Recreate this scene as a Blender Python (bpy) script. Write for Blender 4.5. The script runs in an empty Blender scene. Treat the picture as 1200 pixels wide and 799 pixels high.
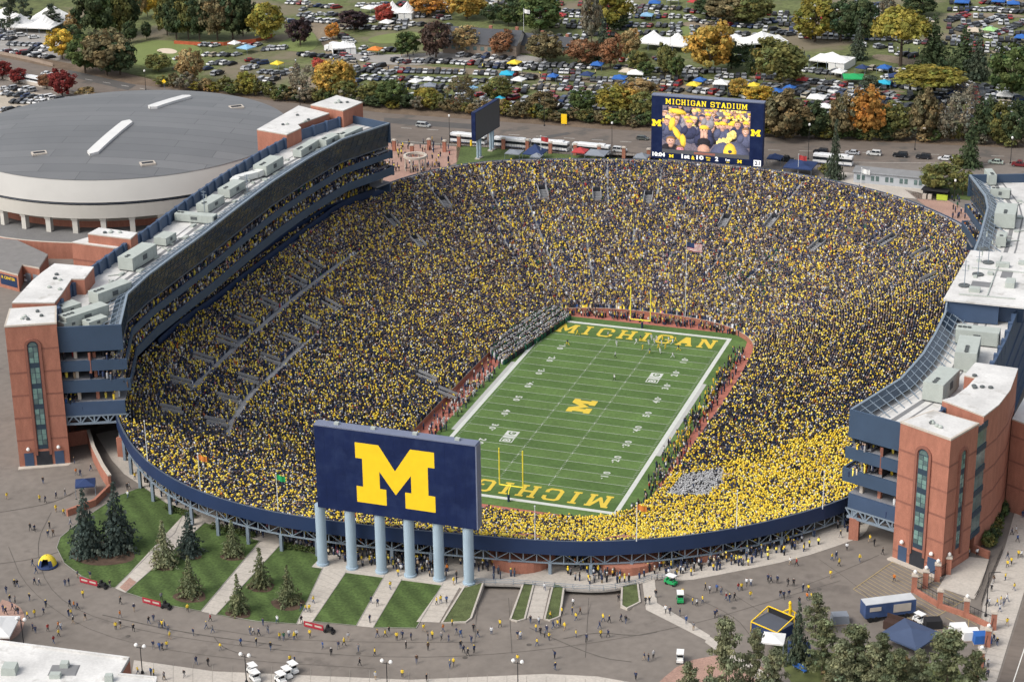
import bpy, math, random
import numpy as np
from mathutils import Vector, Matrix
R = random.Random(7)
NR = np.random.RandomState(11)
scene = bpy.context.scene
COL = scene.collection
# ---------------------------------------------------------------- camera geometry
CAM = np.array([139.6479, -455.0741, 206.9229])
RT, UP, FW = [np.array(v) for v in [[0.946236, 0.323228, -0.012737], [-0.108136, 0.353181, 0.929285], [-0.304869, 0.877945, -0.369145]]]
FPX = 2412.2
SL, Z0 = 0.0237, 17.6                     # the site falls gently towards the arena
def ray(u, v): return FW + RT*((u-600)/FPX) - UP*((v-399.5)/FPX)
def gz(x): return Z0 + SL*x
def G(u, v, h=0.0):
    "point of the sloping ground seen at photo pixel u, v (photo is 1200 x 799)"
    d = ray(u, v); n = np.array([-SL, 0, 1.0])
    t = (Z0 + h - n @ CAM)/(n @ d)
    return CAM + t*d
def AT(u, v, z):
    d = ray(u, v); return CAM + d*((z-CAM[2])/d[2])
def ATY(u, v, y):
    d = ray(u, v); return CAM + d*((y-CAM[1])/d[1])
def PJ(P):
    d = np.asarray(P, float)-CAM; Z = d @ FW
    return np.stack([600+FPX*(d @ RT)/Z, 399.5-FPX*(d @ UP)/Z], -1)
def ppm(P): return FPX/float((np.asarray(P)-CAM) @ FW)
# ---------------------------------------------------------------- materials
MATS = {}
def M(name, col, rough=0.8, var=0.15, scale=0.4, metal=0.0, spec=0.3, detail=4, fine=0.0, bump=0.0, obj=False, stretch=None, emit=0):
    if name in MATS: return MATS[name]
    m = bpy.data.materials.new(name); m.use_nodes = True; nt = m.node_tree; N = nt.nodes; L = nt.links
    b = N['Principled BSDF']; b.inputs['Roughness'].default_value = rough; b.inputs['Metallic'].default_value = metal
    b.inputs['Specular IOR Level'].default_value = spec
    tc = N.new('ShaderNodeTexCoord'); src = tc.outputs['Object']
    if stretch:
        mp = N.new('ShaderNodeMapping'); mp.inputs['Scale'].default_value = stretch; L.new(src, mp.inputs[0]); src = mp.outputs[0]
    nz = N.new('ShaderNodeTexNoise'); nz.inputs['Scale'].default_value = scale; nz.inputs['Detail'].default_value = detail
    nz.inputs['Roughness'].default_value = 0.65; L.new(src, nz.inputs['Vector'])
    mr = N.new('ShaderNodeMapRange'); mr.inputs['From Min'].default_value = 0.3; mr.inputs['From Max'].default_value = 0.7
    mr.inputs['To Min'].default_value = 1-var; mr.inputs['To Max'].default_value = 1+var; L.new(nz.outputs[0], mr.inputs[0])
    fac = mr.outputs[0]
    if fine:
        n2 = N.new('ShaderNodeTexNoise'); n2.inputs['Scale'].default_value = scale*14; n2.inputs['Detail'].default_value = 3; L.new(src, n2.inputs['Vector'])
        m2 = N.new('ShaderNodeMapRange'); m2.inputs['From Min'].default_value = 0.3; m2.inputs['From Max'].default_value = 0.7
        m2.inputs['To Min'].default_value = 1-fine; m2.inputs['To Max'].default_value = 1+fine; L.new(n2.outputs[0], m2.inputs[0])
        mu = N.new('ShaderNodeMath'); mu.operation = 'MULTIPLY'; L.new(fac, mu.inputs[0]); L.new(m2.outputs[0], mu.inputs[1]); fac = mu.outputs[0]
    vm = N.new('ShaderNodeVectorMath'); vm.operation = 'SCALE'
    if obj == 'attr':
        a = N.new('ShaderNodeAttribute'); a.attribute_name = 'Col'; L.new(a.outputs['Color'], vm.inputs[0])
    elif obj:
        oi = N.new('ShaderNodeObjectInfo'); L.new(oi.outputs['Color'], vm.inputs[0])
    else: vm.inputs[0].default_value = col[:3]
    L.new(fac, vm.inputs['Scale']); L.new(vm.outputs[0], b.inputs['Base Color'])
    if emit:
        L.new(vm.outputs[0], b.inputs['Emission Color']); b.inputs['Emission Strength'].default_value = emit
    if bump:
        bp = N.new('ShaderNodeBump'); bp.inputs['Strength'].default_value = bump; L.new(fac, bp.inputs['Height']); L.new(bp.outputs[0], b.inputs['Normal'])
    MATS[name] = m; return m
def nodes(m): return m.node_tree.nodes, m.node_tree.links, m.node_tree.nodes['Principled BSDF']
# ---------------------------------------------------------------- mesh builder
class MB:
    def __init__(s): s.v = []; s.f = []; s.m = []
    def face(s, pts, m=0):
        i = len(s.v); s.v += [tuple(map(float, p)) for p in pts]; s.f.append(tuple(range(i, i+len(pts)))); s.m.append(m)
    def hexa(s, a, b, m=0, caps=True):
        "prism between two rings of equal length a (bottom) and b (top)"
        n = len(a); i = len(s.v); s.v += [tuple(map(float, p)) for p in list(a)+list(b)]
        for k in range(n):
            j = (k+1) % n; s.f.append((i+k, i+j, i+n+j, i+n+k)); s.m.append(m)
        if caps:
            s.f.append(tuple(range(i+n-1, i-1, -1))); s.m.append(m); s.f.append(tuple(range(i+n, i+2*n))); s.m.append(m)
    def box(s, c, size, rz=0.0, m=0, taper=1.0):
        x, y, z = [d/2 for d in size]; ca, sa = math.cos(rz), math.sin(rz)
        def p(a, b, h, k): a, b = a*k, b*k; return (c[0]+a*ca-b*sa, c[1]+a*sa+b*ca, c[2]+h)
        q = [(-x, -y), (x, -y), (x, y), (-x, y)]
        s.hexa([p(a, b, -z, 1) for a, b in q], [p(a, b, z, taper) for a, b in q], m)
    def prism(s, poly, z0, z1, m=0, mtop=None):
        "poly of (x, y); z0, z1 numbers or functions of x"
        f0 = z0 if callable(z0) else (lambda x: z0); f1 = z1 if callable(z1) else (lambda x: z1)
        P = [(p[0], p[1]) for p in poly]
        if sum(P[k][0]*P[(k+1) % len(P)][1]-P[(k+1) % len(P)][0]*P[k][1] for k in range(len(P))) < 0: P.reverse()
        n = len(s.f); s.hexa([(x, y, f0(x)) for x, y in P], [(x, y, f1(x)) for x, y in P], m)
        if mtop is not None: s.m[-1] = mtop
    def tube(s, a, b, r, n=6, m=0, r2=None):
        a = Vector(a); b = Vector(b); d = (b-a).normalized(); q = d.orthogonal().normalized(); w = d.cross(q); r2 = r if r2 is None else r2
        ring = lambda c, rr: [c+(q*math.cos(6.28319*k/n)+w*math.sin(6.28319*k/n))*rr for k in range(n)]
        s.hexa(ring(a, r), ring(b, r2), m)
    def beam(s, a, b, w, h=None, m=0):
        "square bar"
        a = Vector(a); b = Vector(b); h = h or w; d = (b-a).normalized(); up = Vector((0, 0, 1))
        q = d.cross(up); q = q.normalized() if q.length > 1e-4 else Vector((1, 0, 0)); t = q.cross(d)
        ring = lambda c: [c-q*w/2-t*h/2, c+q*w/2-t*h/2, c+q*w/2+t*h/2, c-q*w/2+t*h/2]
        s.hexa(ring(a), ring(b), m)
    def lathe(s, prof, c=(0, 0, 0), n=16, m=0, sx=1, sy=1, a0=0):
        i = len(s.v)
        for r, z in prof:
            for k in range(n):
                t = a0+6.283185*k/n; s.v.append((c[0]+r*math.cos(t)*sx, c[1]+r*math.sin(t)*sy, c[2]+z))
        for j in range(len(prof)-1):
            for k in range(n):
                k2 = (k+1) % n; s.f.append((i+j*n+k, i+j*n+k2, i+(j+1)*n+k2, i+(j+1)*n+k)); s.m.append(m)
        s.f.append(tuple(i+(len(prof)-1)*n+k for k in range(n))); s.m.append(m)
    def strip(s, A, B, m=0, closed=False):
        "quads between two polylines of 3D points"
        i = len(s.v); n = len(A); s.v += [tuple(map(float, p)) for p in list(A)+list(B)]
        for k in range(n if closed else n-1):
            j = (k+1) % n; s.f.append((i+k, i+j, i+n+j, i+n+k)); s.m.append(m)
    def wall(s, poly, z0, z1, th, m=0, closed=False):
        "thick upright wall along a polyline of (x, y); thickness to the left of travel"
        P = [np.array(p[:2], float) for p in poly]; n = len(P); Q = []
        for k in range(n):
            a = P[k-1] if (k > 0 or closed) else P[k]; b = P[(k+1) % n] if (k < n-1 or closed) else P[k]
            d = b-a; d = d/(np.linalg.norm(d)+1e-9); Q.append(P[k]+np.array([-d[1], d[0]])*th)
        f0 = z0 if callable(z0) else (lambda p: z0); f1 = z1 if callable(z1) else (lambda p: z1)
        a0 = [(p[0], p[1], f0(p)) for p in P]; a1 = [(p[0], p[1], f1(p)) for p in P]
        b0 = [(q[0], q[1], f0(p)) for q, p in zip(Q, P)]; b1 = [(q[0], q[1], f1(p)) for q, p in zip(Q, P)]
        s.strip(a0, a1, m, closed); s.strip(b1, b0, m, closed); s.strip(a1, b1, m, closed); s.strip(b0, a0, m, closed)
        if not closed:
            s.face([a0[0], a1[0], b1[0], b0[0]], m); s.face([a0[-1], b0[-1], b1[-1], a1[-1]], m)
    def mesh(s, name, mats, off=None, smooth=False):
        me = bpy.data.meshes.new(name)
        v = s.v if off is None else [(p[0]-off[0], p[1]-off[1], p[2]-off[2]) for p in s.v]
        me.from_pydata(v, [], s.f)
        for m in (mats if isinstance(mats, (list, tuple)) else [mats]): me.materials.append(m)
        me.polygons.foreach_set('material_index', s.m)
        if smooth: me.polygons.foreach_set('use_smooth', [True]*len(s.f))
        me.update(); return me
ORG = {}
def build(mb, name, mats, parent=None, smooth=False, label=None):
    off = ORG.get(parent.name) if parent is not None else None
    o = bpy.data.objects.new(name, mb.mesh(name, mats, off, smooth)); COL.objects.link(o)
    if parent is not None:
        o.parent = parent; ORG[o.name] = off
    if label: o['label'] = label
    return o
def tag(o, label, cat, group=None):
    o['label'] = label; o['category'] = cat
    if group: o['group'] = group
    return o
def thing(name, label, cat, loc, group=None):
    "an empty at the base of a thing; its parts are given in world coordinates"
    o = bpy.data.objects.new(name, None); COL.objects.link(o); o.location = tuple(map(float, loc)); o.empty_display_size = 0.5
    ORG[o.name] = tuple(map(float, loc)); return tag(o, label, cat, group)
def struct(mb, name, mats, smooth=False):
    o = build(mb, name, mats, None, smooth); o['kind'] = 'structure'; return o
def place(mesh, name, loc, rz=0, sc=(1, 1, 1), color=None, parent=None):
    o = bpy.data.objects.new(name, mesh); COL.objects.link(o)
    if parent is None:
        o.location = tuple(map(float, loc)); o.rotation_euler = (0, 0, rz); o.scale = sc
    else: o.parent = parent
    if color: o.color = (*color[:3], 1)
    return o
def text_verts(txt, bold=0.0, res=2):
    cu = bpy.data.curves.new('text', 'FONT'); cu.body = txt; cu.size = 1; cu.offset = bold; cu.resolution_u = res; cu.fill_mode = 'FRONT'
    cu.align_x = 'CENTER'; cu.align_y = 'CENTER'
    o = bpy.data.objects.new('text', cu); me = o.to_mesh()
    v = [tuple(p.co) for p in me.vertices]; f = [tuple(p.vertices) for p in me.polygons]
    o.to_mesh_clear(); bpy.data.objects.remove(o); bpy.data.curves.remove(cu)
    return v, f
def put_text(mb, txt, c, ex, ey, h, m=0, bold=0.02, sx=1.0, w=None):
    "letters of height h (0.7 em caps) centred on c in the plane of unit vectors ex, ey"
    v, f = text_verts(txt, bold); xs = [p[0] for p in v]; ys = [p[1] for p in v]
    k = h/(max(ys)-min(ys)); cx, cy = (max(xs)+min(xs))/2, (max(ys)+min(ys))/2
    kx = k*sx if w is None else w/(max(xs)-min(xs))
    i = len(mb.v); c, ex, ey = map(np.array, (c, ex, ey))
    mb.v += [tuple(c+ex*(p[0]-cx)*kx+ey*(p[1]-cy)*k) for p in v]; mb.f += [tuple(i+q for q in t) for t in f]; mb.m += [m]*len(f)
# block letters: outlines in a box 1 wide, 1 high
BLOCK_M = [(0, 1), (.30, 1), (.5, .60), (.70, 1), (1, 1), (1, .74), (.915, .74), (.915, .27), (1, .27), (1, 0), (.62, 0), (.62, .27), (.70, .27), (.70, .56), (.5, .20), (.30, .56), (.30, .27), (.38, .27), (.38, 0), (0, 0), (0, .27), (.085, .27), (.085, .74), (0, .74)]
def bar(x0, y0, x1, y1): return [(x0, y0), (x1, y0), (x1, y1), (x0, y1)]
T_, S_ = .16, .05
LET = {
 'M': [[(0, 1), (.27, 1), (.5, .48), (.73, 1), (1, 1), (1, .87), (.93, .87), (.93, .13), (1, .13), (1, 0), (.68, 0), (.68, .13), (.75, .13), (.75, .66), (.54, .18), (.46, .18), (.25, .66), (.25, .13), (.32, .13), (.32, 0), (0, 0), (0, .13), (.07, .13), (.07, .87), (0, .87)]],
 'I': [bar(.40, .12, .60, .88), bar(.28, 0, .72, .12), bar(.28, .88, .72, 1)],
 'H': [bar(.10, .12, .30, .88), bar(.70, .12, .90, .88), bar(.30, .43, .70, .57), bar(0, 0, .40, .12), bar(.6, 0, 1, .12), bar(0, .88, .4, 1), bar(.6, .88, 1, 1)],
 'C': [[(.22, 1), (.78, 1), (.95, .85), (.95, .62), (.75, .62), (.75, .80), (.68, .87), (.32, .87), (.24, .8), (.24, .2), (.32, .13), (.68, .13), (.75, .2), (.75, .36), (.95, .36), (.95, .15), (.78, 0), (.22, 0), (.04, .15), (.04, .85)]],
 'G': [[(.22, 1), (.78, 1), (.95, .85), (.95, .65), (.75, .65), (.75, .80), (.68, .87), (.32, .87), (.24, .8), (.24, .2), (.32, .13), (.68, .13), (.75, .2), (.75, .38), (.55, .38), (.55, .5), (1, .5), (1, .38), (.95, .38), (.95, .15), (.78, 0), (.22, 0), (.04, .15), (.04, .85)]],
 'A': [[(.36, 1), (.64, 1), (.93, .12), (1, .12), (1, 0), (.62, 0), (.62, .12), (.71, .12), (.66, .28), (.34, .28), (.29, .12), (.38, .12), (.38, 0), (0, 0), (0, .12), (.07, .12)]],
 'N': [[(0, 1), (.30, 1), (.74, .36), (.74, .88), (.66, .88), (.66, 1), (1, 1), (1, .88), (.92, .88), (.92, 0), (.74, 0), (.26, .70), (.26, .12), (.36, .12), (.36, 0), (0, 0), (0, .12), (.08, .12), (.08, .88), (0, .88)]],
 'S': [[(.2, 1), (.8, 1), (.95, .87), (.95, .68), (.76, .68), (.76, .82), (.7, .87), (.3, .87), (.24, .82), (.24, .66), (.3, .59), (.8, .56), (.95, .43), (.95, .14), (.8, 0), (.2, 0), (.05, .14), (.05, .33), (.24, .33), (.24, .18), (.3, .13), (.7, .13), (.76, .18), (.76, .36), (.7, .43), (.2, .46), (.05, .58), (.05, .86)]],
 'T': [bar(.4, .12, .6, .87), bar(.28, 0, .72, .12), bar(.03, .87, .97, 1), bar(.03, .68, .18, .87), bar(.82, .68, .97, .87)],
 'D': [bar(.1, .13, .3, .87), [(0, 1), (.75, 1), (.96, .82), (.96, .18), (.75, 0), (0, 0), (0, .13), (.68, .13), (.76, .22), (.76, .78), (.68, .87), (0, .87)]],
 'U': [[(0, 1), (.4, 1), (.4, .88), (.3, .88), (.3, .2), (.38, .13), (.62, .13), (.7, .2), (.7, .88), (.6, .88), (.6, 1), (1, 1), (1, .88), (.9, .88), (.9, .15), (.74, 0), (.26, 0), (.1, .15), (.1, .88), (0, .88)]],
}
def put_outline(mb, outs, c, ex, ey, w, h, lift=(0, 0, 0), m=0):
    c, ex, ey, lift = map(lambda a: np.array(a, float), (c, ex, ey, lift))
    for k, o in enumerate(outs): mb.face([c+ex*((x-.5)*w)+ey*((y-.5)*h)+lift*k for x, y in o], m)
def put_word(mb, word, c, ex, ey, w, h, gap=.22, lift=(0, 0, 0), m=0, narrow='I'):
    wid = [(.72 if ch == 'I' else 1.18 if ch == 'M' else 1.0) if ch != ' ' else .55 for ch in word]
    tot = sum(wid)+gap*(len(word)-1); k = w/tot; x = -w/2; c = np.array(c, float); ex = np.array(ex, float)
    for ch, q in zip(word, wid):
        if ch != ' ': put_outline(mb, LET[ch], c+ex*(x+q*k/2), ex, ey, q*k*(1.35 if ch == 'I' else 1), h, lift, m)
        x += (q+gap)*k
def inpoly(x, y, poly):
    c = False; n = len(poly)
    for i in range(n):
        x1, y1 = poly[i][:2]; x2, y2 = poly[i-1][:2]
        if (y1 > y) != (y2 > y) and x < (x2-x1)*(y-y1)/(y2-y1)+x1: c = not c
    return c
def chaikin(P, n=2, closed=True):
    P = [np.array(p, float) for p in P]
    for _ in range(n):
        Q = []
        K = len(P) if closed else len(P)-1
        for k in range(K):
            a, b = P[k], P[(k+1) % len(P)]; Q += [a*.75+b*.25, a*.25+b*.75]
        if not closed: Q = [P[0]]+Q+[P[-1]]
        P = Q
    return P
def sheet(mb, px, h, m=0, smooth=0):
    P = [G(u, v, h) for u, v in px]
    if smooth: P = chaikin(P, smooth)
    a = sum(P[k-1][0]*P[k][1]-P[k][0]*P[k-1][1] for k in range(len(P)))
    if a < 0: P = P[::-1]
    mb.face(P, m); return P
ORD = ['first', 'second', 'third', 'fourth', 'fifth', 'sixth', 'seventh', 'eighth', 'ninth', 'tenth', 'eleventh', 'twelfth', 'thirteenth', 'fourteenth', 'fifteenth', 'sixteenth', 'seventeenth', 'eighteenth', 'nineteenth', 'twentieth', 'twenty-first', 'twenty-second', 'twenty-third', 'twenty-fourth']
# ================================================================ loops of the bowl
RIM = [(-17,-124.6),(-0.7,-123.8),(16.3,-121.8),(28,-120.3),(39.2,-117.6),(54.2,-110.5),(68.4,-99.5),(82.3,-83.5),(91,-60),(94.5,-30),(95.5,0),(95,30),(91.5,66),(83.5,94.6),(72.5,107.3),(58.5,119.5),(39.4,128.7),(17.2,135.2),(-9.3,135.5),(-35.1,130.8),(-60.1,122.5),(-73.7,113.7),(-87.5,92.1),(-93,62),(-95,30),(-95.5,0),(-94,-30),(-91,-62),(-83.7,-84.2),(-70.4,-101.8),(-58.6,-112.5),(-44.8,-120.2),(-29.7,-124)]
WALL = [(-34,-46),(-34,-28),(-33.8,0),(-33.3,28),(-32.3,44),(-30.3,54),(-26,61),(-14,65),(0,66),(14,64.6),(23,61.6),(30,55.8),(33.8,48),(34.6,28),(34.2,0),(33,-28),(32.4,-46),(30,-56),(24,-62.5),(10,-65.5),(-10,-65.5),(-24,-63),(-31,-56)]
CY = 4.0
NS = 720
def radial(poly, k):
    P = chaikin(poly, 2); ang = np.array([math.atan2((p[1]-CY)/k, p[0]) for p in P]); P = np.array(P)
    o = np.argsort(ang); ang, P = ang[o], P[o]
    a = np.concatenate([[ang[-1]-2*math.pi], ang, [ang[0]+2*math.pi]]); X = np.r_[P[-1, 0], P[:, 0], P[0, 0]]; Y = np.r_[P[-1, 1], P[:, 1], P[0, 1]]
    return lambda t: np.stack([np.interp(t, a, X), np.interp(t, a, Y)], -1)
f_in, f_out = radial(WALL, 1.9), radial(RIM, 1.42)
TH = np.linspace(-math.pi, math.pi, NS, endpoint=False)
LI, LO = f_in(TH), f_out(TH)
ZI, ZR = 1.35, 24.7
def prof(t): return ZI+(ZR-ZI)*(0.72*t+0.28*t*t)
def bowl_pt(th, t):
    a, b = f_in(th), f_out(th); p = a+(b-a)*np.asarray(t)[..., None]
    return np.concatenate([p, prof(np.asarray(t))[..., None]], -1)
_tg, _sg = np.meshgrid(np.linspace(0, 1, 140), TH)
_grid = bowl_pt(_sg.ravel(), _tg.ravel()); _gpx = PJ(_grid)
def bowl_hit(u, v):
    d = (_gpx[:, 0]-u)**2+(_gpx[:, 1]-v)**2
    k = int(np.argmin(d)); return _sg.ravel()[k], _tg.ravel()[k]
# outward unit normals of the rim loop and loops offset from it
def offs(L, d):
    T = np.roll(L, -1, 0)-np.roll(L, 1, 0); T /= np.linalg.norm(T, axis=1)[:, None]
    return L+np.stack([T[:, 1], -T[:, 0]], -1)*d
# ================================================================ ground, one sheet with the two service ramps dipped into it
mAsph = M('plaza_asphalt', (.192, .166, .142), .9, .14, .045, detail=9, fine=.09)
mRoad = M('road_asphalt', (.158, .130, .108), .9, .18, .06, detail=9, fine=.10, stretch=(.4, 1, 1))
mGrass = M('lawn_grass', (.085, .118, .036), .95, .22, .10, detail=8, fine=.3)
mRough = M('golf_grass', (.112, .128, .046), .95, .32, .035, detail=9, fine=.3)
def mixin(m, col, sc, lo, hi, det=8):
    N, L, b = m.node_tree.nodes, m.node_tree.links, m.node_tree.nodes['Principled BSDF']; src = b.inputs['Base Color'].links[0].from_socket
    tc = [q for q in N if q.type == 'TEX_COORD'][0]; nz = N.new('ShaderNodeTexNoise'); nz.inputs['Scale'].default_value = sc; nz.inputs['Detail'].default_value = det; nz.inputs['Roughness'].default_value = .6; L.new(tc.outputs['Object'], nz.inputs['Vector'])
    mr = N.new('ShaderNodeMapRange'); mr.inputs['From Min'].default_value = lo; mr.inputs['From Max'].default_value = hi; L.new(nz.outputs[0], mr.inputs[0])
    mx = N.new('ShaderNodeMix'); mx.data_type = 'RGBA'; L.new(mr.outputs[0], mx.inputs[0]); L.new(src, mx.inputs[6]); mx.inputs[7].default_value = (*col, 1); L.new(mx.outputs[2], b.inputs['Base Color'])
mixin(mRough, (.185, .155, .105), .03, .50, .62); mixin(mAsph, (.145, .125, .108), .12, .60, .68, 10); mixin(mRoad, (.10, .09, .08), .1, .55, .66, 10)
mDirt = M('worn_dirt', (.22, .175, .12), .95, .22, .10, detail=8, fine=.2)
mConc = M('concrete', (.46, .415, .36), .9, .10, .15, detail=7, fine=.10)
mConcD = M('concrete_dark', (.30, .28, .255), .9, .12, .15, detail=7, fine=.10)
mPave = M('brick_pavers', (.36, .225, .175), .9, .14, .2, detail=7, fine=.18)
mSand = M('bunker_sand', (.62, .52, .40), .95, .06, .5)
mTan = M('gravel_lot', (.40, .345, .275), .95, .12, .12, detail=8, fine=.15)
mPaint = M('road_paint', (.7, .68, .62), .8, .1, 1.5)
mYPaint = M('yellow_road_paint', (.36, .28, .15), .85, .18, 1.5)
RAMPS = [dict(o=(574, 730), i=(591, 681), w0=5.4, w1=5.1), dict(o=(694, 722), i=(696, 688), w0=7.5, w1=7.0)]
for r in RAMPS:
    a, b = G(*r['o'])[:2], G(*r['i'])[:2]; r['a'] = a; r['d'] = (b-a)/np.linalg.norm(b-a); r['L'] = float(np.linalg.norm(b-a))
def dip(X, Y):
    D = np.zeros_like(X)
    for r in RAMPS:
        x, y = X-r['a'][0], Y-r['a'][1]; t = (x*r['d'][0]+y*r['d'][1])/r['L']; w = np.abs(-x*r['d'][1]+y*r['d'][0])
        hw = r['w0']+(r['w1']-r['w0'])*np.clip(t, 0, 1)
        D = np.maximum(D, np.where(w < hw, 1.25*np.clip(t, 0, 1)**1.2, 0))
    return D
def ground():
    n = 2000; th = np.linspace(-math.pi, math.pi, n, endpoint=False)
    U = f_out(th)-np.array([0, CY]); W = np.array([0, CY])+U*(1-9.2/np.linalg.norm(U, axis=1))[:, None]; U /= np.linalg.norm(U, axis=1)[:, None]
    ds = list(np.arange(0, 34, .6))+[36, 40, 46, 55, 70, 90, 120, 160, 220, 300, 420, 600, 900, 1500]
    V = []
    for d in ds:
        p = W+U*d; V.append(np.concatenate([p, (gz(p[:, 0])-dip(p[:, 0], p[:, 1]))[:, None]], 1))
    k = len(ds); v = np.concatenate(V); i = np.arange(n); j = (i+1) % n
    F = np.concatenate([np.stack([a*n+i, a*n+j, (a+1)*n+j, (a+1)*n+i], -1) for a in range(k-1)])[:, ::-1]
    me = bpy.data.meshes.new('ground'); me.vertices.add(len(v)); me.vertices.foreach_set('co', v.ravel())
    me.loops.add(F.size); me.loops.foreach_set('vertex_index', F.ravel().astype(np.int32)); me.polygons.add(len(F)); me.polygons.foreach_set('loop_start', np.arange(0, F.size, 4, dtype=np.int32))
    me.update(); me.validate(); me.materials.append(mAsph); o = bpy.data.objects.new('ground', me); COL.objects.link(o); o['kind'] = 'structure'
ground()
# ---- sheets lying on the ground
s = MB()   # golf course and the land beyond
FARG = [(-3, 46), (100, 74), (200, 99), (320, 115), (470, 124), (700, 141), (950, 155), (1203, 163)]
Pn = [G(u, v, .05) for u, v in FARG]
Pn = [Pn[0]+(Pn[0]-Pn[1])*6]+Pn+[Pn[-1]+(Pn[-1]-Pn[-2])*6]
far = [np.array([p[0], 1300, gz(p[0])+.05]) for p in Pn]; s.strip(Pn, far); struct(s, 'golf_course_grass', mRough)
s = MB(); sheet(s, [(-4, 66), (60, 78), (150, 97), (300, 116), (455, 133), (700, 151), (950, 163), (1204, 174), (1500, 188), (1500, 212), (1204, 194), (1000, 191), (760, 184), (460, 167), (300, 139), (150, 118), (-4, 88)], .04); struct(s, 'stadium_road', mRoad)
s = MB()
sheet(s, [(150, 86), (300, 108), (470, 121), (700, 138), (950, 152), (1204, 160), (1204, 174), (950, 163), (700, 151), (455, 133), (300, 116), (150, 98), (-4, 66), (-4, 60)], .05)
sheet(s, [(200, 140), (330, 144), (440, 158), (440, 166), (300, 150)], .05)
struct(s, 'roadside_verge', M('verge_bank', (.15, .108, .074), .95, .3, .2, detail=9, fine=.3))
s = MB()
for px in ([(505, 78), (610, 84), (700, 92), (800, 100), (860, 96), (1000, 108), (1000, 112), (860, 102), (800, 106), (700, 98), (600, 90), (480, 84), (400, 78), (400, 74)],
           [(330, 108), (375, 84), (385, 60), (360, 30), (372, 20), (400, 50), (398, 80), (360, 112)], [(880, 86), (960, 96), (1060, 106), (1060, 110), (950, 102), (875, 92)],
           [(1025, 62), (1085, 72), (1140, 90), (1085, 80), (1020, 70)], [(1110, 14), (1200, 17), (1200, 22), (1110, 20)], [(905, 36), (1010, 14), (1050, 10), (1050, 16), (1000, 22), (920, 44)], [(800, 25), (850, 26), (850, 34), (800, 32)]):
    sheet(s, px, .10, smooth=2)
struct(s, 'worn_track', mDirt)
s = MB()
sheet(s, [(407, 60), (450, 66), (560, 58), (640, 68), (640, 74), (540, 72), (470, 78), (410, 70)], .12, smooth=1)
sheet(s, [(-4, 30), (60, 38), (72, 52), (70, 71), (-4, 62)], .12)
struct(s, 'clubhouse_drive', mConcD)
s = MB(); sheet(s, [(-4, 100), (60, 112), (104, 118), (70, 140), (40, 150), (-4, 152)], .08); struct(s, 'gravel_lot', mTan)
s = MB(); sheet(s, [(182, 59.5), (190, 56.5), (203, 57.5), (209, 61), (203, 63.5), (190, 62.5)], .16, smooth=2); struct(s, 'sand_bunker', mSand)
mGreen = M('putting_green', (.165, .20, .065), .95, .08, .2, detail=5, fine=.08)
s = MB(); sheet(s, [(428, 48), (440, 42), (470, 38), (492, 38), (494, 44), (475, 50), (445, 52)], .16, smooth=2)
sheet(s, [(140, 66), (165, 48), (200, 47), (240, 56), (232, 70), (190, 80), (155, 76)], .14, smooth=2); sheet(s, [(790, 30), (840, 33), (838, 50), (800, 48)], .14, smooth=2); sheet(s, [(350, 40), (368, 36), (374, 58), (345, 62), (320, 54)], .13, smooth=1)
struct(s, 'putting_green', mGreen)
s = MB(); sheet(s, [(455, 168), (540, 172), (536, 190), (505, 205), (430, 222), (440, 190)], .06); sheet(s, [(1060, 222), (1105, 232), (1160, 260), (1160, 290), (1110, 262)], .06); struct(s, 'paved_concourse', mPave)
s = MB(); sheet(s, [(535, 170), (700, 184), (790, 190), (790, 200), (535, 196)], .06); sheet(s, [(1085, 214), (1150, 222), (1150, 236), (1105, 232)], .06); struct(s, 'south_lawn', mGrass)
s = MB(); sheet(s, [(975, 200), (1085, 214), (1110, 236), (1060, 232), (960, 214)], .06); struct(s, 'south_walk', mConc)
# ---- plaza lawns, walks and kerbs
mMow = M('mown_lawn', (.064, .100, .028), .95, .22, .14, detail=7, fine=.30)
N_, L_, b_ = nodes(mMow)   # mowing stripes
w = N_.new('ShaderNodeTexWave'); w.inputs['Scale'].default_value = .11; w.inputs['Distortion'].default_value = .6; w.bands_direction = 'DIAGONAL'; tc = [n for n in N_ if n.type == 'TEX_COORD'][0]
L_.new(tc.outputs['Object'], w.inputs['Vector']); mr = N_.new('ShaderNodeMapRange'); mr.inputs['To Min'].default_value = .82; mr.inputs['To Max'].default_value = 1.16; L_.new(w.outputs['Fac'], mr.inputs[0])
vs = [n for n in N_ if n.type == 'VECT_MATH'][0]; v2 = N_.new('ShaderNodeVectorMath'); v2.operation = 'SCALE'; L_.new(vs.outputs[0], v2.inputs[0]); L_.new(mr.outputs[0], v2.inputs['Scale']); L_.new(v2.outputs[0], b_.inputs['Base Color'])
LAWN = [[(168, 570), (215, 603), (205, 625), (175, 650), (135, 689), (115, 684), (95, 675), (75, 660), (66, 642), (70, 630), (84, 618), (112, 598), (140, 580)],
        [(240, 612), (305, 634), (236, 716), (190, 708), (147, 694)], [(330, 636), (385, 652), (348, 731), (300, 728), (253, 720)],
        [(408, 666), (452, 673), (418, 733), (366, 728)], [(472, 676), (520, 683), (488, 736), (437, 735)]]
s = MB()
for px in LAWN: sheet(s, px, .05)
struct(s, 'plaza_lawn', mMow)
WALKS = [[(215, 603), (240, 612), (147, 694), (135, 689)], [(305, 634), (330, 636), (253, 720), (236, 716)], [(385, 652), (408, 666), (366, 728), (348, 731)], [(452, 673), (472, 676), (437, 735), (418, 733)],
         [(520, 683), (540, 685), (515, 729), (488, 728)], [(628, 681), (646, 681), (636, 725), (617, 724)], [(752, 676), (767, 676), (770, 706), (832, 744), (832, 752), (757, 714)]]
s = MB()
for px in WALKS: sheet(s, px, .07)
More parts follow.
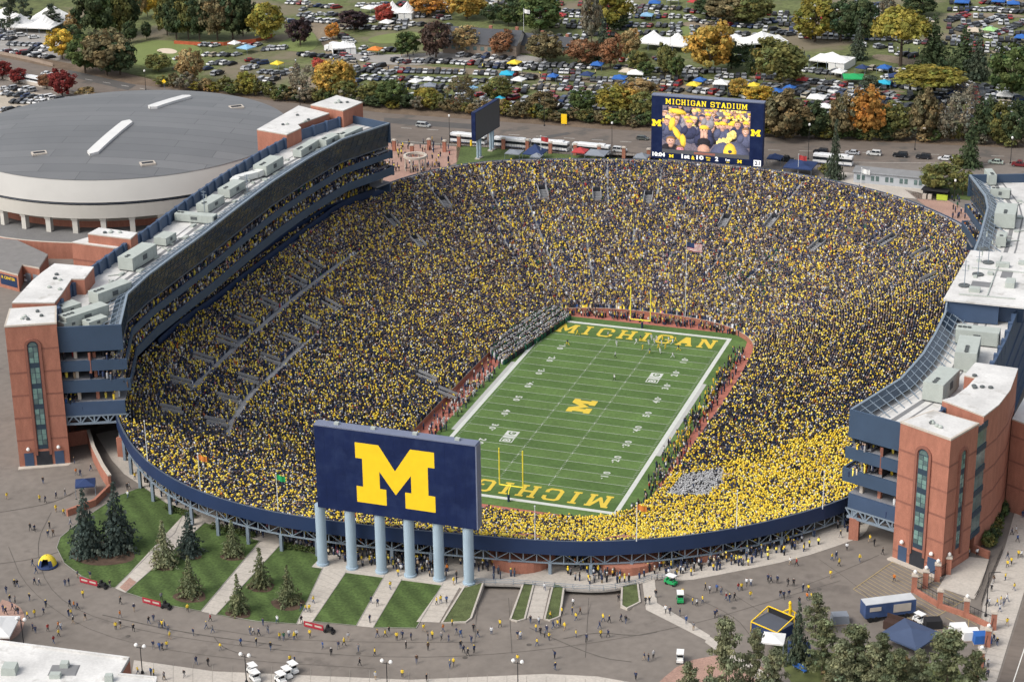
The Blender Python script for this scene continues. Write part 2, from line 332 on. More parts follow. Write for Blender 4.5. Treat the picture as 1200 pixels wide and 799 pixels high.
sheet(s, [(157, 773), (250, 786), (480, 796), (640, 789), (700, 792), (745, 800), (745, 815), (150, 815)], .07)
sheet(s, [(830, 744), (905, 793), (935, 815), (920, 820), (880, 792), (826, 752)], .075)
sheet(s, [(1200, 560), (1178, 640), (1152, 705), (1140, 810), (1164, 810), (1203, 684)], .07)
sheet(s, [(1112, 668), (1136, 652), (1160, 655), (1142, 702), (1131, 698), (1100, 688)], .08)
struct(s, 'concrete_walk', mConc)
s = MB(); sheet(s, [(770, 800), (800, 775), (850, 765), (900, 782), (930, 815), (760, 815)], .05, smooth=1); sheet(s, [(-4, 700), (22, 708), (30, 722), (26, 740), (10, 752), (-4, 752)], .05, smooth=1); sheet(s, [(140, 688), (148, 693), (160, 682), (152, 676)], .09); struct(s, 'brick_paving', mPave)
a_, b_ = G(1204, 690)[:2], G(1166, 812)[:2]; d_ = (a_-b_)/np.linalg.norm(a_-b_); n_ = np.array([d_[1], -d_[0]])
def along(t, o, h): p = a_+d_*t+n_*o; return (p[0], p[1], gz(p[0])+h)
s = MB(); s.face([along(-150, 0, .05), along(-150, 14, .05), along(285, 14, .05), along(285, 0, .05)]); struct(s, 'main_street', mRoad)
s = MB(); s.face([along(60, -2.5, .045), along(60, 0, .045), along(285, 0, .045), along(285, -2.5, .045)]); s.face([along(-150, 14, .07), along(-150, 17, .07), along(285, 17, .07), along(285, 14, .07)]); struct(s, 'street_pavement', mConc)
s = MB(); s.face([along(-150, 17, .05), along(-150, 300, .05), along(285, 300, .05), along(285, 17, .05)]); struct(s, 'street_lawn', mRough)
s = MB(); sheet(s, [(905, 752), (960, 762), (1010, 770), (1050, 778), (1120, 775), (1136, 812), (935, 812), (922, 790)], .06); struct(s, 'pine_bed', mRough)
# planting islands between the ramps, with kerbs
mBed = M('planting_bed', (.085, .105, .04), .95, .35, .5, detail=8, fine=.4)
ISL = [[(543, 688), (568, 681), (553, 725), (546, 730), (517, 730)], [(613, 682), (627, 683), (616, 726), (606, 729), (597, 726)], [(648, 682), (662, 687), (657, 723), (645, 728), (637, 726)], [(728, 687), (748, 683), (751, 706), (735, 714), (727, 710)]]
for px in ISL:
    P = [G(u, v) for u, v in px]; c = sum(P)/len(P)
    s = MB(); s.prism([c+(p-c)*.93 for p in P], lambda x: gz(x)-.2, lambda x: gz(x)+.16); struct(s, 'planting_bed', mBed)
    s = MB(); P2 = [p for p in P]
    if sum(P2[k-1][0]*P2[k][1]-P2[k][0]*P2[k-1][1] for k in range(len(P2))) < 0: P2 = P2[::-1]
    s.wall(P2, lambda p: gz(p[0])-3.2, lambda p: gz(p[0])+.28, .35, closed=True); struct(s, 'bed_kerb', mConc)
# kerbs round the lawns and pale paint on the striped bay
s = MB()
for px in LAWN:
    P = [G(u, v) for u, v in px]
    if sum(P[k-1][0]*P[k][1]-P[k][0]*P[k-1][1] for k in range(len(P))) < 0: P = P[::-1]
    s.wall(P, lambda p: gz(p[0])-.1, lambda p: gz(p[0])+.12, .14, closed=True)
struct(s, 'lawn_kerb', mConcD)
s = MB()
A, B, C_, D_ = G(1000, 690, .05), G(1049, 656, .05), G(1135, 700, .05), G(1075, 735, .05)
def stripe(p, q, wd, h=.02):
    d = (q-p)[:2]; d = d/np.linalg.norm(d); n = np.array([-d[1], d[0], 0])*wd/2; up = np.array([0, 0, h]); s.face([p-n+up, q-n+up, q+n+up, p+n+up])
for k in range(15):
    t = k/14; stripe(A+(B-A)*t, D_+(C_-D_)*t, .16)
stripe(A, B, .2, .03); stripe(D_, C_, .2, .03); stripe(C_, G(1135, 748, .05), .16)
for k in range(6):
    stripe(G(1078+k*10, 738-k*5, .05), G(1105+k*10, 752-k*5, .05), .16)
struct(s, 'parking_paint', mYPaint)
s = MB()
for (a, b) in (((470, 150), (760, 168)), ((900, 176), (1200, 184)), ((100, 93), (300, 127))):
    p, q = G(*a, .06), G(*b, .06); n = int(np.linalg.norm(q-p)/9)
    for k in range(n): stripe(p+(q-p)*(k/n), p+(q-p)*((k+.4)/n), .2)
stripe(G(1187, 800, .06), G(1203, 752, .06), .18)
stripe(G(470, 166, .06), G(760, 182.5, .06), .2); stripe(G(900, 189, .06), G(1203, 193, .06), .2)
struct(s, 'lane_paint', mPaint)
# seams, tyre marks and drains on the plaza asphalt
mSeam = M('asphalt_seam', (.105, .092, .08), .9, .25, .8)
s = MB()
def ribbon(px, wd, h=.03):
    P = chaikin([G(u, v, h) for u, v in px], 2, False); A, B = [], []
    for k in range(len(P)):
        d = P[min(k+1, len(P)-1)]-P[max(k-1, 0)]; d /= np.linalg.norm(d)+1e-9; n = np.array([-d[1], d[0], 0])*wd/2; A.append(P[k]-n); B.append(P[k]+n)
    s.strip(A, B)
for px, wd in (([(60, 600), (40, 640), (60, 700), (140, 735), (300, 760), (480, 772), (640, 762), (800, 735), (900, 705), (985, 680)], .14), ([(10, 640), (30, 690), (110, 745), (260, 772), (440, 783)], .12), ([(0, 600), (60, 590), (90, 575)], .3), ([(0, 660), (40, 655), (90, 640)], .25), ([(240, 735), (320, 748), (420, 752), (560, 752)], .12), ([(660, 748), (700, 740), (745, 745), (770, 740)], .25), ([(560, 690), (556, 760)], .12), ([(596, 700), (600, 765)], .12), ([(690, 700), (686, 770)], .12), ([(850, 690), (905, 725)], .12), ([(790, 690), (860, 720), (880, 745)], .14), ([(960, 655), (1010, 690), (1030, 715)], .12), ([(930, 690), (980, 672), (1030, 650)], .12), ([(120, 720), (220, 742), (330, 756)], .3), ([(250, 745), (262, 760), (300, 770)], .2), ([(620, 735), (700, 770), (740, 775)], .2)): ribbon(px, wd)
for u, v in ((150, 745), (420, 765), (620, 755), (860, 712), (960, 690), (40, 620), (735, 725), (545, 770)): c = G(u, v, .03); s.face([(c[0]+.5*math.cos(t), c[1]+.5*math.sin(t), gz(c[0]+.5*math.cos(t))+.03) for t in np.linspace(0, 6.28, 13)[:-1]])
struct(s, 'asphalt_seam', mSeam)
# joints of the concrete walks
s = MB(); mJoint = M('walk_joint', (.27, .245, .21), .9, .1, 1)
for a, b, c, d in ((WALKS[k][0], WALKS[k][1], WALKS[k][2], WALKS[k][3]) for k in range(6)):
    A, B, C2, D2 = G(*a, .09), G(*b, .09), G(*c, .09), G(*d, .09); n = int(np.linalg.norm(D2-A)/2.2)
    for k in range(1, n): stripe(A+(D2-A)*k/n, B+(C2-B)*k/n, .07, .004)
for k in range(1, 30): stripe(G(1200-k*1.95, 560+k*8.2, .09), G(1208-k*1.3, 560+k*8.4, .09), .07, .004)
for k in range(1, 26): stripe(G(157+k*23, 774+k*.9, .09), G(157+k*23, 800, .09), .07, .004)
struct(s, 'walk_joint', mJoint)
# patched asphalt
mPatch = M('asphalt_patch', (.095, .088, .082), .9, .12, .2, detail=6, fine=.1)
s = MB()
for px in ([(450, 138), (560, 146), (556, 152), (450, 144)], [(630, 161), (665, 155), (670, 157), (640, 163)], [(80, 82), (160, 100), (150, 106), (80, 90)]): sheet(s, px, .055)
struct(s, 'asphalt_patch', mPatch)
# ================================================================ stadium bowl
bowl = thing('stadium_bowl', 'huge oval sunken seating bowl wrapped round the green football field', 'stadium', (0, CY, 0))
mSeat = M('bleacher_concrete', (.25, .25, .265), .9, .14, .15, detail=6, fine=.25)
mNavy = M('navy_panel', (.014, .032, .088), .55, .10, .12, spec=.4)
mSteel = M('painted_steel', (.20, .245, .29), .5, .1, .4, metal=0, spec=.4)
mSteelD = M('dark_steel', (.085, .10, .125), .5, .12, .4)
mBrick = M('brick', (.37, .155, .104), .9, .16, .9, detail=8, fine=.16, stretch=(1, 1, .3))
mBrickD = M('brick_band', (.25, .105, .075), .9, .12, .3, detail=6, fine=.12)
mCap = M('stone_cap', (.50, .44, .37), .85, .08, .5)
mWhite = M('roof_membrane', (.60, .585, .555), .85, .17, .16, detail=10, fine=.06)
mixin(mWhite, (.40, .38, .345), .30, .58, .72, 10)
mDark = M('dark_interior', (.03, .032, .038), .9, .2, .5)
s = MB(); T = np.linspace(0, 1, 89); rows = []
for k in range(88):      # stepped rows
    for t, zt in ((T[k], T[k]), (T[k+1], T[k])):
        p = bowl_pt(TH, np.full(NS, t)); p[:, 2] = prof(zt); rows.append(p)
for a, b in zip(rows[:-1], rows[1:]): s.strip(a, b, 0, True)
s.f = [t[::-1] for t in s.f]
build(s, 'seating_terrace', mSeat, bowl)
s = MB(); A3 = np.c_[LI, np.zeros(NS)]; B3 = np.c_[LI, np.full(NS, ZI+.12)]; C3 = np.c_[offs(LI, .8), np.full(NS, ZI+.12)]; D3 = np.c_[offs(LI, .8), np.full(NS, ZI-.6)]
s.strip(A3, B3, 0, True); s.strip(B3, C3, 1, True); s.strip(C3, D3, 0, True); build(s, 'field_wall', [mBrick, mCap], bowl)
RB = offs(LO, .35); RB2 = offs(LO, .75)
near = (LO[:, 1] < -60) | (LO[:, 1] > 80)
def arc_idx(test):
    ok = np.array([test(*p) for p in LO]); st = [i for i in range(NS) if ok[i] and not ok[i-1]][0]; out = []
    i = st
    while ok[i % NS] and len(out) < NS: out.append(i % NS); i += 1
    return out
iN = arc_idx(lambda x, y: y < -74); iF = arc_idx(lambda x, y: y > 76)
for nm, ii, zt, zb in (('rim_band', iN, 25.9, 22.9), ('rim_band', iF, 24.4, 23.0)):
    s = MB(); a, b = RB[ii], RB2[ii]; n = len(ii); Z = lambda P, z: np.c_[P, np.full(n, z)]
    s.strip(Z(b, zb), Z(b, zt), 0); s.strip(Z(b, zt), Z(a, zt), 1); s.strip(Z(a, zt), Z(a, zb), 0); s.strip(Z(a, zb), Z(b, zb), 0); build(s, nm, [mNavy, mSteelD], bowl)
# steel truss and columns under the near rim
s = MB(); P = offs(LO, -.2)[iN]; d = np.r_[0, np.cumsum(np.linalg.norm(np.diff(P, axis=0), axis=1))]
tot = d[-1]; nb = int(tot/2.6); q = np.linspace(0, tot, nb+1); Q = np.stack([np.interp(q, d, P[:, 0]), np.interp(q, d, P[:, 1])], -1)
for k in range(nb):
    a, b = Q[k], Q[k+1]
    s.beam((*a, 22.75), (*b, 22.75), .28); s.beam((*a, 20.7), (*b, 20.7), .28); s.beam((*a, 20.85), (*a, 22.6), .2)
    s.beam((*(a if k % 2 else b), 20.85), (*(b if k % 2 else a), 22.6), .16)
build(s, 'truss_girder', mSteel, bowl)
kcol = []
k = 2; alt = 0
while k < nb:
    a = Q[k]; s = MB(); s.box((a[0], a[1], (gz(a[0])-1+20.6)/2), (.62, .62, 20.6-gz(a[0])+1)); build(s, 'column', mSteel, bowl); kcol.append(a)
    k += 3
s = MB(); U9 = LO-np.array([0, CY]); W9 = np.array([0, CY])+U9*(1-9.5/np.linalg.norm(U9, axis=1))[:, None]
s.strip(np.c_[W9, gz(W9[:, 0])-3.6], np.c_[W9, np.full(NS, 21.2)], 0, True); build(s, 'concourse_wall', mBrick, bowl)
s = MB()        # brick drums that stand out from the concourse wall
for u0, v0, r0 in ((610, 663, 6.5), (735, 664, 7.0), (825, 655, 4.5)):
    c = G(u0, v0); c = c[:2]+(np.array([0, CY])-c[:2])/np.linalg.norm(c[:2])*3
    s.lathe([(r0, gz(c[0])-.5), (r0, 20.4), (r0-.4, 20.4)], (c[0], c[1], 0), 28)
build(s, 'brick_drum', mBrick, bowl)
# concourse deck, a slab that bridges the ramps
EDGE = [(112, 508), (138, 550), (168, 570), (215, 603), (240, 612), (305, 634), (385, 652), (408, 664), (452, 672), (520, 682), (570, 684), (612, 685), (662, 690), (700, 692), (728, 689), (750, 684), (768, 677), (800, 681), (853, 671), (933, 655), (1000, 633), (1014, 625), (1020, 612)]
o3 = chaikin([G(u, v, .05) for u, v in EDGE], 1, False); i3 = []
for p in o3:
    th = math.atan2((p[1]-CY)/1.42, p[0]); q_ = f_out(np.array([th]))[0]; c = np.array([0, CY]); r = (np.linalg.norm(q_-c)-9.1)/np.linalg.norm(p[:2]-c); w2 = c+(p[:2]-c)*min(r, .985); i3.append((w2[0], w2[1], gz(w2[0])+.05))
s = MB(); s.strip(o3, i3); dn = np.array([0, 0, -.45]); s.strip([p+dn for p in o3], o3, 1); s.strip([np.array(p)+dn for p in i3], [p+dn for p in o3], 1)
struct(s, 'concourse_deck', [mConc, mConcD])
# light railings along the ramps' deck edge
s = MB(); e = [p for p in o3 if 14 < p[0] < 55]
for a, b in zip(e[:-1], e[1:]):
    for h in (.4, .75, 1.1): s.beam(a+np.array([0, 0, h]), b+np.array([0, 0, h]), .07)
    s.beam(a, a+np.array([0, 0, 1.1]), .08)
build(s, 'deck_railing', mSteel, bowl)
# ---- aisles, cross walk, portals, the blue upper wall
AISLE = [((563, 198), (580, 243)), ((500, 213), (523, 250)), ((640, 197), (637, 228)), ((638, 228), (650, 349)), ((715, 193), (708, 242)), ((777, 197), (767, 243)), ((813, 200), (803, 246)), ((863, 213), (855, 255)), ((931, 212), (913, 262)), ((1003, 227), (980, 265)), ((590, 272), (603, 310)), ((745, 270), (740, 290)), ((1042, 266), (1018, 291)), ((845, 290), (833, 325)), ((905, 295), (870, 340)), ((940, 312), (925, 328)), ((487, 437), (527, 452)), ((790, 290), (775, 330)), ((690, 285), (695, 340))]
CROSS = [[(223, 459), (250, 432), (285, 400), (310, 380), (352, 345), (395, 313), (430, 290)], [(268, 512), (270, 496), (290, 468), (307, 453), (330, 432), (353, 409), (372, 392)]]
PORT = [(367, 314), (347, 333), (313, 358), (287, 378), (265, 403), (237, 424), (210, 451), (200, 484), (387, 361), (363, 381), (340, 401), (315, 424), (290, 448), (267, 471), (253, 499), (460, 262), (490, 285), (520, 240), (635, 228), (700, 230), (760, 234), (850, 262), (905, 262), (957, 290), (1080, 300), (1040, 285), (540, 480), (500, 445), (1090, 330)]
BLUE = [(187, 404), (213, 381), (253, 354), (280, 333), (297, 318), (336, 288), (375, 261), (399, 243), (459, 224)]
def bowl_lines(L, n=12):
    out = []
    for a, b in zip(L[:-1], L[1:]):
        for k in range(n): out.append((a[0]+(b[0]-a[0])*k/n, a[1]+(b[1]-a[1])*k/n))
    return out+[L[-1]]
CUT = []       # (segment start, end, half width in metres) in plan
def bp(u, v): th, t = bowl_hit(u, v); return bowl_pt(np.array([th]), np.array([t]))[0], th, t
mStair = M('aisle_concrete', (.27, .27, .275), .9, .18, .4)
for a, b in AISLE:
    p, th0, t0 = bp(*a); q, th1, t1 = bp(*b); th = (th0+th1)/2; CUT.append((bowl_pt(np.array([th]), np.array([t0]))[0][:2], bowl_pt(np.array([th]), np.array([t1]))[0][:2], .33))
    s = MB(); t = np.linspace(min(t0, t1), max(t0, t1), 20); P = bowl_pt(np.full(20, th), t); P[:, 2] += .22; d = P[-1, :2]-P[0, :2]; d /= np.linalg.norm(d); nn = np.array([-d[1], d[0], 0])*.36
    s.strip(P-nn, P+nn); s.strip(P-nn-np.array([0, 0, .6]), P-nn); s.strip(P+nn, P+nn-np.array([0, 0, .6])); build(s, 'aisle_stair', mStair, bowl)
for L in CROSS:
    pts = [bp(u, v)[0] for u, v in L]
    for a, b in zip(pts[:-1], pts[1:]): CUT.append((a[:2], b[:2], .56))
    s = MB(); P = np.array(chaikin(pts, 2, False)); P[:, 2] += .30
    s.strip(P-np.array([.78, 0, 0]), P+np.array([.78, 0, 0])); s.strip(P+np.array([.78, 0, 0]), P+np.array([.78, 0, -.9])); build(s, 'cross_walk', mStair, bowl)
PBOX = []
for u, v in PORT:
    p, th, t = bp(u, v); c = np.array([0, CY]); d = (f_out(np.array([th]))-f_in(np.array([th])))[0]; d /= np.linalg.norm(d); rz = math.atan2(d[1], d[0]); PBOX.append((p[:2], d))
    s = MB()
    e = np.array([-d[1], d[0]])
    for sg in (-1, 1):
        a = p[:2]-d*2.6+e*sg*1.25; b = p[:2]+d*2.2+e*sg*1.25; s.beam((*a, p[2]+.1), (*b, p[2]+2.0), .2, .7)
    for k in range(6):
        a = p[:2]+d*(-2.4+k*.8); s.box((a[0], a[1], p[2]-.55+k*.26), (.5, 2.3, .3), rz, 1)
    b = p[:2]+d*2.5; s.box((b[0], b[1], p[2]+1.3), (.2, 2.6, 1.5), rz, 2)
    build(s, 'portal', [mStair, mStair, mDark], bowl)
s = MB(); pts = np.array(chaikin([bp(u, v)[0] for u, v in BLUE], 2, False)); pts[:, 2] -= .2; up = np.array([0, 0, 1.9]); w_ = np.array([-.3, 0, 0])
s.strip(pts, pts+up); s.strip(pts+up, pts+up+w_); s.strip(pts+up+w_, pts+w_); build(s, 'upper_wall', mNavy, bowl)
for a, b in zip(pts[:-1], pts[1:]): CUT.append((a[:2], b[:2], .7))
# ================================================================ spectators (uncountable: one object)
mCrowd = M('crowd_clothes', (1, 1, 1), .9, .05, 1.0, obj='attr')
PV = np.array([(-.19,-.12,.0),(.19,-.12,.0),(.19,.12,.0),(-.19,.12,.0),(-.25,-.13,1.22),(.25,-.13,1.22),(.25,.13,1.22),(-.25,.13,1.22),(-.09,-.06,1.42),(.09,-.06,1.42),(.09,.06,1.42),(-.09,.06,1.42),
               (-.13,-.13,1.48),(.13,-.13,1.48),(.13,.13,1.48),(-.13,.13,1.48),(-.12,-.12,1.75),(.12,-.12,1.75),(.12,.12,1.75),(-.12,.12,1.75)])
PF = np.array([(0,1,5,4),(1,2,6,5),(2,3,7,6),(3,0,4,7),(4,5,9,8),(5,6,10,9),(6,7,11,10),(7,4,8,11),(12,13,17,16),(13,14,18,17),(14,15,19,18),(15,12,16,19),(16,17,18,19),(12,15,14,13)])
PFC = np.array([0]*8+[2, 2, 1, 2]+[2]+[2])           # body, face, crown of the head
AV = np.array([(x, y, z) for z in (1.75, 2.05) for x, y in ((.12, .02), (.42, .02), (.42, .30), (.12, .30))]); AF = np.array([(0,1,5,4),(1,2,6,5),(2,3,7,6),(3,0,4,7),(4,5,6,7)])
PAL = {'maize': (.80, .56, .045), 'lemon': (.86, .70, .12), 'cream': (.60, .50, .33), 'gold': (.60, .36, .05), 'navy': (.026, .038, .085), 'black': (.022, .022, .026), 'grey': (.17, .17, .18), 'lgrey': (.36, .36, .37), 'white': (.70, .70, .70), 'red': (.30, .03, .03), 'brown': (.09, .055, .035), 'green': (.02, .10, .055), 'blue': (.04, .10, .28), 'tan': (.36, .26, .17), 'pink': (.5, .2, .25), 'orange': (.6, .18, .03), 'steel': (.09, .11, .15)}
SEC = {'mix': dict(navy=.43, maize=.085, lemon=.06, black=.21, grey=.085, lgrey=.065, white=.085, gold=.02, steel=.06, red=.012, brown=.02, tan=.022, cream=.03, blue=.015, orange=.010, pink=.006),
       'dark': dict(navy=.44, maize=.06, lemon=.035, black=.30, grey=.08, lgrey=.03, white=.035, gold=.025, steel=.05, red=.008, brown=.02, green=.02),
       'visit': dict(navy=.18, black=.24, green=.13, white=.13, grey=.14, lgrey=.08, maize=.08, steel=.08, brown=.04),
       'maize': dict(maize=.30, lemon=.22, gold=.03, navy=.22, black=.13, grey=.02, white=.03, cream=.05),
       'white': dict(white=.55, lgrey=.30, navy=.15), 'bgreen': dict(green=.6, black=.4), 'band': dict(white=.42, green=.42, black=.16), 'staff': dict(navy=.30, black=.22, grey=.12, maize=.12, tan=.08, white=.12, red=.08)}
HEAD = np.array([(.46, .32, .24), (.38, .25, .18), (.075, .05, .04), (.026, .038, .085), (.80, .60, .08), (.62, .62, .6), (.10, .07, .05), (.015, .015, .016)]); HEADP = [.085, .055, .24, .23, .085, .10, .085, .12]
PVS = np.concatenate([np.array([(x*.13, y*.10, 0.) for x, y in ((-1, -1), (1, -1), (1, 1), (-1, 1))]), np.array([(x*.17, y*.12, .88) for x, y in ((-1, -1), (1, -1), (1, 1), (-1, 1))]), PV+np.where(PV[:, 2:] < .1, np.array([[0, 0, .80]]), 0.)])
PFS = np.concatenate([np.array([(0,1,5,4),(1,2,6,5),(2,3,7,6),(3,0,4,7)]), PF+8]); PFCS = np.array([3]*4+list(PFC))
LEGS = np.array([(.02, .02, .025), (.035, .05, .10), (.05, .05, .055), (.22, .17, .11)])
def crowd(name, pos, face, sec, arms=.13, stand=False):
    "pos (n,3); face: heading angle; sec: array of palette names"
    n = len(pos); body = np.zeros((n, 3))
    for k in set(sec):
        i = np.where(sec == k)[0]; nm = list(SEC[k]); p = np.array([SEC[k][q] for q in nm]); p /= p.sum(); body[i] = np.array([PAL[q] for q in nm])[NR.choice(len(nm), len(i), p=p)]
    body *= NR.uniform(.75, 1.2, (n, 1)); hair = HEAD[NR.choice(len(HEAD), n, p=HEADP)]; skin = HEAD[NR.choice(2, n)]*NR.uniform(.5, 1.0, (n, 1)); yb_ = body[:, 0] > .5; yb_ &= body[:, 2] < .2; kk = np.where(yb_ & (NR.rand(n) < .5))[0]; hair[kk] = body[kk]; dk = np.where((body.max(1) < .11) & (NR.rand(n) < .42))[0]; hair[dk] = body[dk]*.9; wt = np.isin(sec, ['white']); hair[wt] = np.where(NR.rand(wt.sum(), 1) < .8, .45, .03); wt |= sec == 'band'
    mz = np.isin(sec, ['maize']); k = np.where(mz & (NR.rand(n) < .24))[0]; hair[k] = PAL['maize']
    sc = NR.uniform(.88, 1.08, n); ca, sa = np.cos(face-math.pi/2), np.sin(face-math.pi/2)
    def xf(V, pos, ca, sa, sc, wd):
        x, y = V[:, 0][None]*wd[:, None], V[:, 1][None]*wd[:, None]
        return np.stack([x*ca[:, None]-y*sa[:, None]+pos[:, :1], x*sa[:, None]+y*ca[:, None]+pos[:, 1:2], V[:, 2][None]*sc[:, None]+pos[:, 2:3]], -1)
    T_V, T_F, T_C = (PVS, PFS, PFCS) if stand else (PV, PF, PFC)
    V = xf(T_V, pos, ca, sa, sc, NR.uniform(.85, 1.1, n) if stand else NR.uniform(1.0, 1.38, n)).reshape(-1, 3); F = (T_F[None]+np.arange(n)[:, None, None]*len(T_V)).reshape(-1, 4)
    C3_ = np.stack([body, skin, hair, LEGS[NR.choice(4, n, p=[.45, .35, .12, .08])]], 1)[:, T_C].reshape(-1, 3)
    i = np.where(NR.rand(n) < np.where(mz, arms*2.2, np.where(wt, 0, arms)))[0]
    V2 = xf(AV, pos[i], ca[i], sa[i], sc[i], np.where(NR.rand(len(i)) < .5, -1.0, 1.0)); F2 = (AF[None]+np.arange(len(i))[:, None, None]*len(AV)).reshape(-1, 4)+len(V)
    col2 = np.where(NR.rand(len(i), 1) < .62, np.where(NR.rand(len(i), 1) < .5, np.array([PAL['lemon']]), np.array([PAL['maize']])), body[i]); C2 = np.repeat(col2, len(AF), 0)
    V = np.concatenate([V, V2.reshape(-1, 3)]); F = np.concatenate([F, F2]); C3_ = np.concatenate([C3_, C2])
    me = bpy.data.meshes.new(name); me.vertices.add(len(V)); me.vertices.foreach_set('co', V.ravel().astype(np.float32)); me.loops.add(F.size); me.loops.foreach_set('vertex_index', F.ravel().astype(np.int32))
    me.polygons.add(len(F)); me.polygons.foreach_set('loop_start', np.arange(0, F.size, 4, dtype=np.int32)); me.update()
    at = me.attributes.new('Col', 'FLOAT_COLOR', 'FACE'); at.data.foreach_set('color', np.c_[C3_, np.ones(len(C3_))].ravel().astype(np.float32)); me.materials.append(mCrowd)
    o = bpy.data.objects.new(name, me); COL.objects.link(o); o['kind'] = 'stuff'; return o
def seg_d(P, a, b):
    ab = b-a; t = np.clip(((P-a) @ ab)/(ab @ ab+1e-9), 0, 1); return np.linalg.norm(P-a-t[:, None]*ab, axis=1)
pos, face, sth, stt = [], [], [], []
for k in range(88):
    t = (T[k]+T[k+1])/2; th = np.linspace(-math.pi, math.pi, 3000, endpoint=False); p = bowl_pt(th, np.full(3000, t))[:, :2]
    d = np.r_[0, np.cumsum(np.linalg.norm(np.diff(np.r_[p, p[:1]], axis=0), axis=1))]; n = int(d[-1]/.53); q = (np.arange(n)+NR.uniform(-.22, .22, n)+NR.rand())*d[-1]/n % d[-1]
    tt = np.interp(q, d, np.r_[th, math.pi]); pp = bowl_pt(tt, np.full(n, t)); pp[:, 2] = prof(T[k])-.48+NR.uniform(-.16, .24, n); pos.append(pp); sth.append(tt); stt.append(np.full(n, t))
    f = f_in(tt)-f_out(tt); face.append(np.arctan2(f[:, 1], f[:, 0])+NR.uniform(-.5, .5, n))
pos, face, sth, stt = map(np.concatenate, (pos, face, sth, stt))
keep = (NR.rand(len(pos)) > .05) & ~((stt > .972) & (pos[:, 1] > 78))
for a, b, w in CUT: keep &= seg_d(pos[:, :2], np.array(a), np.array(b)) > w*1.05
for p, d in PBOX:
    r = pos[:, :2]-p; a = r @ d; b = r @ np.array([-d[1], d[0]]); keep &= ~((np.abs(a) < 2.7) & (np.abs(b) < 1.5))
pos, face, sth, stt = pos[keep], face[keep], sth[keep], stt[keep]; px = PJ(pos)
sec = np.full(len(pos), 'mix', dtype='<U6')
wob = np.sin(sth*23)+np.sin(sth*41+stt*9)
wob2 = np.sin(sth*37+stt*31)*np.sin(stt*27-sth*13)+.5*np.sin(sth*90+stt*60); sec[(wob2 > .55) & (NR.rand(len(pos)) < .8)] = 'dark'; sec[(wob2 < -.75) & (NR.rand(len(pos)) < .35)] = 'maize'; sec[(stt > .55) & (wob > .9)] = 'dark'; rs = (pos[:, 0] > 36) & (pos[:, 1] > -70) & (pos[:, 1] < 62); sec[rs & (NR.rand(len(pos)) < .62)] = 'dark'
sec[(pos[:, 1] > 60) & (stt > .66)] = np.where(NR.rand(((pos[:, 1] > 60) & (stt > .66)).sum()) < .75, 'dark', 'mix')
def inside(P, poly): return np.array([inpoly(u, v, poly) for u, v in P])
m1 = np.where((px[:, 0] > 690) & (px[:, 1] > 500))[0]
yel = inside(px[m1], [(740, 575), (800, 556), (870, 545), (930, 522), (1000, 505), (1030, 560), (1015, 600), (930, 625), (820, 640), (690, 640), (650, 610), (690, 592)]); sec[m1[yel]] = 'maize'
j = m1[~yel]; sec[j[NR.rand(len(j)) < .2]] = 'maize'
m2 = np.where((px[:, 0] > 560) & (px[:, 0] <= 700) & (px[:, 1] > 575))[0]; sec[m2[NR.rand(len(m2)) < .6]] = 'maize'
m3 = np.where((px[:, 0] > 770) & (px[:, 0] < 860) & (px[:, 1] > 550) & (px[:, 1] < 595))[0]; sec[m3[inside(px[m3], [(779, 587), (800, 563), (848, 553), (846, 572), (828, 587)])]] = 'white'
m4 = np.where((px[:, 0] > 810) & (px[:, 0] < 930) & (px[:, 1] > 290) & (px[:, 1] < 400))[0]; vis = inside(px[m4], [(845, 300), (925, 295), (900, 340), (880, 385), (830, 372), (840, 340)]); sec[m4[vis]] = np.where(NR.rand(vis.sum()) < .7, 'visit', 'mix')
crowd('spectator_crowd', pos, face, sec)
print('crowd', len(pos))
# ================================================================ playing field
YD = .9144
field = thing('football_field', 'striped green football field with white lines, yellow end zone lettering and centre emblem', 'football field', (0, 0, 0))
mTrack = M('red_track', (.40, .145, .105), .9, .10, .4, detail=5, fine=.1)
mT1 = M('turf_light', (.100, .166, .046), .92, .20, .09, detail=8, fine=.16)
mT2 = M('turf_dark', (.080, .140, .037), .92, .20, .09, detail=8, fine=.16)
mLine = M('line_white', (.56, .57, .52), .9, .06, .8)
mCoach = M('border_grey', (.42, .42, .39), .9, .06, .8)
mMaizeT = M('turf_maize', (.66, .48, .06), .9, .06, .8)
mMaize = M('maize_sign', (.92, .59, .02), .45, .04, .6)
s = MB(); s.face([(p[0], p[1], 0) for p in LI]); build(s, 'track_surface', mTrack, field)
s = MB(); n = 26; edges = np.linspace(-59.6, 59.6, n+1)
def turfx(y): k = max(0, abs(y)-52)/7.6; return (-29.2+3.2*k*k, 30.4-3.2*k*k)
s.m = []
yy = [-59.6]+[(-60+5*k)*YD for k in range(25)]+[59.6]; yy = sorted(set(round(y, 3) for y in yy if abs(y) <= 59.6))
for k, (a, b) in enumerate(zip(yy[:-1], yy[1:])):
    xa, xb = turfx(a), turfx(b); s.face([(xa[0], a, .03), (xa[1], a, .03), (xb[1], b, .03), (xb[0], b, .03)], k % 2)
build(s, 'turf', [mT1, mT2], field)
s = MB(); W, E_ = 24.384, 54.864
def rect(mb, x0, y0, x1, y1, z, m=0): mb.face([(x0, y0, z), (x1, y0, z), (x1, y1, z), (x0, y1, z)], m)
for sx in (-1, 1): rect(s, min(sx*W, sx*(W+1.1)), -E_-1.2, max(sx*W, sx*(W+1.1)), E_+1.2, .05)
for sy in (-1, 1): rect(s, -W, min(sy*E_, sy*(E_+1.2)), W, max(sy*E_, sy*(E_+1.2)), .05)
for sx in (-1, 1): rect(s, min(sx*(W+1.1), sx*(W+2.2)), -23, max(sx*(W+1.1), sx*(W+2.2)), 23, .05, 1)
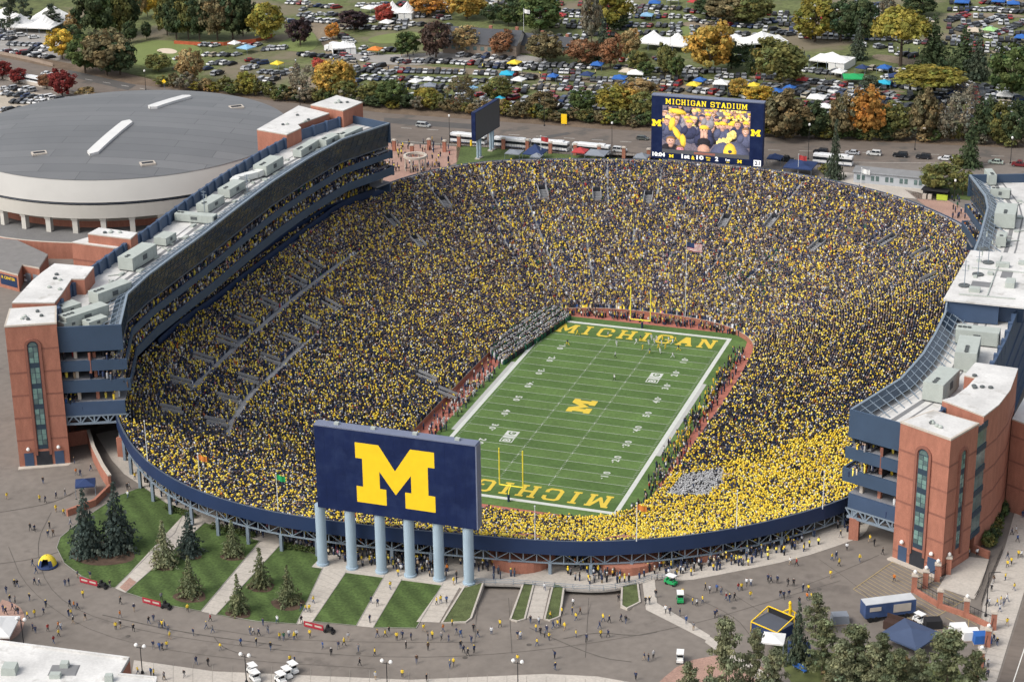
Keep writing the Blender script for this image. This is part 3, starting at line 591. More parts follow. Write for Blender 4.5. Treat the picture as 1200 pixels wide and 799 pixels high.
build(s, 'field_border', [mLine, mCoach], field)
s = MB()
for k in range(-10, 11): rect(s, -W+.35, k*5*YD-.055, W-.35, k*5*YD+.055, .052)
for k in range(-49, 50):
    if k % 5 == 0:
        continue
    for x in (-6.1, 6.1): rect(s, x-.3, k*YD-.045, x+.3, k*YD+.045, .052)
    for x in (-W+.7, W-.7): rect(s, x-.3, k*YD-.045, x+.3, k*YD+.045, .052)
for k in range(-10, 11):
    for x in (-6.1, 6.1): rect(s, x-.07, k*5*YD-.45, x+.07, k*5*YD+.45, .054)
build(s, 'yard_line', mLine, field)
for k, nm in zip(range(-4, 5), ('10', '20', '30', '40', '50', '40', '30', '20', '10')):
    y = k*10*YD
    for sx in (-1, 1):
        s = MB(); c = np.array((sx*(W-8*YD), y, .056)); ex = np.array((0, sx*1.0, 0)); ey = np.array((-sx*1.0, 0, 0))
        put_text(s, nm[0], c-ex*.98, ex, ey, 1.85, 0, .03, 1.05); put_text(s, nm[1], c+ex*.98, ex, ey, 1.85, 0, .03, 1.05)
        if k:
            d = ex*(1 if k*sx > 0 else -1); a = c+d*1.95+ey*.35; s.face([a+ey*.25, a-ey*.25, a+d*.6] if (np.cross(ey, d)[2] < 0) else [a-ey*.25, a+ey*.25, a+d*.6])
        build(s, 'yard_number', mLine, field)
for sy in (-1, 1):
    s = MB(); put_word(s, 'MICHIGAN', (0, sy*50.4, .056), (sy*1.0, 0, 0), (0, sy*1.0, 0), 44.6, 6.2, .27, (0, 0, .004)); build(s, 'end_zone_lettering', mMaizeT, field)
mNavyT = M('turf_navy', (.02, .035, .08), .9, .05, .8)
s = MB(); c = np.array((0, 0.1, .056)); put_outline(s, [BLOCK_M], c, (0, 1, 0), (-1, 0, 0), 8.2, 6.1); build(s, 'centre_emblem', mMaizeT, field)
for cx, cy in ((-11.4, -22.9), (12.6, 23.2)):
    s = MB(); ex, ey = np.array((0, 1., 0)), np.array((-1., 0, 0)); c = np.array((cx, cy, .056))
    # three white letters: outlined first, solid last
    s.m = s.m
    def blk(x0, y0, x1, y1, z, m): s.face([c+ex*x+ey*y+np.array((0, 0, z)) for x, y in ((x0, y0), (x1, y0), (x1, y1), (x0, y1))], m)
    blk(-3.3, -1.6, -.9, 1.6, 0, 0); blk(-3.05, -1.35, -1.15, 1.35, .004, 1); put_text(s, 'B', c+ex*-2.1+np.array((0, 0, .008)), ex, ey, 2.0, 0, .03)
    blk(-.7, -1.6, .2, 1.6, 0, 0); blk(.45, -1.6, 3.3, 1.6, 0, 0); put_text(s, 'G', c+ex*1.9+np.array((0, 0, .004)), ex, ey, 1.9, 1, .04)
    build(s, 'conference_mark', [mLine, mT2], field)
mPost = M('goal_yellow', (.92, .78, .07), .4, .03, .5)
for sy, nm in ((1, 'far'), (-1, 'near')):
    g = thing('goal_post', 'yellow goal post backed by the brick field wall and crowd' if sy > 0 else 'yellow goal post beside the huge navy board, before yellow-clad fans', 'goal post', (0, sy*(E_+1.9), 0), 'goal posts')
    s = MB(); pts = [(0, sy*(E_+1.9), 0), (0, sy*(E_+1.9), 1.9), (0, sy*(E_+1.6), 2.6), (0, sy*(E_+.9), 3.0), (0, sy*E_, 3.05)]
    for a, b in zip(pts[:-1], pts[1:]): s.tube(a, b, .13, 8)
    build(s, 'gooseneck', mPost, g)
    s = MB(); s.tube((-2.82, sy*E_, 3.05), (2.82, sy*E_, 3.05), .16, 8); build(s, 'crossbar', mPost, g)
    for x in (-2.82, 2.82): s = MB(); s.tube((x, sy*E_, 3.05), (x, sy*E_, 12.2), .15, 8); build(s, 'upright', mPost, g)
    s = MB(); s.lathe([(.3, 0), (.3, 1.7), (.2, 1.75)], (0, sy*(E_+1.9), .03), 10); build(s, 'pad', mNavy, g)
# ================================================================ grandstand buildings on the two long sides
mGlass = M('tinted_glass', (.026, .040, .058), .10, .35, .5, spec=.6, detail=6)
mGlassG = M('green_glass', (.16, .26, .23), .12, .3, .45, spec=.6)
mBlue = M('blue_fascia', (.045, .075, .125), .5, .10, .2, spec=.4)
mBlueP = M('blue_cladding', (.050, .082, .145), .55, .10, .2, spec=.4)
mHvac = M('hvac_grey', (.40, .43, .39), .7, .08, .5, fine=.08)
mHvacD = M('hvac_dark', (.10, .11, .11), .8, .1, 1.0)
mRoofD = M('roof_walkpad', (.20, .20, .20), .9, .1, .4)
mDeck = M('deck_floor', (.22, .22, .235), .9, .12, .4)
mPane = M('window_pane', (.10, .15, .145), .12, .35, .6, spec=.6)
mFrame = M('window_frame', (.032, .052, .075), .5, .08, .6)
mDoor = M('blue_door', (.05, .08, .14), .6, .1, .6)
mLamp = M('lamp_globe', (.80, .78, .74), .4, .03, 1)
def ins(L, d):   # offset open polyline by d to its right-hand normal
    P = [np.array(p, float) for p in L]; out = []
    for k in range(len(P)):
        t = P[min(k+1, len(P)-1)]-P[max(k-1, 0)]; t /= np.linalg.norm(t); out.append(P[k]+np.array([t[1], -t[0]])*d)
    return out
def Z3(L, z): return [np.array((p[0], p[1], z)) for p in L]
def dens(L, step):
    out = []
    for a, b in zip(L[:-1], L[1:]):
        a, b = np.array(a, float), np.array(b, float); n = max(1, int(round(np.linalg.norm(b-a)/step)))
        out += [a+(b-a)*k/n for k in range(n)]
    return out+[np.array(L[-1], float)]
deckpos, deckface = [], []
def tower(par, poly, zt, faces, glass_lo=4.0):
    "brick stair tower: poly of (x, y) counted round; faces = list of (edge index, tall window?, doors?)"
    zb = min(gz(p[0]) for p in poly); s = MB(); s.prism(poly, zb-.6, zt, 0)
    o = build(s, 'stair_tower', [mBrick], par); ORG[o.name] = ORG[par.name]
    c = sum(np.array(p) for p in poly)/len(poly)
    s = MB(); top = [c+(np.array(p)-c)*1.015 for p in poly]; s.prism(top, zt, zt+.35, 0); s.prism([c+(np.array(p)-c)*.94 for p in poly], zt+.34, zt+.37, 1); build(s, 'roof', [mCap, mWhite], o)
    for q_ in range(5):
        p_ = c+np.array([R.uniform(-2.6, 2.6), R.uniform(-2.6, 2.6)]); s = MB(); s.lathe([(.4, 0), (.45, .35), (.2, .55)], (p_[0], p_[1], zt+.36), 8); build(s, 'roof_vent', R.choice([mHvacD, mHvac]), o)
    n = len(poly)
    for h in [zt-5.6-5.3*q_ for q_ in range(5)]:
        s = MB(); s.prism([c+(np.array(p)-c)*1.006 for p in poly], h, h+.42); build(s, 'brick_band', mBrickD, o)
    for e, win, doors, wf in faces:
        a, b = np.array(poly[e]), np.array(poly[(e+1) % n]); t = (b-a)/np.linalg.norm(b-a); nn = np.array([t[1], -t[0]])
        if nn @ ((a+b)/2-c) < 0: nn = -nn
        L = np.linalg.norm(b-a); g0 = gz((a[0]+b[0])/2)
        def pt(x, z, o_=0): q = a+t*x+nn*o_; return (q[0], q[1], z)
        def slab(mb, x0, x1, z0, z1, o0, o1, m=0): mb.hexa([pt(x0, z0, o0), pt(x1, z0, o0), pt(x1, z0, o1), pt(x0, z0, o1)], [pt(x0, z1, o0), pt(x1, z1, o0), pt(x1, z1, o1), pt(x0, z1, o1)], m)
        if win:
            w = L*wf; x0, x1 = L/2-w/2, L/2+w/2; zlo, zhi = g0+glass_lo, zt-3.6-w/2
            s = MB(); arc = lambda r, o_: [pt(L/2+r*math.cos(math.pi*k/14), zhi+r*math.sin(math.pi*k/14), o_) for k in range(15)]
            A, B = arc(w/2+.7, .30), arc(w/2+.15, .30); s.strip(A, B); s.strip(arc(w/2+.7, 0), A); s.strip(B, arc(w/2+.15, 0)); slab(s, x0-.7, x0-.15, g0+2.6, zhi, 0, .3); slab(s, x1+.15, x1+.7, g0+2.6, zhi, 0, .3); build(s, 'brick_arch', mBrickD, o)
            s = MB(); f = [pt(x0, zlo, .06), pt(x1, zlo, .06)]+arc(w/2, .06); s.face(f); wo = build(s, 'window', mFrame, o); ORG[wo.name] = ORG[par.name]
            m = MB(); npan = 5; hh = (zhi-zlo)/npan
            for k in range(npan):
                z0, z1 = zlo+k*hh+1.0, zlo+(k+1)*hh-.12
                for c2 in range(2):
                    for r2 in range(3): slab(m, x0+.15+c2*(w-.15)/2, x0+(c2+1)*(w-.15)/2, z0+r2*(z1-z0)/3, z0+(r2+.93)*(z1-z0)/3, .07, .10, 0 if (r2+k+c2) % 3 else 1)
            fa = [pt(L/2+(w/2-.2)*math.cos(math.pi*k/14), zhi+(w/2-.2)*math.sin(math.pi*k/14), .11) for k in range(15)]; m.face(fa, 1)
            build(m, 'pane', [mGlassG, mPane], o)
        if doors:
            for x in (L*.2, L*.8):
                s = MB(); slab(s, x-1.0, x+1.0, g0, g0+3.2, .0, .08); build(s, 'door', mDoor, o)
                s = MB(); q = pt(x, g0+4.3, .45); s.lathe([(.05, -.45), (.38, -.2), (.4, .1), (.2, .38)], q, 10); build(s, 'wall_lamp', mLamp, o)
            s = MB(); slab(s, L/2-1.7, L/2+1.7, g0, g0+3.4, .0, .09); build(s, 'entrance', mDark, o)
            s = MB(); slab(s, -.3, L+.3, g0-.3, g0+.12, .0, 1.3); build(s, 'plinth', mCap, o)
    return o
def penthouse(par, pix, z, name='penthouse', mod=None, bands=True, outline=None):
    poly = [AT(u, v, z)[:2] for u, v in pix] if outline is None else outline
    zb = min(gz(p[0]) for p in poly)-.5; s = MB(); s.prism(poly, zb, z, 0); o = build(s, name, [mBrick], par); ORG[o.name] = ORG[par.name]
    c = sum(np.array(p) for p in poly)/len(poly)
    s = MB(); s.prism(poly, z+.01, z+.3, 0, 1); build(s, 'roof', [mCap, mWhite], o)
    for q_ in range(5):
        f = R.uniform(.1, .9); a_, b_ = np.array(poly[q_ % len(poly)]), np.array(poly[(q_+len(poly)//2) % len(poly)]); p_ = c+((a_+(b_-a_)*f)-c)*.55
        s = MB(); s.lathe([(.45, 0), (.5, .35), (.2, .5)], (p_[0], p_[1], z+.3), 8); build(s, 'roof_vent', R.choice([mHvacD, mHvac]), o)
    if bands:
        for h in np.arange(zb+6, z-2, 5.4):
            P = [np.array(p) for p in poly]
            if sum(P[k-1][0]*P[k][1]-P[k][0]*P[k-1][1] for k in range(len(P))) < 0: P = P[::-1]
            s = MB(); s.wall(P[::-1], h, h+.4, .06, closed=True); build(s, 'brick_band', mBrickD, o)
    return o
def grandstand(name, label, F, sgn, tw, tfaces, wf=.2):
    "F: field-side facade near to far at roof height; sgn +1 when the field lies towards +x"
    top = 47.0; F = [np.array(p, float) for p in F]; inn = lambda d: ins(F, d*sgn); B = inn(-15.0)
    x0, y0 = (F[0]+B[0])/2
    g = thing(name, label, 'grandstand', (x0, y0, gz(x0)))
    def band(nm, o0, o1, z0, z1, mat, th=.45, part=True):
        s = MB(); a, b = inn(o0), inn(o1); a2, b2 = inn(o0-th), inn(o1-th)
        s.strip(Z3(a, z0), Z3(b, z1)); s.strip(Z3(b, z1), Z3(b2, z1)); s.strip(Z3(b2, z1), Z3(a2, z0)); s.strip(Z3(a2, z0), Z3(a, z0))
        for k in (0, -1): s.face([(*a[k], z0), (*b[k], z1), (*b2[k], z1), (*a2[k], z0)])
        return build(s, nm, mat, g)
    band('glass_facade', -.8, 0, 40.3, top-.3, mGlass); band('top_rail', .05, .05, top-.3, top+.1, mSteel, .5); band('sill_rail', -.7, -.7, 40.0, 40.35, mSteelD, .6)
    s = MB()
    for p in dens(F, 2.4):
        q = p
    a, b = dens(inn(-.66), 2.4), dens(inn(.06), 2.4)
    for p, q in zip(a, b): s.beam((*p, 41.2), (*q, top-.3), .06)
    for zz in (43.1, 45.0): 
        L = inn(-.7+.7*(zz-41.2)/5.5+.06)
        for p, q in zip(L[:-1], L[1:]): s.beam((*p, zz), (*q, zz), .09)
    build(s, 'glazing_bars', mFrame, g)
    band('balcony_front', .4, .5, 36.9, 38.7, mBlue, .35); band('balcony_front', 1.0, 1.2, 31.9, 34.2, mBlue, .35); band('balcony_front', -6.6, -6.5, 24.6, 26.3, mNavy, .35)
    for (o0, z0, rise, nr) in ((.2, 37.2, 2.6, 6), (.8, 32.3, 3.6, 8), (-6.9, 25.3, 4.2, 8)):
        s = MB(); st = [inn(o0-k*.85) for k in range(nr+1)]
        for k in range(nr):
            z = z0+rise*k/nr; s.strip(Z3(st[k], z), Z3(st[k+1], z)); s.strip(Z3(st[k+1], z), Z3(st[k+1], z+rise/nr))
            for p in dens(ins(F, (o0-(k+.5)*.85)*sgn), .52):
                if R.random() < (.5 if z0 > 36 else .84):
                    deckpos.append((p[0]+R.uniform(-.1, .1), p[1]+R.uniform(-.1, .1), z)); deckface.append((0 if sgn > 0 else math.pi)+R.uniform(-.4, .4))
        s.strip(Z3(inn(o0), z0-.4), Z3(inn(o0-nr*.85), z0-.4)); build(s, 'seating_deck', mDeck, g)
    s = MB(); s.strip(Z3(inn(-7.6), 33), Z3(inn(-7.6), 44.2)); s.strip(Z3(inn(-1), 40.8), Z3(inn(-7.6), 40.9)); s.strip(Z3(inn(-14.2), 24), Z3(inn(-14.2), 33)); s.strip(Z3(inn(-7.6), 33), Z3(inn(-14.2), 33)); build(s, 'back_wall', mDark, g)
    s = MB()
    for p in dens(inn(-7.3), 6.0):
        for z0, z1 in ((36, 40.8),): s.beam((*p, z0), (*p, z1), .5)
    build(s, 'inner_column', mBrickD, g)
    s = MB(); rl = 44.7; s.strip(Z3(inn(-.5), rl), Z3(B, rl)); s.strip(Z3(inn(-.5), rl-.5), Z3(B, rl-.5)); build(s, 'roof', mWhite, g)
    s = MB(); s.strip(Z3(inn(-6.2), rl+.03), Z3(inn(-7.2), rl+.03)); s.strip(Z3(inn(-8.6), rl+.03), Z3(inn(-9.0), rl+.03)); build(s, 'roof_walkway', mRoofD, g)
    s = MB(); a, b = dens(F, 3.0), dens(inn(-5.6), 3.0)
    for p, q in zip(a, b): s.beam((*p, top), (*q, rl+.05), .16)
    for f in (.25, .5, .75):
        for (p, q), (p2, q2) in zip(list(zip(a, b))[:-1], list(zip(a, b))[1:]):
            u = p+(q-p)*f; u2 = p2+(q2-p2)*f; z = top+(rl-top)*f; s.beam((*u, z), (*u2, z), .11)
    build(s, 'canopy_frame', mSteel, g)
    s = MB(); s.strip(Z3(ins(F, -.3*sgn), top-.1), Z3(ins(F, -2.8*sgn), top-.1-(top-rl)*.5)); build(s, 'canopy_glass', mGlass, g)
    # outer wall with piers, parapet
    s = MB(); Bd = dens(B, 5.0)
    s.strip([(p[0], p[1], gz(p[0])-.5) for p in B], Z3(B, 44.7)); s.strip(Z3(B, 44.7), Z3(B, 47.6)); s.strip(Z3(B, 47.6), Z3(inn(-14.5), 47.6)); s.strip(Z3(inn(-14.5), 47.6), Z3(inn(-14.5), 44.7)); build(s, 'outer_wall', mBlueP, g)
    s = MB()
    for p in Bd[1:-1]:
        t = (B[-1]-B[0])/np.linalg.norm(B[-1]-B[0]); s.box((p[0]+.3*sgn*1.6, p[1], 46.2), (1.0, 1.2, 3.2), math.atan2(t[1], t[0])-math.pi/2)
    for z in (19, 24, 29, 34, 39):
        o = ins(F, -15.3*sgn)
        s.strip(Z3(o, z), Z3(o, z+1.9)); s.strip(Z3(o, z+1.9), Z3(B, z+1.9))
    build(s, 'parapet_pier', mBlueP, g)
    # ends: horizontal blue bands with open decks between
    for k, sg in ((0, -1), (-1, 1)):
        a, b = F[k], B[k]; t = (b-a)/np.linalg.norm(b-a); d = F[1]-F[0] if k == 0 else F[-1]-F[-2]; d = d/np.linalg.norm(d)*sg; L = np.linalg.norm(b-a)
        def q(x, z, o): p = a+t*x+d*o; return (p[0], p[1], z)
        def blk(mb, x0, x1, z0, z1, o0, o1, m=0): mb.hexa([q(x0, z0, o0), q(x1, z0, o0), q(x1, z0, o1), q(x0, z0, o1)], [q(x0, z1, o0), q(x1, z1, o0), q(x1, z1, o1), q(x0, z1, o1)], m)
        for z0, z1, xi in ((41.2, top, -.1), (36.6, 39.0, -.6), (31.6, 34.4, -1.0), (26.2, 29.2, .6)):
            s = MB(); blk(s, xi, L, z0, z1, -.2, .25); build(s, 'end_band', mBlue if z0 > 27 else mBlueP, g)
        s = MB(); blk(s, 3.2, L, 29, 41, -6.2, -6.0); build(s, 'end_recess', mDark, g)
        for z in (29.25, 34.45, 39.05):
            s = MB(); blk(s, .5, L, z-.3, z, -6, -.2); build(s, 'deck_floor', mDeck, g)
            for x in np.arange(1.2, L-.5, .9):
                if R.random() < .22:
                    c = q(x, z, -R.uniform(.6, 2.5)); deckpos.append(c); deckface.append(math.atan2(d[1], d[0]))
        for x in (2.5, 6.5, 10.5):
            for z0, z1 in ((29.25, 31.6), (34.45, 36.6), (39.05, 41.2)):
                s = MB(); blk(s, x-.35, x+.35, z0, z1, -2.0, -1.3, 0 if x != 6.5 else 1); build(s, 'end_column', [mCap, mBrick], g)
        if k == 0:
            s = MB(); s.beam(q(.5, 24.2, .1), q(L, 24.2, .1), .45); s.beam(q(.5, 26, .1), q(L, 26, .1), .35)
            for x in np.arange(1.5, L-1, 3.0):
                s.beam(q(x, 24.2, .1), q(x-1.4, 26, .1), .28); s.beam(q(x, 24.2, .1), q(x, 26, .1), .28); s.beam(q(x, 24.2, .1), q(x+1.4, 26, .1), .28)
            build(s, 'end_truss', mSteel, g)
            p = q(2.0, 0, -.4); s = MB(); s.box((p[0], p[1], (26.2+gz(p[0]))/2+2), (.9, .9, 26.2-gz(p[0])-4)); s.box((p[0], p[1], gz(p[0])+2.2), (1.9, 1.9, 4.8), 0, 1); build(s, 'support_pier', [mSteel, mBrick], g)
    if tw: tower(g, tw, 48.3, tfaces)
    return g
FL = [(-76.5, -90.3), (-84.3, -73.0), (-85.9, -60), (-86.4, -48), (-87.0, -30), (-88.3, -8), (-89.2, 14), (-88.9, 36), (-87.4, 56.2), (-80.9, 75.3)]
TL = [(-88.2, -97.2), (-97.8, -102.3), (-102.5, -92.6), (-93.6, -88.0)]
east = grandstand('grandstand', 'blue glass grandstand with white roof alongside the grey domed arena', FL, 1, TL, [(0, True, True, .2), (1, True, False, .2)])
FR = [(81.7, -89.2), (88.4, -71.0), (90.6, -57), (91.4, -45), (92.0, -20), (92.6, 0), (92.6, 22), (91.7, 45), (89.9, 55), (84.0, 71.6)]
FRr = FR
TR = [(92.3, -96.0), (102.4, -101.3), (106.4, -92.4), (97.4, -88.8)]
west = grandstand('grandstand', 'blue glass grandstand with press box rising above the beige pavement and street', FR, -1, TR, [(0, True, True, .2), (1, True, False, .16)])
# brick penthouses, cut out to the ground on the outer side
penthouse(east, [(14, 356), (64, 356), (72, 346), (80, 334), (84, 328), (99, 328), (110, 314), (64, 310), (50, 320), (38, 330)], 48.3)
penthouse(east, [(84, 285), (137, 292), (149, 284), (104, 279)], 46.2); penthouse(east, [(103, 275), (153, 281), (161, 274), (116, 268)], 48.6)
penthouse(east, [(301, 153), (336, 159), (353, 151), (349, 147), (386, 134), (350, 125)], 48.5); penthouse(east, [(364, 124), (402, 131), (425, 121), (395, 113)], 49.5)
p2 = penthouse(west, [(1104, 470), (1153, 489), (1171, 475), (1184, 458), (1193, 433), (1143, 426), (1130, 441), (1143, 444), (1133, 455), (1118, 466)], 48.8)
penthouse(west, [(1186, 492), (1235, 510), (1260, 470), (1204, 460)], 40.0)
# recessed glass strip between tower and penthouse on the street side
s = MB(); a, b = np.array(TR[2]), np.array([107.6, -88.4]); s.prism([a, b, b+np.array([-1.2, .6]), a+np.array([-1.2, .6])], gz(105)+4, 47.0); o = build(s, 'stair_glass', mPane, west); ORG[o.name] = ORG[west.name]
s = MB()
for k in range(6):
    z = gz(105)+4+k*4.5; s = MB(); s.prism([a+np.array([.15, 0]), b+np.array([.15, 0]), b, a], z, z+1.2); build(s, 'spandrel', mFrame, west)
# press box: taller white-roofed block in the middle of the west side
s = MB(); PBX = [(91.6, -30.5), (103, -30.0), (103, -28), (108, -27.5), (108, 4), (93.2, 3.0)]; s.prism(PBX, 44.9, 49.4, 0, 1); s.prism([(91.2, -30.9), (108.4, -30.9), (108.4, 4.4), (92.8, 3.4)], 49.4, 49.41+.35, 1)
build(s, 'press_box', [mBlueP, mWhite], west)
s = MB()
for x_, y_, lx, ly, hh in ((97, -24, 2.4, 1.6, .9), (99, -12, 1.2, 1.2, .6), (101, -6, 3.0, 1.4, 1.0), (95.5, -4, 1.0, 1.0, .5), (104, -18, 2.0, 3.6, 1.2), (105, -3, 1.6, 1.6, .7), (96, -15, .8, .8, .5)): s.box((x_, y_, 49.76+hh/2), (lx, ly, hh))
for a_, b_ in (((94, -27, 49.9), (106, -26.5, 49.9)), ((100, -26, 49.9), (100, 1, 49.9)), ((94.5, -9, 49.9), (107, -9, 49.9))): s.beam(a_, b_, .22)
build(s, 'roof_fitting', mHvac, west); s = MB(); s.box((98, -19, 49.79), (4.5, 3.2, .05)); s.box((102.5, -11, 49.79), (2.4, 5, .05)); build(s, 'roof_pad', mRoofD, west)
for g_, xs in ((east, -1), (west, 1)):
    s = MB()
    for k_ in range(26):
        y_ = -62+k_*4.9+R.uniform(-1.5, 1.5); x_ = xs*(94.5 if xs < 0 else 98)+R.uniform(-2.5, 2.5); 
        if xs > 0 and -34 < y_ < 7: continue
        s.box((x_, y_, 44.95), (R.uniform(.4, 1.4), R.uniform(.4, 2.4), .45)); s.beam((x_, y_, 44.85), (x_+xs*R.uniform(1, 3), y_+R.uniform(-3, 3), 44.85), .18)
    build(s, 'roof_pipe', mHvac, g_)
s = MB(); s.beam((92, -30.6, 49), (92, -36, 45), .3); build(s, 'press_box_brace', mSteel, west)
# ---- rooftop machinery
def hvac(u, v, z, L, Wd, H, rz, label, fans=3):
    p = AT(u, v, z); t = thing('rooftop_unit', label, 'air handler', (p[0], p[1], z), 'rooftop air handlers'); ca, sa = math.cos(rz), math.sin(rz)
    def w(x, y, h): return (p[0]+x*ca-y*sa, p[1]+x*sa+y*ca, z+h)
    s = MB(); s.box(w(0, 0, .15), (L*.96, Wd*.9, .3), rz, 1); s.box(w(0, 0, H/2+.3), (L, Wd, H), rz, 0)
    n = max(2, int(L/1.4))
    for k in range(n+1): s.box(w(-L/2+L*k/n*.98+.05, 0, H/2+.3), (.06, Wd+.06, H*.98), rz, 1 if k in (0, n) else 0)
    build(s, 'casing', [mHvac, mHvacD], t)
    for k in range(fans):
        s = MB(); s.lathe([(.42, 0), (.45, .18), (.36, .18), (.34, .05)], w(-L/2+.7+k*1.0, 0, H+.3), 12, 0); build(s, 'fan', mHvacD, t)
    s = MB(); s.box(w(L/2+.06, 0, H*.55+.3), (.1, Wd*.6, H*.5), rz); build(s, 'louvre', mHvacD, t); s = MB(); s.box(w(0, -Wd/2-.05, H*.55+.3), (L*.16, .1, H*.4), rz); build(s, 'louvre', mHvacD, t)
DL = math.radians(88)
for a in ((408, 158, 7.5, 2.8, 2.6, DL-.15, 'grey air handler by the roof corner above the paved gate court', 2), (384, 165, 6, 2.8, 2.6, DL-.1, 'pale grey air handler in front of the tall brick penthouse', 2), (357, 174, 9, 2.6, 2.4, DL, 'long grey air handler beside the twin brick penthouses', 3),
          (313, 196, 8, 4, 3.2, DL, 'large pale air handler beside a curved white duct', 3), (270, 222, 7, 3.5, 2.6, DL, 'grey air handler between curved duct and slim mast', 2), (245, 239, 7, 3.4, 2.4, DL, 'grey air handler standing midway along the navy pilastered parapet', 2), (228, 255, 8.5, 2.6, 2.2, 0.05, 'grey air handler set crosswise with dark slots in its end', 2),
          (160, 304, 9, 4, 3.6, DL, 'tall grey air handler with two roof fans by the low brick penthouses', 2), (192, 280, 4, 3.4, 2.2, DL, 'low white topped unit at the end of the tall air handler', 0), (128, 345, 8, 3.4, 3.2, DL-.3, 'grey louvred air handler inside the penthouse corner', 3), (97, 372, 9, 3.2, 3.0, DL-.4, 'long grey air handler nearest the blue end wall', 3), (78, 362, 4, 3.5, 2.2, DL-.4, 'squat silver duct box against the brick stair tower', 1), (80, 378, 4, 3, 1.8, DL-.4, 'low silver duct box at the brick tower foot', 1), (110, 376, 4, 2.6, 1.6, DL-.4, 'small slatted grey unit at the blue end wall', 1)):
    hvac(a[0]+2, a[1]+5, 44.75, a[2]*1.25, a[3], a[4]*.85, a[5], a[6], a[7])
DR = math.radians(92)
for a in ((1145, 402, 9, 3.6, 3.0, 0, 'long grey air handler under the blue press box wall', 3), (1133, 425, 10, 4.4, 3.8, DR, 'grey air handler with louvred front below the press box', 4), (1102, 462, 9.5, 4.2, 3.8, DR-.25, 'grey air handler with three roof fans beside the brick penthouse', 3), (1178, 262, 9, 5, 3.6, DR, 'large grey air handler on the far roof behind the white press box', 3), (1173, 287, 4, 2.4, 2.4, DR, 'small white fan unit near the press box far wall', 1), (1160, 214, 6, 2, 2.6, DR+.3, 'slim grey duct unit at the far blue roof corner', 2), (1172, 232, 5, 2, 2.2, 0, 'low grey duct unit behind the far roof corner', 2)):
    hvac(a[0], a[1], 44.75, *a[2:6], a[6], a[7])
t = thing('curved_duct', 'white curved duct bending round on the arena side roof', 'duct', AT(300, 206, 44.75)); s = MB(); pts = [AT(u, v, 46.0) for u, v in ((312, 199), (300, 204), (288, 207), (278, 210), (274, 214))]
for a, b in zip(pts[:-1], pts[1:]): s.beam(a, b, 2.2, 1.6)
build(s, 'duct_run', M('duct_white', (.66, .66, .62), .6, .05, .5), t)
for k, (u, v, z, h, lb) in enumerate(((240, 250, 44.8, 6, 'slim grey mast with crossarms midway on the arena side roof'), (290, 226, 44.8, 5, 'short grey mast beside the curved duct'), (1130, 335, 49.8, 6, 'lattice antenna mast at the press box corner'), (1146, 322, 49.8, 7, 'middle antenna mast on the press box roof'), (1158, 308, 49.8, 7, 'antenna mast beside the open roof hatch'), (1152, 292, 49.8, 5, 'antenna mast at the far edge of the press box roof'))):
    p = AT(u, v, z); t = thing('antenna_mast', lb, 'antenna', p, 'roof antennas'); s = MB(); s.tube(p, p+np.array([0, 0, h]), .09, 6)
    for q in (.6, .8, .95): s.beam(p+np.array([-.7, 0, h*q]), p+np.array([.7, 0, h*q]), .08)
    build(s, 'mast', mSteel, t); s = MB(); s.lathe([(1.3, 0), (1.3, .25), (1.0, .3)], p, 10); build(s, 'ballast_base', mHvacD, t); s = MB(); s.box((p[0]+.6, p[1]+.2, p[2]+h*.72), (.3, .2, 1.1)); build(s, 'antenna_panel', mHvac, t)
crowd('terrace_crowd', np.array(deckpos), np.array(deckface), np.where(np.array(deckpos)[:, 2] > 36.5, 'dark', 'mix').astype('<U6'), .05)
# ================================================================ the big board with the block letter, back to the plaza
mSteelL = M('pale_blue_column', (.34, .43, .50), .55, .06, .3)
mNavyB = M('board_navy', (.008, .017, .066), .55, .16, .25, spec=.2)
mixin(mNavyB, (.017, .030, .088), .35, .46, .70, 10)
yb = -127.6
BT = dict(tl=ATY(368, 499, yb-.9), tr=ATY(558, 521.5, yb-.9), bl=ATY(373, 597.5, yb-.9), br=ATY(558, 616, yb-.9))
x0, x1 = (BT['tl'][0]+BT['bl'][0])/2, (BT['tr'][0]+BT['br'][0])/2; zt, zb = (BT['tl'][2]+BT['tr'][2])/2, (BT['bl'][2]+BT['br'][2])/2
print('board', x0, x1, zb, zt)
brd = thing('stadium_board', 'huge navy board with yellow block letter on six pale blue columns', 'signboard', ((x0+x1)/2, yb, gz(0)))
s = MB(); s.box(((x0+x1)/2, yb+.1, (zt+zb)/2), (x1-x0, 2.2, zt-zb)); 
for k in range(1, 14): pass
build(s, 'board_body', mNavyB, brd)
s = MB(); n = 16; W_ = x1-x0
for k in range(n):
    for j in range(4):
        a = x0+W_*k/n; s.box((a+W_/n/2, yb-1.03, zb+(zt-zb)*(j+.5)/4), (W_/n-.012, .05, (zt-zb)/4-.012))
build(s, 'face_panel', mNavyB, brd)
s = MB(); s.box(((x0+x1)/2, yb+.1, zt+.12), (W_+.1, 2.4, .24)); s.box((x1+.12, yb+.1, (zt+zb)/2), (.24, 2.3, zt-zb)); build(s, 'edge_trim', M('board_edge_grey', (.16, .18, .25), .6, .08, .4), brd)
for fx in (.13, .36, .62, .88):
    s = MB(); s.box((x0+W_*fx, yb+.2, zt+.45), (.9, .7, .5)); build(s, 'roof_box', mHvac, brd)
s = MB(); cM = (ATY(413, 523, yb-1.2)+ATY(507, 597, yb-1.2))/2; wM = 16.4; hM = 13.0
put_outline(s, [BLOCK_M], (cM[0]+.5, yb-1.075, cM[2]+.15), (1, 0, 0), (0, 0, 1), 16.1, 12.5); build(s, 'block_letter', mMaize, brd)
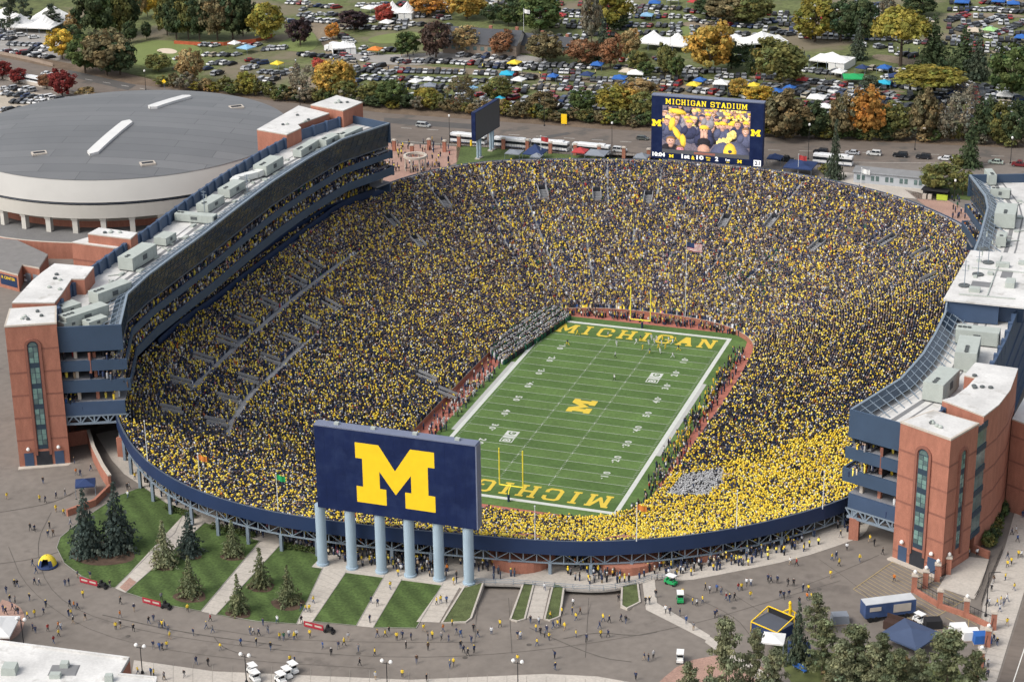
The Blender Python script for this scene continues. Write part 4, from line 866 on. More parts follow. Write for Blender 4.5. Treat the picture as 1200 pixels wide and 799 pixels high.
for u, v in ((383, 656), (416.5, 661.5), (450, 667), (483, 672), (516.5, 677), (551, 682)):
    p = G(u, v); x = p[0]; z = gz(x); s = MB(); s.lathe([(1.25, -.3), (1.25, .5), (1.02, .55), (1.02, zb-z)], (x, yb+.2, z), 20); s.lathe([(2.3, -.4), (2.3, .12)], (x, yb+.2, z), 4, 1, a0=.785); build(s, 'support_column', [mSteelL, mConc], brd)
s = MB(); s.prism([(x0+1.5, yb-1.9), (x1-1.5, yb-1.9), (x1-1.5, yb+2.2), (x0+1.5, yb+2.2)], lambda x: gz(x)-.3, lambda x: gz(x)+.10); struct(s, 'board_plinth', mConc)
# ================================================================ the video board at the far end
def emat(name, col, e=1.0):
    m = M(name, col, .5, .30 if name in ('led_skin', 'led_navy', 'led_nav2', 'led_grey', 'led_mz', 'led_mzl', 'led_pink', 'led_hair') else .04, 1.6, emit=e); return m
ys = 146.0
c_ = dict(tl=ATY(763, 112, ys), tr=ATY(895, 122, ys), bl=ATY(763.5, 185, ys), br=ATY(893, 196, ys))
X0, X1 = (c_['tl'][0]+c_['bl'][0])/2, (c_['tr'][0]+c_['br'][0])/2; ZT, ZB = (c_['tl'][2]+c_['tr'][2])/2, (c_['bl'][2]+c_['br'][2])/2
print('screen', X0, X1, ZB, ZT)
vb = thing('video_board', 'giant navy video board showing cheering fans above the crowded end', 'video board', ((X0+X1)/2, ys, gz(0)))
s = MB(); s.box(((X0+X1)/2, ys+1.3, (ZT+ZB)/2), (X1-X0, 2.4, ZT-ZB)); build(s, 'board_body', mNavyB, vb)
s = MB(); s.box(((X0+X1)/2, ys+1.3, ZT+.15), (X1-X0+.2, 2.6, .3)); build(s, 'edge_trim', MATS['board_edge_grey'], vb)
for f in (.12, .37, .63, .88):
    s = MB(); s.tube((X0+(X1-X0)*f, ys+1.3, gz(0)-1), (X0+(X1-X0)*f, ys+1.3, ZB), .9, 14); build(s, 'support_column', mSteelL, vb)
def SP(fx, fy, o=.0): return np.array((X0+(X1-X0)*fx, ys+.08-o, ZB+(ZT-ZB)*fy))
ex, ez = np.array((1., 0, 0)), np.array((0, 0, 1.)); WW, HH = X1-X0, ZT-ZB
yel = emat('led_yellow', (.85, .62, .02), .5); whi = emat('led_white', (.85, .85, .82), .5)
s = MB(); put_word(s, 'MICHIGAN STADIUM', SP(.49, .925), ex, ez, WW*.73, HH*.085, .16, (0, -.004, 0)); build(s, 'title_lettering', yel, vb)
for fx, fy in ((.047, .57), (.935, .53)):
    s = MB(); put_outline(s, [BLOCK_M], SP(fx, fy), ex, ez, WW*.085, HH*.105); build(s, 'emblem', yel, vb)
s = MB()
for txt, fx, w in (('10:04', .07, .115), ('1st', .315, .075), ('10', .445, .065), ('2', .595, .03), ('1st', .695, .04)): put_text(s, txt, SP(fx, .066), ex, ez, HH*(.07 if txt != '1st' or fx < .5 else .035), 0, .04, 1, WW*w)
s.face([SP(.925, .005), SP(.99, .005), SP(.99, .10), SP(.925, .10)], 0); put_text(s, '21', SP(.957, .053, .03), ex, ez, HH*.065, 1, .03, 1, WW*.045)
put_text(s, '&', SP(.382, .055), ex, ez, HH*.06, 2, .03)
put_text(s, 'BALL', SP(.52, .075), ex, ez, HH*.025, 2, .03); put_text(s, 'ON', SP(.52, .038), ex, ez, HH*.025, 2, .03); put_text(s, 'QTR', SP(.695, .025), ex, ez, HH*.022, 2, .03)
for fx in (.185, .80): put_outline(s, [BLOCK_M], SP(fx, .055), ex, ez, WW*.04, HH*.05, m=2)
build(s, 'score_line', [whi, mNavyB, yel], vb)
# moving picture: fans in yellow hats and navy coats, shown as a grid of LED cells
PW, PH = 132, 70; IM = np.zeros((PH, PW, 3)); yy_, xx_ = np.mgrid[0:PH, 0:PW]; xx_ = (xx_+.5)/PW; yy_ = (yy_+.5)/PH; RS = np.random.RandomState(3)
def sst(m, c, sh): IM[m] = (np.array(c)[None]*sh[m][:, None])
def ell(x, y, rx, ry, c, rot=0.0, cut=None, soft=.5):
    dx, dy = (xx_-x)*1.86, yy_-y; ca, sa = math.cos(rot), math.sin(rot); u, v = (dx*ca+dy*sa)/(rx*1.86), (-dx*sa+dy*ca)/ry; d = u*u+v*v; m = d < 1
    if cut == 'top': m &= v < .15
    sh = 1.08-soft*np.clip(d, 0, 1)-.22*u-.22*v+RS.normal(0, .09, d.shape); sst(m, c, sh)
cols = dict(skin=(.52, .30, .22), skin2=(.45, .25, .18), navy=(.035, .038, .075), nav2=(.075, .08, .13), mz=(.74, .46, .05), mzl=(.80, .60, .18), hair=(.20, .11, .05), dark=(.02, .018, .022), grey=(.22, .20, .22), pink=(.55, .22, .24))
IM[:] = np.array([.12, .10, .12])[None, None]*(1+RS.normal(0, .2, (PH, PW, 1)))
def fan(x, y, r, coat='navy', hat='mz', arm=None, skin='skin'):
    ell(x, y+3.1*r, 1.25*r, 2.2*r, cols[coat]); ell(x-.75*r, y+2.4*r, .5*r, 1.6*r, cols[coat], .3); ell(x+.75*r, y+2.4*r, .5*r, 1.6*r, cols[coat], -.3)
    if arm:
        for sg in (-1, 1):
            if arm in (sg, 2): ell(x+sg*.75*r, y+.4*r, .26*r, 1.5*r, cols[coat], -sg*.35); ell(x+sg*.42*r, y-.9*r, .24*r, .38*r, cols[skin])
    ell(x, y+1.1*r, .3*r, .6*r, cols['skin2']); 
    if hat == 'hair': ell(x, y-.02*r, .60*r, 1.12*r, cols['hair'])
    ell(x, y+.15*r, .52*r, 1.0*r, cols[skin]); ell(x-.2*r, y, .09*r, .12*r, cols['dark']); ell(x+.2*r, y, .09*r, .12*r, cols['dark']); ell(x, y+.25*r, .07*r, .2*r, cols['skin2']); ell(x, y+.62*r, .17*r, .09*r, (.55, .42, .40)); ell(x, y+.70*r, .15*r, .06*r, (.32, .10, .09))
    if hat != 'hair': ell(x, y-.45*r, .60*r, .85*r, cols[hat], 0, 'top'); ell(x+.1*r, y-.38*r, .72*r, .20*r, [c*.8 for c in cols[hat]])
    else: ell(x, y-.55*r, .56*r, .5*r, cols['hair'], 0, 'top')
for k in range(60): fan(RS.uniform(0, 1), .0+.0075*k+RS.uniform(-.02, .02), .038+.0006*k, RS.choice(['navy', 'nav2', 'grey', 'dark']), RS.choice(['mz', 'hair', 'mzl', 'navy']), RS.choice([0, 0, 1, -1, 2]) or None, RS.choice(['skin', 'skin', 'skin2']))
for a_ in ((.05, .34, .085, 'nav2', 'hair', None), (.15, .33, .085, 'nav2', 'hair', -1), (.31, .35, .095, 'navy', 'mz', None), (.52, .16, .08, 'grey', 'mz', 1), (.69, .35, .105, 'nav2', 'mz', None), (.86, .30, .09, 'navy', 'hair', 1), (.95, .44, .10, 'nav2', 'hair', None)): fan(a_[0], a_[1]+.02, a_[2]*.74, *a_[3:])
ell(.11, .42, .035, .16, cols['mz'], .2); ell(.17, .62, .035, .17, cols['mz'], -.5); ell(.24, .78, .035, .15, cols['mz'], -.1); ell(.17, .12, .10, .06, cols['mz'], .1)
fan(.48, .50, .088, 'navy', 'mz', 2); ell(.46, .62, .022, .10, cols['skin'], .15); ell(.50, .62, .022, .10, cols['skin'], -.15)
fan(.10, .80, .092, 'dark', 'hair', None); fan(.21, .98, .08, 'grey', 'hair', None, 'pink'); ell(.48, .78, .075, .10, cols['dark'], 0, 'top'); ell(.48, .84, .085, .05, cols['dark']); ell(.48, .95, .07, .12, cols['skin2'])
for k in range(60): t = k/59; ell(.66+.17*t+RS.normal(0, .012), .80-.27*t+RS.normal(0, .03), .02, .05, cols['mzl'], RS.uniform(-1, 1))
ell(.66, .98, .09, .26, cols['nav2'], .6); ell(.90, .98, .10, .30, cols['nav2'], -.6); ell(.78, .98, .075, .22, cols['mz']); ell(.78, .95, .025, .035, cols['navy'])
for k in range(40): ell(RS.uniform(.66, .99), RS.uniform(.0, .22), .015, .03, RS.choice([0, 1]) and cols['mzl'] or cols['mz'], RS.uniform(-1, 1))
IM = np.clip(IM, .004, 1); s = MB()
for j in range(PH+1):
    for i in range(PW+1): s.v.append(tuple(SP(.10+.785*i/PW, .86-.695*j/PH, .02)))
for j in range(PH):
    for i in range(PW): q = j*(PW+1)+i; s.f.append((q, q+PW+1, q+PW+2, q+1)); s.m.append(0)
me_led = build(s, 'led_picture', M('led_cells', (1, 1, 1), .5, .03, 6, emit=.8, obj='attr'), vb); at = me_led.data.attributes.new('Col', 'FLOAT_COLOR', 'FACE'); at.data.foreach_set('color', np.c_[IM.reshape(-1, 3), np.ones(PW*PH)].ravel().astype(np.float32))
LM = {k: emat('led_'+k, v, .75) for k, v in dict(band=(.06, .06, .065), rust=(.20, .08, .06)).items()}
s = MB(); s.face([SP(.10, .10), SP(.885, .10), SP(.885, .163), SP(.10, .163)]); build(s, 'lower_strip', LM['band'], vb)
s = MB(); s.face([SP(.39, .115, .01), SP(.58, .115, .01), SP(.58, .148, .01), SP(.39, .148, .01)]); build(s, 'strip_bar', LM['rust'], vb)
# ================================================================ narrow end-on board
a, b = G(557, 187), G(571, 178); d = (b-a)[:2]; d /= np.linalg.norm(d); e0 = a[:2]-d*2.5; zlo = above_z = None
sb = thing('side_screen', 'grey screen seen edge-on on blue legs over the lawn wedge', 'screen', (a[0], a[1], gz(a[0])))
z1, z0 = gz(a[0])+16.3, gz(a[0])+6.8; e1 = e0+d*19; nn = np.array([d[1], -d[0]])
s = MB(); s.prism([e0, e1, e1+nn*1.4, e0+nn*1.4], z0, z1); build(s, 'screen_body', mNavyB, sb)
s = MB(); s.prism([e0+nn*1.4+d*.3, e1+nn*1.4-d*.3, e1+nn*1.48-d*.3, e0+nn*1.48+d*.3], z0+.2, z1-.2); build(s, 'screen_face', M('screen_off', (.075, .075, .08), .5, .06, .5), sb)
for t in (3.0, 4.8, 13, 14.8):
    p = e0+d*t+nn*.7; s = MB(); s.tube((p[0], p[1], gz(p[0])), (p[0], p[1], z0), .45, 10); s.box((p[0], p[1], gz(p[0])+.15), (1.6, 1.6, .5), 0, 1); build(s, 'support_leg', [mSteelL, mConc], sb)
s = MB(); q = e0+nn*1.5+d*1; s.tube((e0[0]-.15, e0[1]-.2, z0-1.5), (e0[0]-.15, e0[1]-.2, z0+.3), .35, 8); build(s, 'yellow_finial', mMaize, sb)
# ================================================================ domed arena
DC = np.array([-175.0, 89.0]); ar = thing('domed_arena', 'round arena with shallow grey metal dome and pale overhanging rim', 'arena', (DC[0], DC[1], gz(DC[0])))
mDome = M('dome_metal', (.162, .162, .161), .5, .10, .03, metal=0, spec=.35, detail=8)
N_, L_, b_ = nodes(mDome); tc = [n for n in N_ if n.type == 'TEX_COORD'][0]; br = N_.new('ShaderNodeTexBrick'); mp = N_.new('ShaderNodeMapping'); mp.inputs['Rotation'].default_value = (0, 0, math.radians(-12)); L_.new(tc.outputs['Object'], mp.inputs[0]); L_.new(mp.outputs[0], br.inputs['Vector'])
br.inputs['Scale'].default_value = .075; br.inputs['Mortar Size'].default_value = .006; br.inputs['Mortar Smooth'].default_value = .1; br.inputs['Brick Width'].default_value = 2.6; br.inputs['Row Height'].default_value = .42; br.offset = .37
br.inputs['Color1'].default_value = (1, 1, 1, 1); br.inputs['Color2'].default_value = (.80, .81, .82, 1); br.inputs['Mortar'].default_value = (.36, .37, .38, 1)
vs = [n for n in N_ if n.type == 'VECT_MATH'][0]; mx = N_.new('ShaderNodeVectorMath'); mx.operation = 'MULTIPLY'; L_.new(vs.outputs[0], mx.inputs[0]); L_.new(br.outputs['Color'], mx.inputs[1]); L_.new(mx.outputs[0], b_.inputs['Base Color'])
mBrim = M('arena_brim', (.40, .385, .355), .6, .05, .08, detail=7)
mCream = M('arena_cream', (.57, .54, .48), .7, .05, .1, detail=7)
zr = 33.2; sag = 3.6
pr = [(r, zr+sag*(1-(r/50.5)**2)) for r in np.linspace(50.5, .1, 26)]
s = MB(); s.lathe(pr, (*DC, 0), 128); build(s, 'roof', mDome, ar, smooth=True)
s = MB(); s.lathe([(54.2, 27.6), (53.6, 28.4), (50.5, 33.0), (50.2, 33.2)], (*DC, 0), 128); s.f.pop(); s.m.pop(); build(s, 'brim', mBrim, ar, smooth=True)
s = MB(); s.lathe([(53.4, 26.6), (53.4, 27.6)], (*DC, 0), 128); s.f.pop(); s.m.pop(); s.lathe([(53.9, 27.05), (54.0, 27.1), (53.9, 27.25)], (*DC, 0), 96, 1); s.f.pop(); s.m.pop(); build(s, 'rim_groove', [mDark, mSteelD], ar)
s = MB(); s.lathe([(50.0, 22.0), (53.6, 22.6), (54.0, 26.6), (53.0, 26.65)], (*DC, 0), 128); s.f.pop(); s.m.pop(); build(s, 'fascia', mCream, ar)
s = MB(); s.lathe([(47.5, 13), (47.5, 20.4)], (*DC, 0), 96); s.f.pop(); s.m.pop(); s.lathe([(47.4, 20.4), (47.4, 22.6)], (*DC, 0), 96, 1); s.f.pop(); s.m.pop(); s.lathe([(47.7, 19.9), (47.9, 20.2), (47.6, 20.6)], (*DC, 0), 96, 2); s.f.pop(); s.m.pop(); build(s, 'drum_wall', [mBrick, mPane, mCap], ar)
for k in range(40):
    t = 2*math.pi*(k+.3)/40; c, q = math.cos(t), math.sin(t)
    if q < .35 and c > -.9:
        s = MB(); s.box((DC[0]+52*c, DC[1]+52*q, 20.2), (1.7, 1.5, 5.4), t); s.box((DC[0]+51*c, DC[1]+51*q, 22.6), (4.2, 1.9, 1.6), t); build(s, 'buttress', mCream, ar)
s = MB(); s.lathe([(63.5, 12.0), (63.5, 18.6), (62.7, 18.6), (62.7, 17.9)], (*DC, 0), 128, 0); s.f.pop(); s.m.pop(); s.m = [1 if k >= 128 else 0 for k in range(len(s.m))]; build(s, 'terrace_wall', [mBrick, mCap], ar)
s = MB(); s.lathe([(62.7, 17.8), (47.4, 17.9)], (*DC, 0), 128); s.f.pop(); s.m.pop(); build(s, 'terrace', M('terrace_grey', (.17, .165, .16), .9, .12, .15, fine=.1), ar)
def domez(x, y): return zr+sag*(1-(math.hypot(x-DC[0], y-DC[1])/50.5)**2)
def dome_at(u, v):
    z = 35.
    for _ in range(25): p = AT(u, v, z); z = domez(p[0], p[1])
    return AT(u, v, z)
mSky = M('skylight_white', (.66, .65, .62), .5, .04, .3)
for (a, b) in (((106, 183), (152, 143)), ((176, 128), (222, 114))):
    a, b = dome_at(*a), dome_at(*b); d = (b-a)/np.linalg.norm(b-a); nn = np.cross((0, 0, 1), d); n = 16; s = MB(); A, B, A2, B2 = [], [], [], []
    for k in range(n+1):
        f = k/n; p = a+(b-a)*f; w = 1.75*min(1, math.sqrt(max(0, 1-(max(0, abs(f-.5)*2-.88)/.12)**2))+.05); z = domez(p[0], p[1])
        for Lq, sg, h in ((A, 1, -.3), (B, -1, -.3), (A2, 1, .75), (B2, -1, .75)): Lq.append((p[0]+nn[0]*w*sg, p[1]+nn[1]*w*sg, z+h))
    s.strip(A2, B2); s.strip(A, A2); s.strip(B2, B); build(s, 'skylight', mSky, ar)
for (u, v, lb) in ((46, 180, 0), (173, 192, 0), (277, 126, 0)):
    p = dome_at(u, v); s = MB(); s.box((p[0], p[1], p[2]+.1), (4.4, 3.2, .5), .7, 0); s.box((p[0], p[1], p[2]+.36), (3.4, 1.9, .04), .7, 1); build(s, 'roof_hatch', [mCap, mDark], ar)
# arena service buildings beside the yard
s = MB(); sv = thing('service_block', 'low brick service block with navy sign band beside the arena wall', 'building', G(20, 345))
pl = [G(-40, 325), G(23, 342), G(28, 330), G(48, 334), G(58, 318), G(20, 300), G(-30, 290)]
P = [p[:2] for p in pl]; s.prism(P, lambda x: gz(x)-.5, lambda x: gz(x)+4.6, 0); build(s, 'wall', mBrick, sv)
s = MB(); s.prism(P, lambda x: gz(x)+4.61, lambda x: gz(x)+5.1, 0, 1); build(s, 'roof', [mCap, M('gravel_roof', (.2, .19, .18), .95, .12, .4)], sv)
a, b = pl[0], pl[1]; t = (b-a)/np.linalg.norm(b-a); nn = np.array((t[1], -t[0], 0)); L = np.linalg.norm(b-a); s = MB()
q0 = b-t*.6+nn*.06; q1 = b-t*7.5+nn*.06; s.face([q1+(0, 0, 1.0), q0+(0, 0, 1.0), q0+(0, 0, 4.0), q1+(0, 0, 4.0)]); build(s, 'sign_band', mNavy, sv)
s = MB(); put_text(s, 'R CENTER', (q0+q1)/2+nn*.05+np.array((0, 0, 3.2)), t, (0, 0, 1), .85, 0, .02, 1, 5.6); build(s, 'sign_lettering', mMaize, sv)
a, b = pl[2], pl[3]; t = (b-a)/np.linalg.norm(b-a); nn = np.array((t[1], -t[0], 0))
for f in (.3, .75):
    s = MB(); c = a+(b-a)*f+nn*.07; s.face([c-t*1.0, c+t*1.0, c+t*1.0+(0, 0, 2.8), c-t*1.0+(0, 0, 2.8)]); build(s, 'door', M('roller_grey', (.26, .28, .31), .6, .08, .5), sv)
# ================================================================ white-roofed building at the bottom corner
zc = gz(-40)+5.2
wb = thing('white_roofed_building', 'flat brick building with broad white membrane roof at the plaza corner', 'building', (-52, -190, gz(-52)))
P = [AT(u, v, zc)[:2] for u, v in ((-2, 751), (152, 771), (141, 790), (184, 794), (180, 830), (-60, 830), (-60, 755))]
s = MB(); s.prism(P, gz(-60)-1, zc-.4, 0); build(s, 'wall', mBrick, wb)
s = MB(); s.prism(P, zc-.39, zc, 0); 
PP = [np.array(p) for p in P]; a_ = sum(PP[k-1][0]*PP[k][1]-PP[k][0]*PP[k-1][1] for k in range(len(PP)))
s.wall(PP if a_ > 0 else PP[::-1], zc-.38, zc+.35, .45, closed=True); build(s, 'roof', mWhite, wb)
for (u, v, sz, m, nm) in ((75, 785, (5.0, 3.6, .12), 1, 'roof_mat'), (76, 781, (1.5, 1.5, 1.0), 0, 'roof_vent'), (65, 793, (2.0, 1.3, .8), 0, 'roof_vent'), (12, 787, (2.6, 2.6, 1.4), 0, 'roof_vent'), (128, 797, (1.4, 1.2, 1.2), 0, 'roof_vent')):
    p = AT(u, v, zc); s = MB(); s.box((p[0], p[1], zc+sz[2]/2+.01), sz, .3, m, .9); build(s, nm, [mHvac, mRoofD], wb)
# ================================================================ vehicles
mPaintC = M('car_paint', (1, 1, 1), .28, .03, .5, spec=.5, obj=True); mCarGl = M('car_glass', (.018, .022, .028), .08, .1, .5, spec=.6); mTyre = M('tyre', (.018, .018, .019), .9, .1, 2); mRim = M('wheel_rim', (.35, .35, .36), .35, .05, 2, metal=.6)
mHead = M('headlight', (.7, .7, .68), .2, .03, 2); mTail = M('tail_light', (.30, .02, .02), .3, .05, 2)
CARS = {'sedan': dict(L=4.7, W=1.82, H=1.45, belt=.92, cab=(-1.75, -1.15, .55, 1.35), hood=.82, trunk=.92), 'suv': dict(L=4.75, W=1.9, H=1.75, belt=1.05, cab=(-2.25, -2.05, .55, 1.25), hood=1.02, trunk=1.05), 'minivan': dict(L=5.0, W=1.95, H=1.75, belt=1.0, cab=(-2.4, -2.2, 1.0, 1.9), hood=.95, trunk=1.0), 'hatchback': dict(L=4.1, W=1.75, H=1.48, belt=.9, cab=(-1.95, -1.6, .6, 1.3), hood=.85, trunk=.9), 'pickup': dict(L=5.6, W=1.95, H=1.85, belt=1.05, cab=(-.6, -.35, 1.0, 1.5), hood=1.05, trunk=1.0)}
def car_body(d):
    s = MB(); L, W, b = d['L'], d['W'], d['belt']; y0, y1 = -L/2, L/2; c0, c1, c2, c3 = d['cab']
    prof = [(y0+.05, .32), (y1-.08, .30), (y1, .48), (y1-.05, d['hood']-.14), (y1-.30, d['hood']), (c3, b), (c0, b), (y0+.12, d['trunk']-.02), (y0, d['trunk']-.22), (y0, .5)]
    for sx in (-1, 1): pass
    n = len(prof); i = len(s.v)
    for x, k in ((-W/2+.06, .0), (-W/2, .5), (W/2, .5), (W/2-.06, 0)):
        for y, z in prof: s.v.append((x if .3 < z < b-.12 or abs(x) < W/2-.01 else x*.96, y, z))
    for r in range(3):
        for k in range(n): j = (k+1) % n; s.f.append((i+r*n+k, i+r*n+j, i+(r+1)*n+j, i+(r+1)*n+k)[::-1]); s.m.append(0)
    s.f.append(tuple(i+k for k in range(n))); s.m.append(0); s.f.append(tuple(i+3*n+k for k in range(n-1, -1, -1))); s.m.append(0)
    w2 = W/2*.80
    s.hexa([(-w2, c1, d['H']-.06), (w2, c1, d['H']-.06), (w2, c2, d['H']-.06), (-w2, c2, d['H']-.06)], [(-w2*.92, c1+.12, d['H']), (w2*.92, c1+.12, d['H']), (w2*.92, c2-.12, d['H']), (-w2*.92, c2-.12, d['H'])], 0)
    for y in (c1+.02, (c1+c2)/2, c2-.02):
        for sx in (-1, 1): s.beam((sx*(W/2-.07), y+(y-(c1+c2)/2)*.1, b), (sx*(w2+.005), y, d['H']-.05), .09)
    return s
def car_glass(d):
    s = MB(); W, b = d['W'], d['belt']; c0, c1, c2, c3 = d['cab']; w1, w2 = W/2-.09, W/2*.80-.02; s.hexa([(-w1, c0, b-.01), (w1, c0, b-.01), (w1, c3, b-.01), (-w1, c3, b-.01)], [(-w2, c1, d['H']-.05), (w2, c1, d['H']-.05), (w2, c2, d['H']-.05), (-w2, c2, d['H']-.05)], 0); return s
def wheel():
    s = MB(); s.tube((-.11, 0, .33), (.11, 0, .33), .33, 14, 0); return s
def rimm():
    s = MB(); s.tube((-.125, 0, .33), (.125, 0, .33), .19, 8, 0); return s
WM, RM_ = wheel().mesh('tyre', mTyre), rimm().mesh('rim', mRim)
def merge(parts):
    s = MB()
    for q, m, off in parts:
        i = len(s.v); s.v += [(p[0]+off[0], p[1]+off[1], p[2]+off[2]) for p in q.v]; s.f += [tuple(i+k for k in f) for f in q.f]; s.m += [m]*len(q.f)
    return s
CM = {}
for nm, d in CARS.items():
    b, g = car_body(d), car_glass(d); wy = d['L']/2-.85; ws = [(wheel(), 2, (sx*(d['W']/2-.13), sy*wy, 0)) for sx in (-1, 1) for sy in (-1, 1)]
    CM[nm] = dict(one=merge([(b, 0, (0, 0, 0)), (g, 1, (0, 0, 0))]+ws).mesh('parked_car', [mPaintC, mCarGl, mTyre]), body=b.mesh('body', mPaintC), glass=g.mesh('glasshouse', mCarGl), mb=merge([(b, 0, (0, 0, 0)), (g, 1, (0, 0, 0))]+ws))
CC = [('white', (.62, .62, .61), 23), ('black', (.012, .012, .014), 20), ('silver', (.36, .37, .38), 17), ('dark grey', (.07, .075, .08), 16), ('light grey', (.24, .25, .26), 8), ('red', (.26, .02, .022), 7), ('dark blue', (.022, .04, .10), 6), ('maroon', (.10, .018, .022), 3), ('beige', (.36, .31, .23), 4)]
def pickc(): return R.choices(CC, [c[2] for c in CC])[0]
def full_car(kind, u, v, rz, col, label, group='cars on the far road'):
    d = CARS[kind]; p = G(u, v, .05); e = bpy.data.objects.new('road_car' if kind != 'pickup' else 'pickup_truck', None); COL.objects.link(e); e.location = tuple(p); e.rotation_euler = (0, -math.atan(SL)*math.cos(rz), rz); tag(e, label, 'pickup' if kind == 'pickup' else 'car', group)
    for m, nm in ((CM[kind]['body'], 'body'), (CM[kind]['glass'], 'glasshouse')): o = place(m, nm, 0, color=col, parent=e)
    for sx in (-1, 1):
        for sy in (-1, 1):
            o = place(WM, 'wheel', 0, parent=e); o.location = (sx*(d['W']/2-.12), sy*(d['L']/2-.85), 0); r = place(RM_, 'rim', 0, parent=o)
        for sy, nm, mt in ((1, 'headlight', mHead), (-1, 'tail_light', mTail)):
            s = MB(); s.box((sx*(d['W']/2-.32), sy*(d['L']/2-.01), .72), (.4, .08, .16)); o = bpy.data.objects.new(nm, s.mesh(nm, mt)); COL.objects.link(o); o.parent = e
    return e
ROADA = math.atan2(*(G(900, 178)-G(500, 150))[:2][::-1]); RE = ROADA-math.pi/2
for a in (('minivan', 496, 149, 1, (.38, .39, .38), 'silver minivan alone on the road beyond the gate court'), ('hatchback', 753, 164, 1, (.09, .10, .09), 'dark grey hatchback on the road beside the video board'), ('suv', 962, 180, -1, (.02, .02, .025), 'black car on the road behind the grey spruce'), ('sedan', 999, 181, -1, (.42, .43, .45), 'silver sedan on the road just past the grey spruce'), ('suv', 1024, 182, -1, (.60, .60, .58), 'white jeep with black soft top in the road queue'), ('suv', 1055, 184, -1, (.015, .017, .022), 'black car in the road queue behind the white jeep'), ('suv', 1082, 186, -1, (.02, .022, .028), 'dark car on the road between black car and white sedan'), ('sedan', 1108, 188, -1, (.66, .66, .66), 'white sedan on the road beside the bright verge'), ('sedan', 1167, 192, -1, (.40, .46, .40), 'pale green sedan near the street corner'), ('pickup', 1196, 195, -1, (.16, .02, .025), 'maroon pickup at the edge of the far road'), ('pickup', 920, 189, 1, (.02, .022, .022), 'black pickup parked behind the navy canopy'), ('suv', 726, 178, 1, (.55, .55, .54), 'white truck parked at the end of the bus line'), ('sedan', 55, 88, 1, (.6, .6, .6), 'white car on the road by the red maples')):
    full_car(a[0], a[1], a[2], RE if a[3] > 0 else RE+math.pi, a[4], a[5])
# buses
mBusW = M('bus_white', (.70, .70, .69), .4, .04, .3); 
def bus(u, v, label, L=12.4):
    p = G(u, v, .05); e = thing('city_bus', label, 'bus', (0, 0, 0), 'buses queued along the road'); W, H = 2.6, 3.15
    s = MB(); s.box((0, 0, .95), (W, L, 1.1)); s.box((0, 0, H-.35), (W, L, .7)); s.box((0, -.5, H+.12), (W*.8, L*.7, .28), taper=.9); s.box((0, L*.28, H+.22), (W*.7, L*.2, .35), taper=.9); build(s, 'body', mBusW, e)
    s = MB(); s.box((0, 0, 2.15), (W-.06, L-.06, 1.35)); build(s, 'window_band', mCarGl, e); s = MB()
    for k in range(8): s.box((0, -L/2+.6+k*(L-1.2)/7, 2.15), (W-.02, .12, 1.32))
    build(s, 'window_post', mTyre, e)
    s = MB(); s.box((0, 0, .55), (W+.02, L*.96, .22)); build(s, 'skirt', mNavy, e)
    for sx in (-1, 1):
        for y in (-L/2+2.8, L/2-2.4): s = MB(); s.tube((sx*1.05-.15, y, .5), (sx*1.05+.15, y, .5), .5, 14); build(s, 'wheel', mTyre, e)
    e.location = tuple(p); e.rotation_euler = (0, -math.atan(SL), RE)
for u, v, lb in ((549, 168, 'white bus half hidden by the edge-on side screen'), (600, 173, 'white bus second in line past the side screen'), (645, 176, 'white bus in the middle of the gate pillar line'), (693, 180, 'white bus last in line before the parked white truck'), (976, 193, 'white bus behind the grey spruce and navy canopy')): bus(u, v, lb)
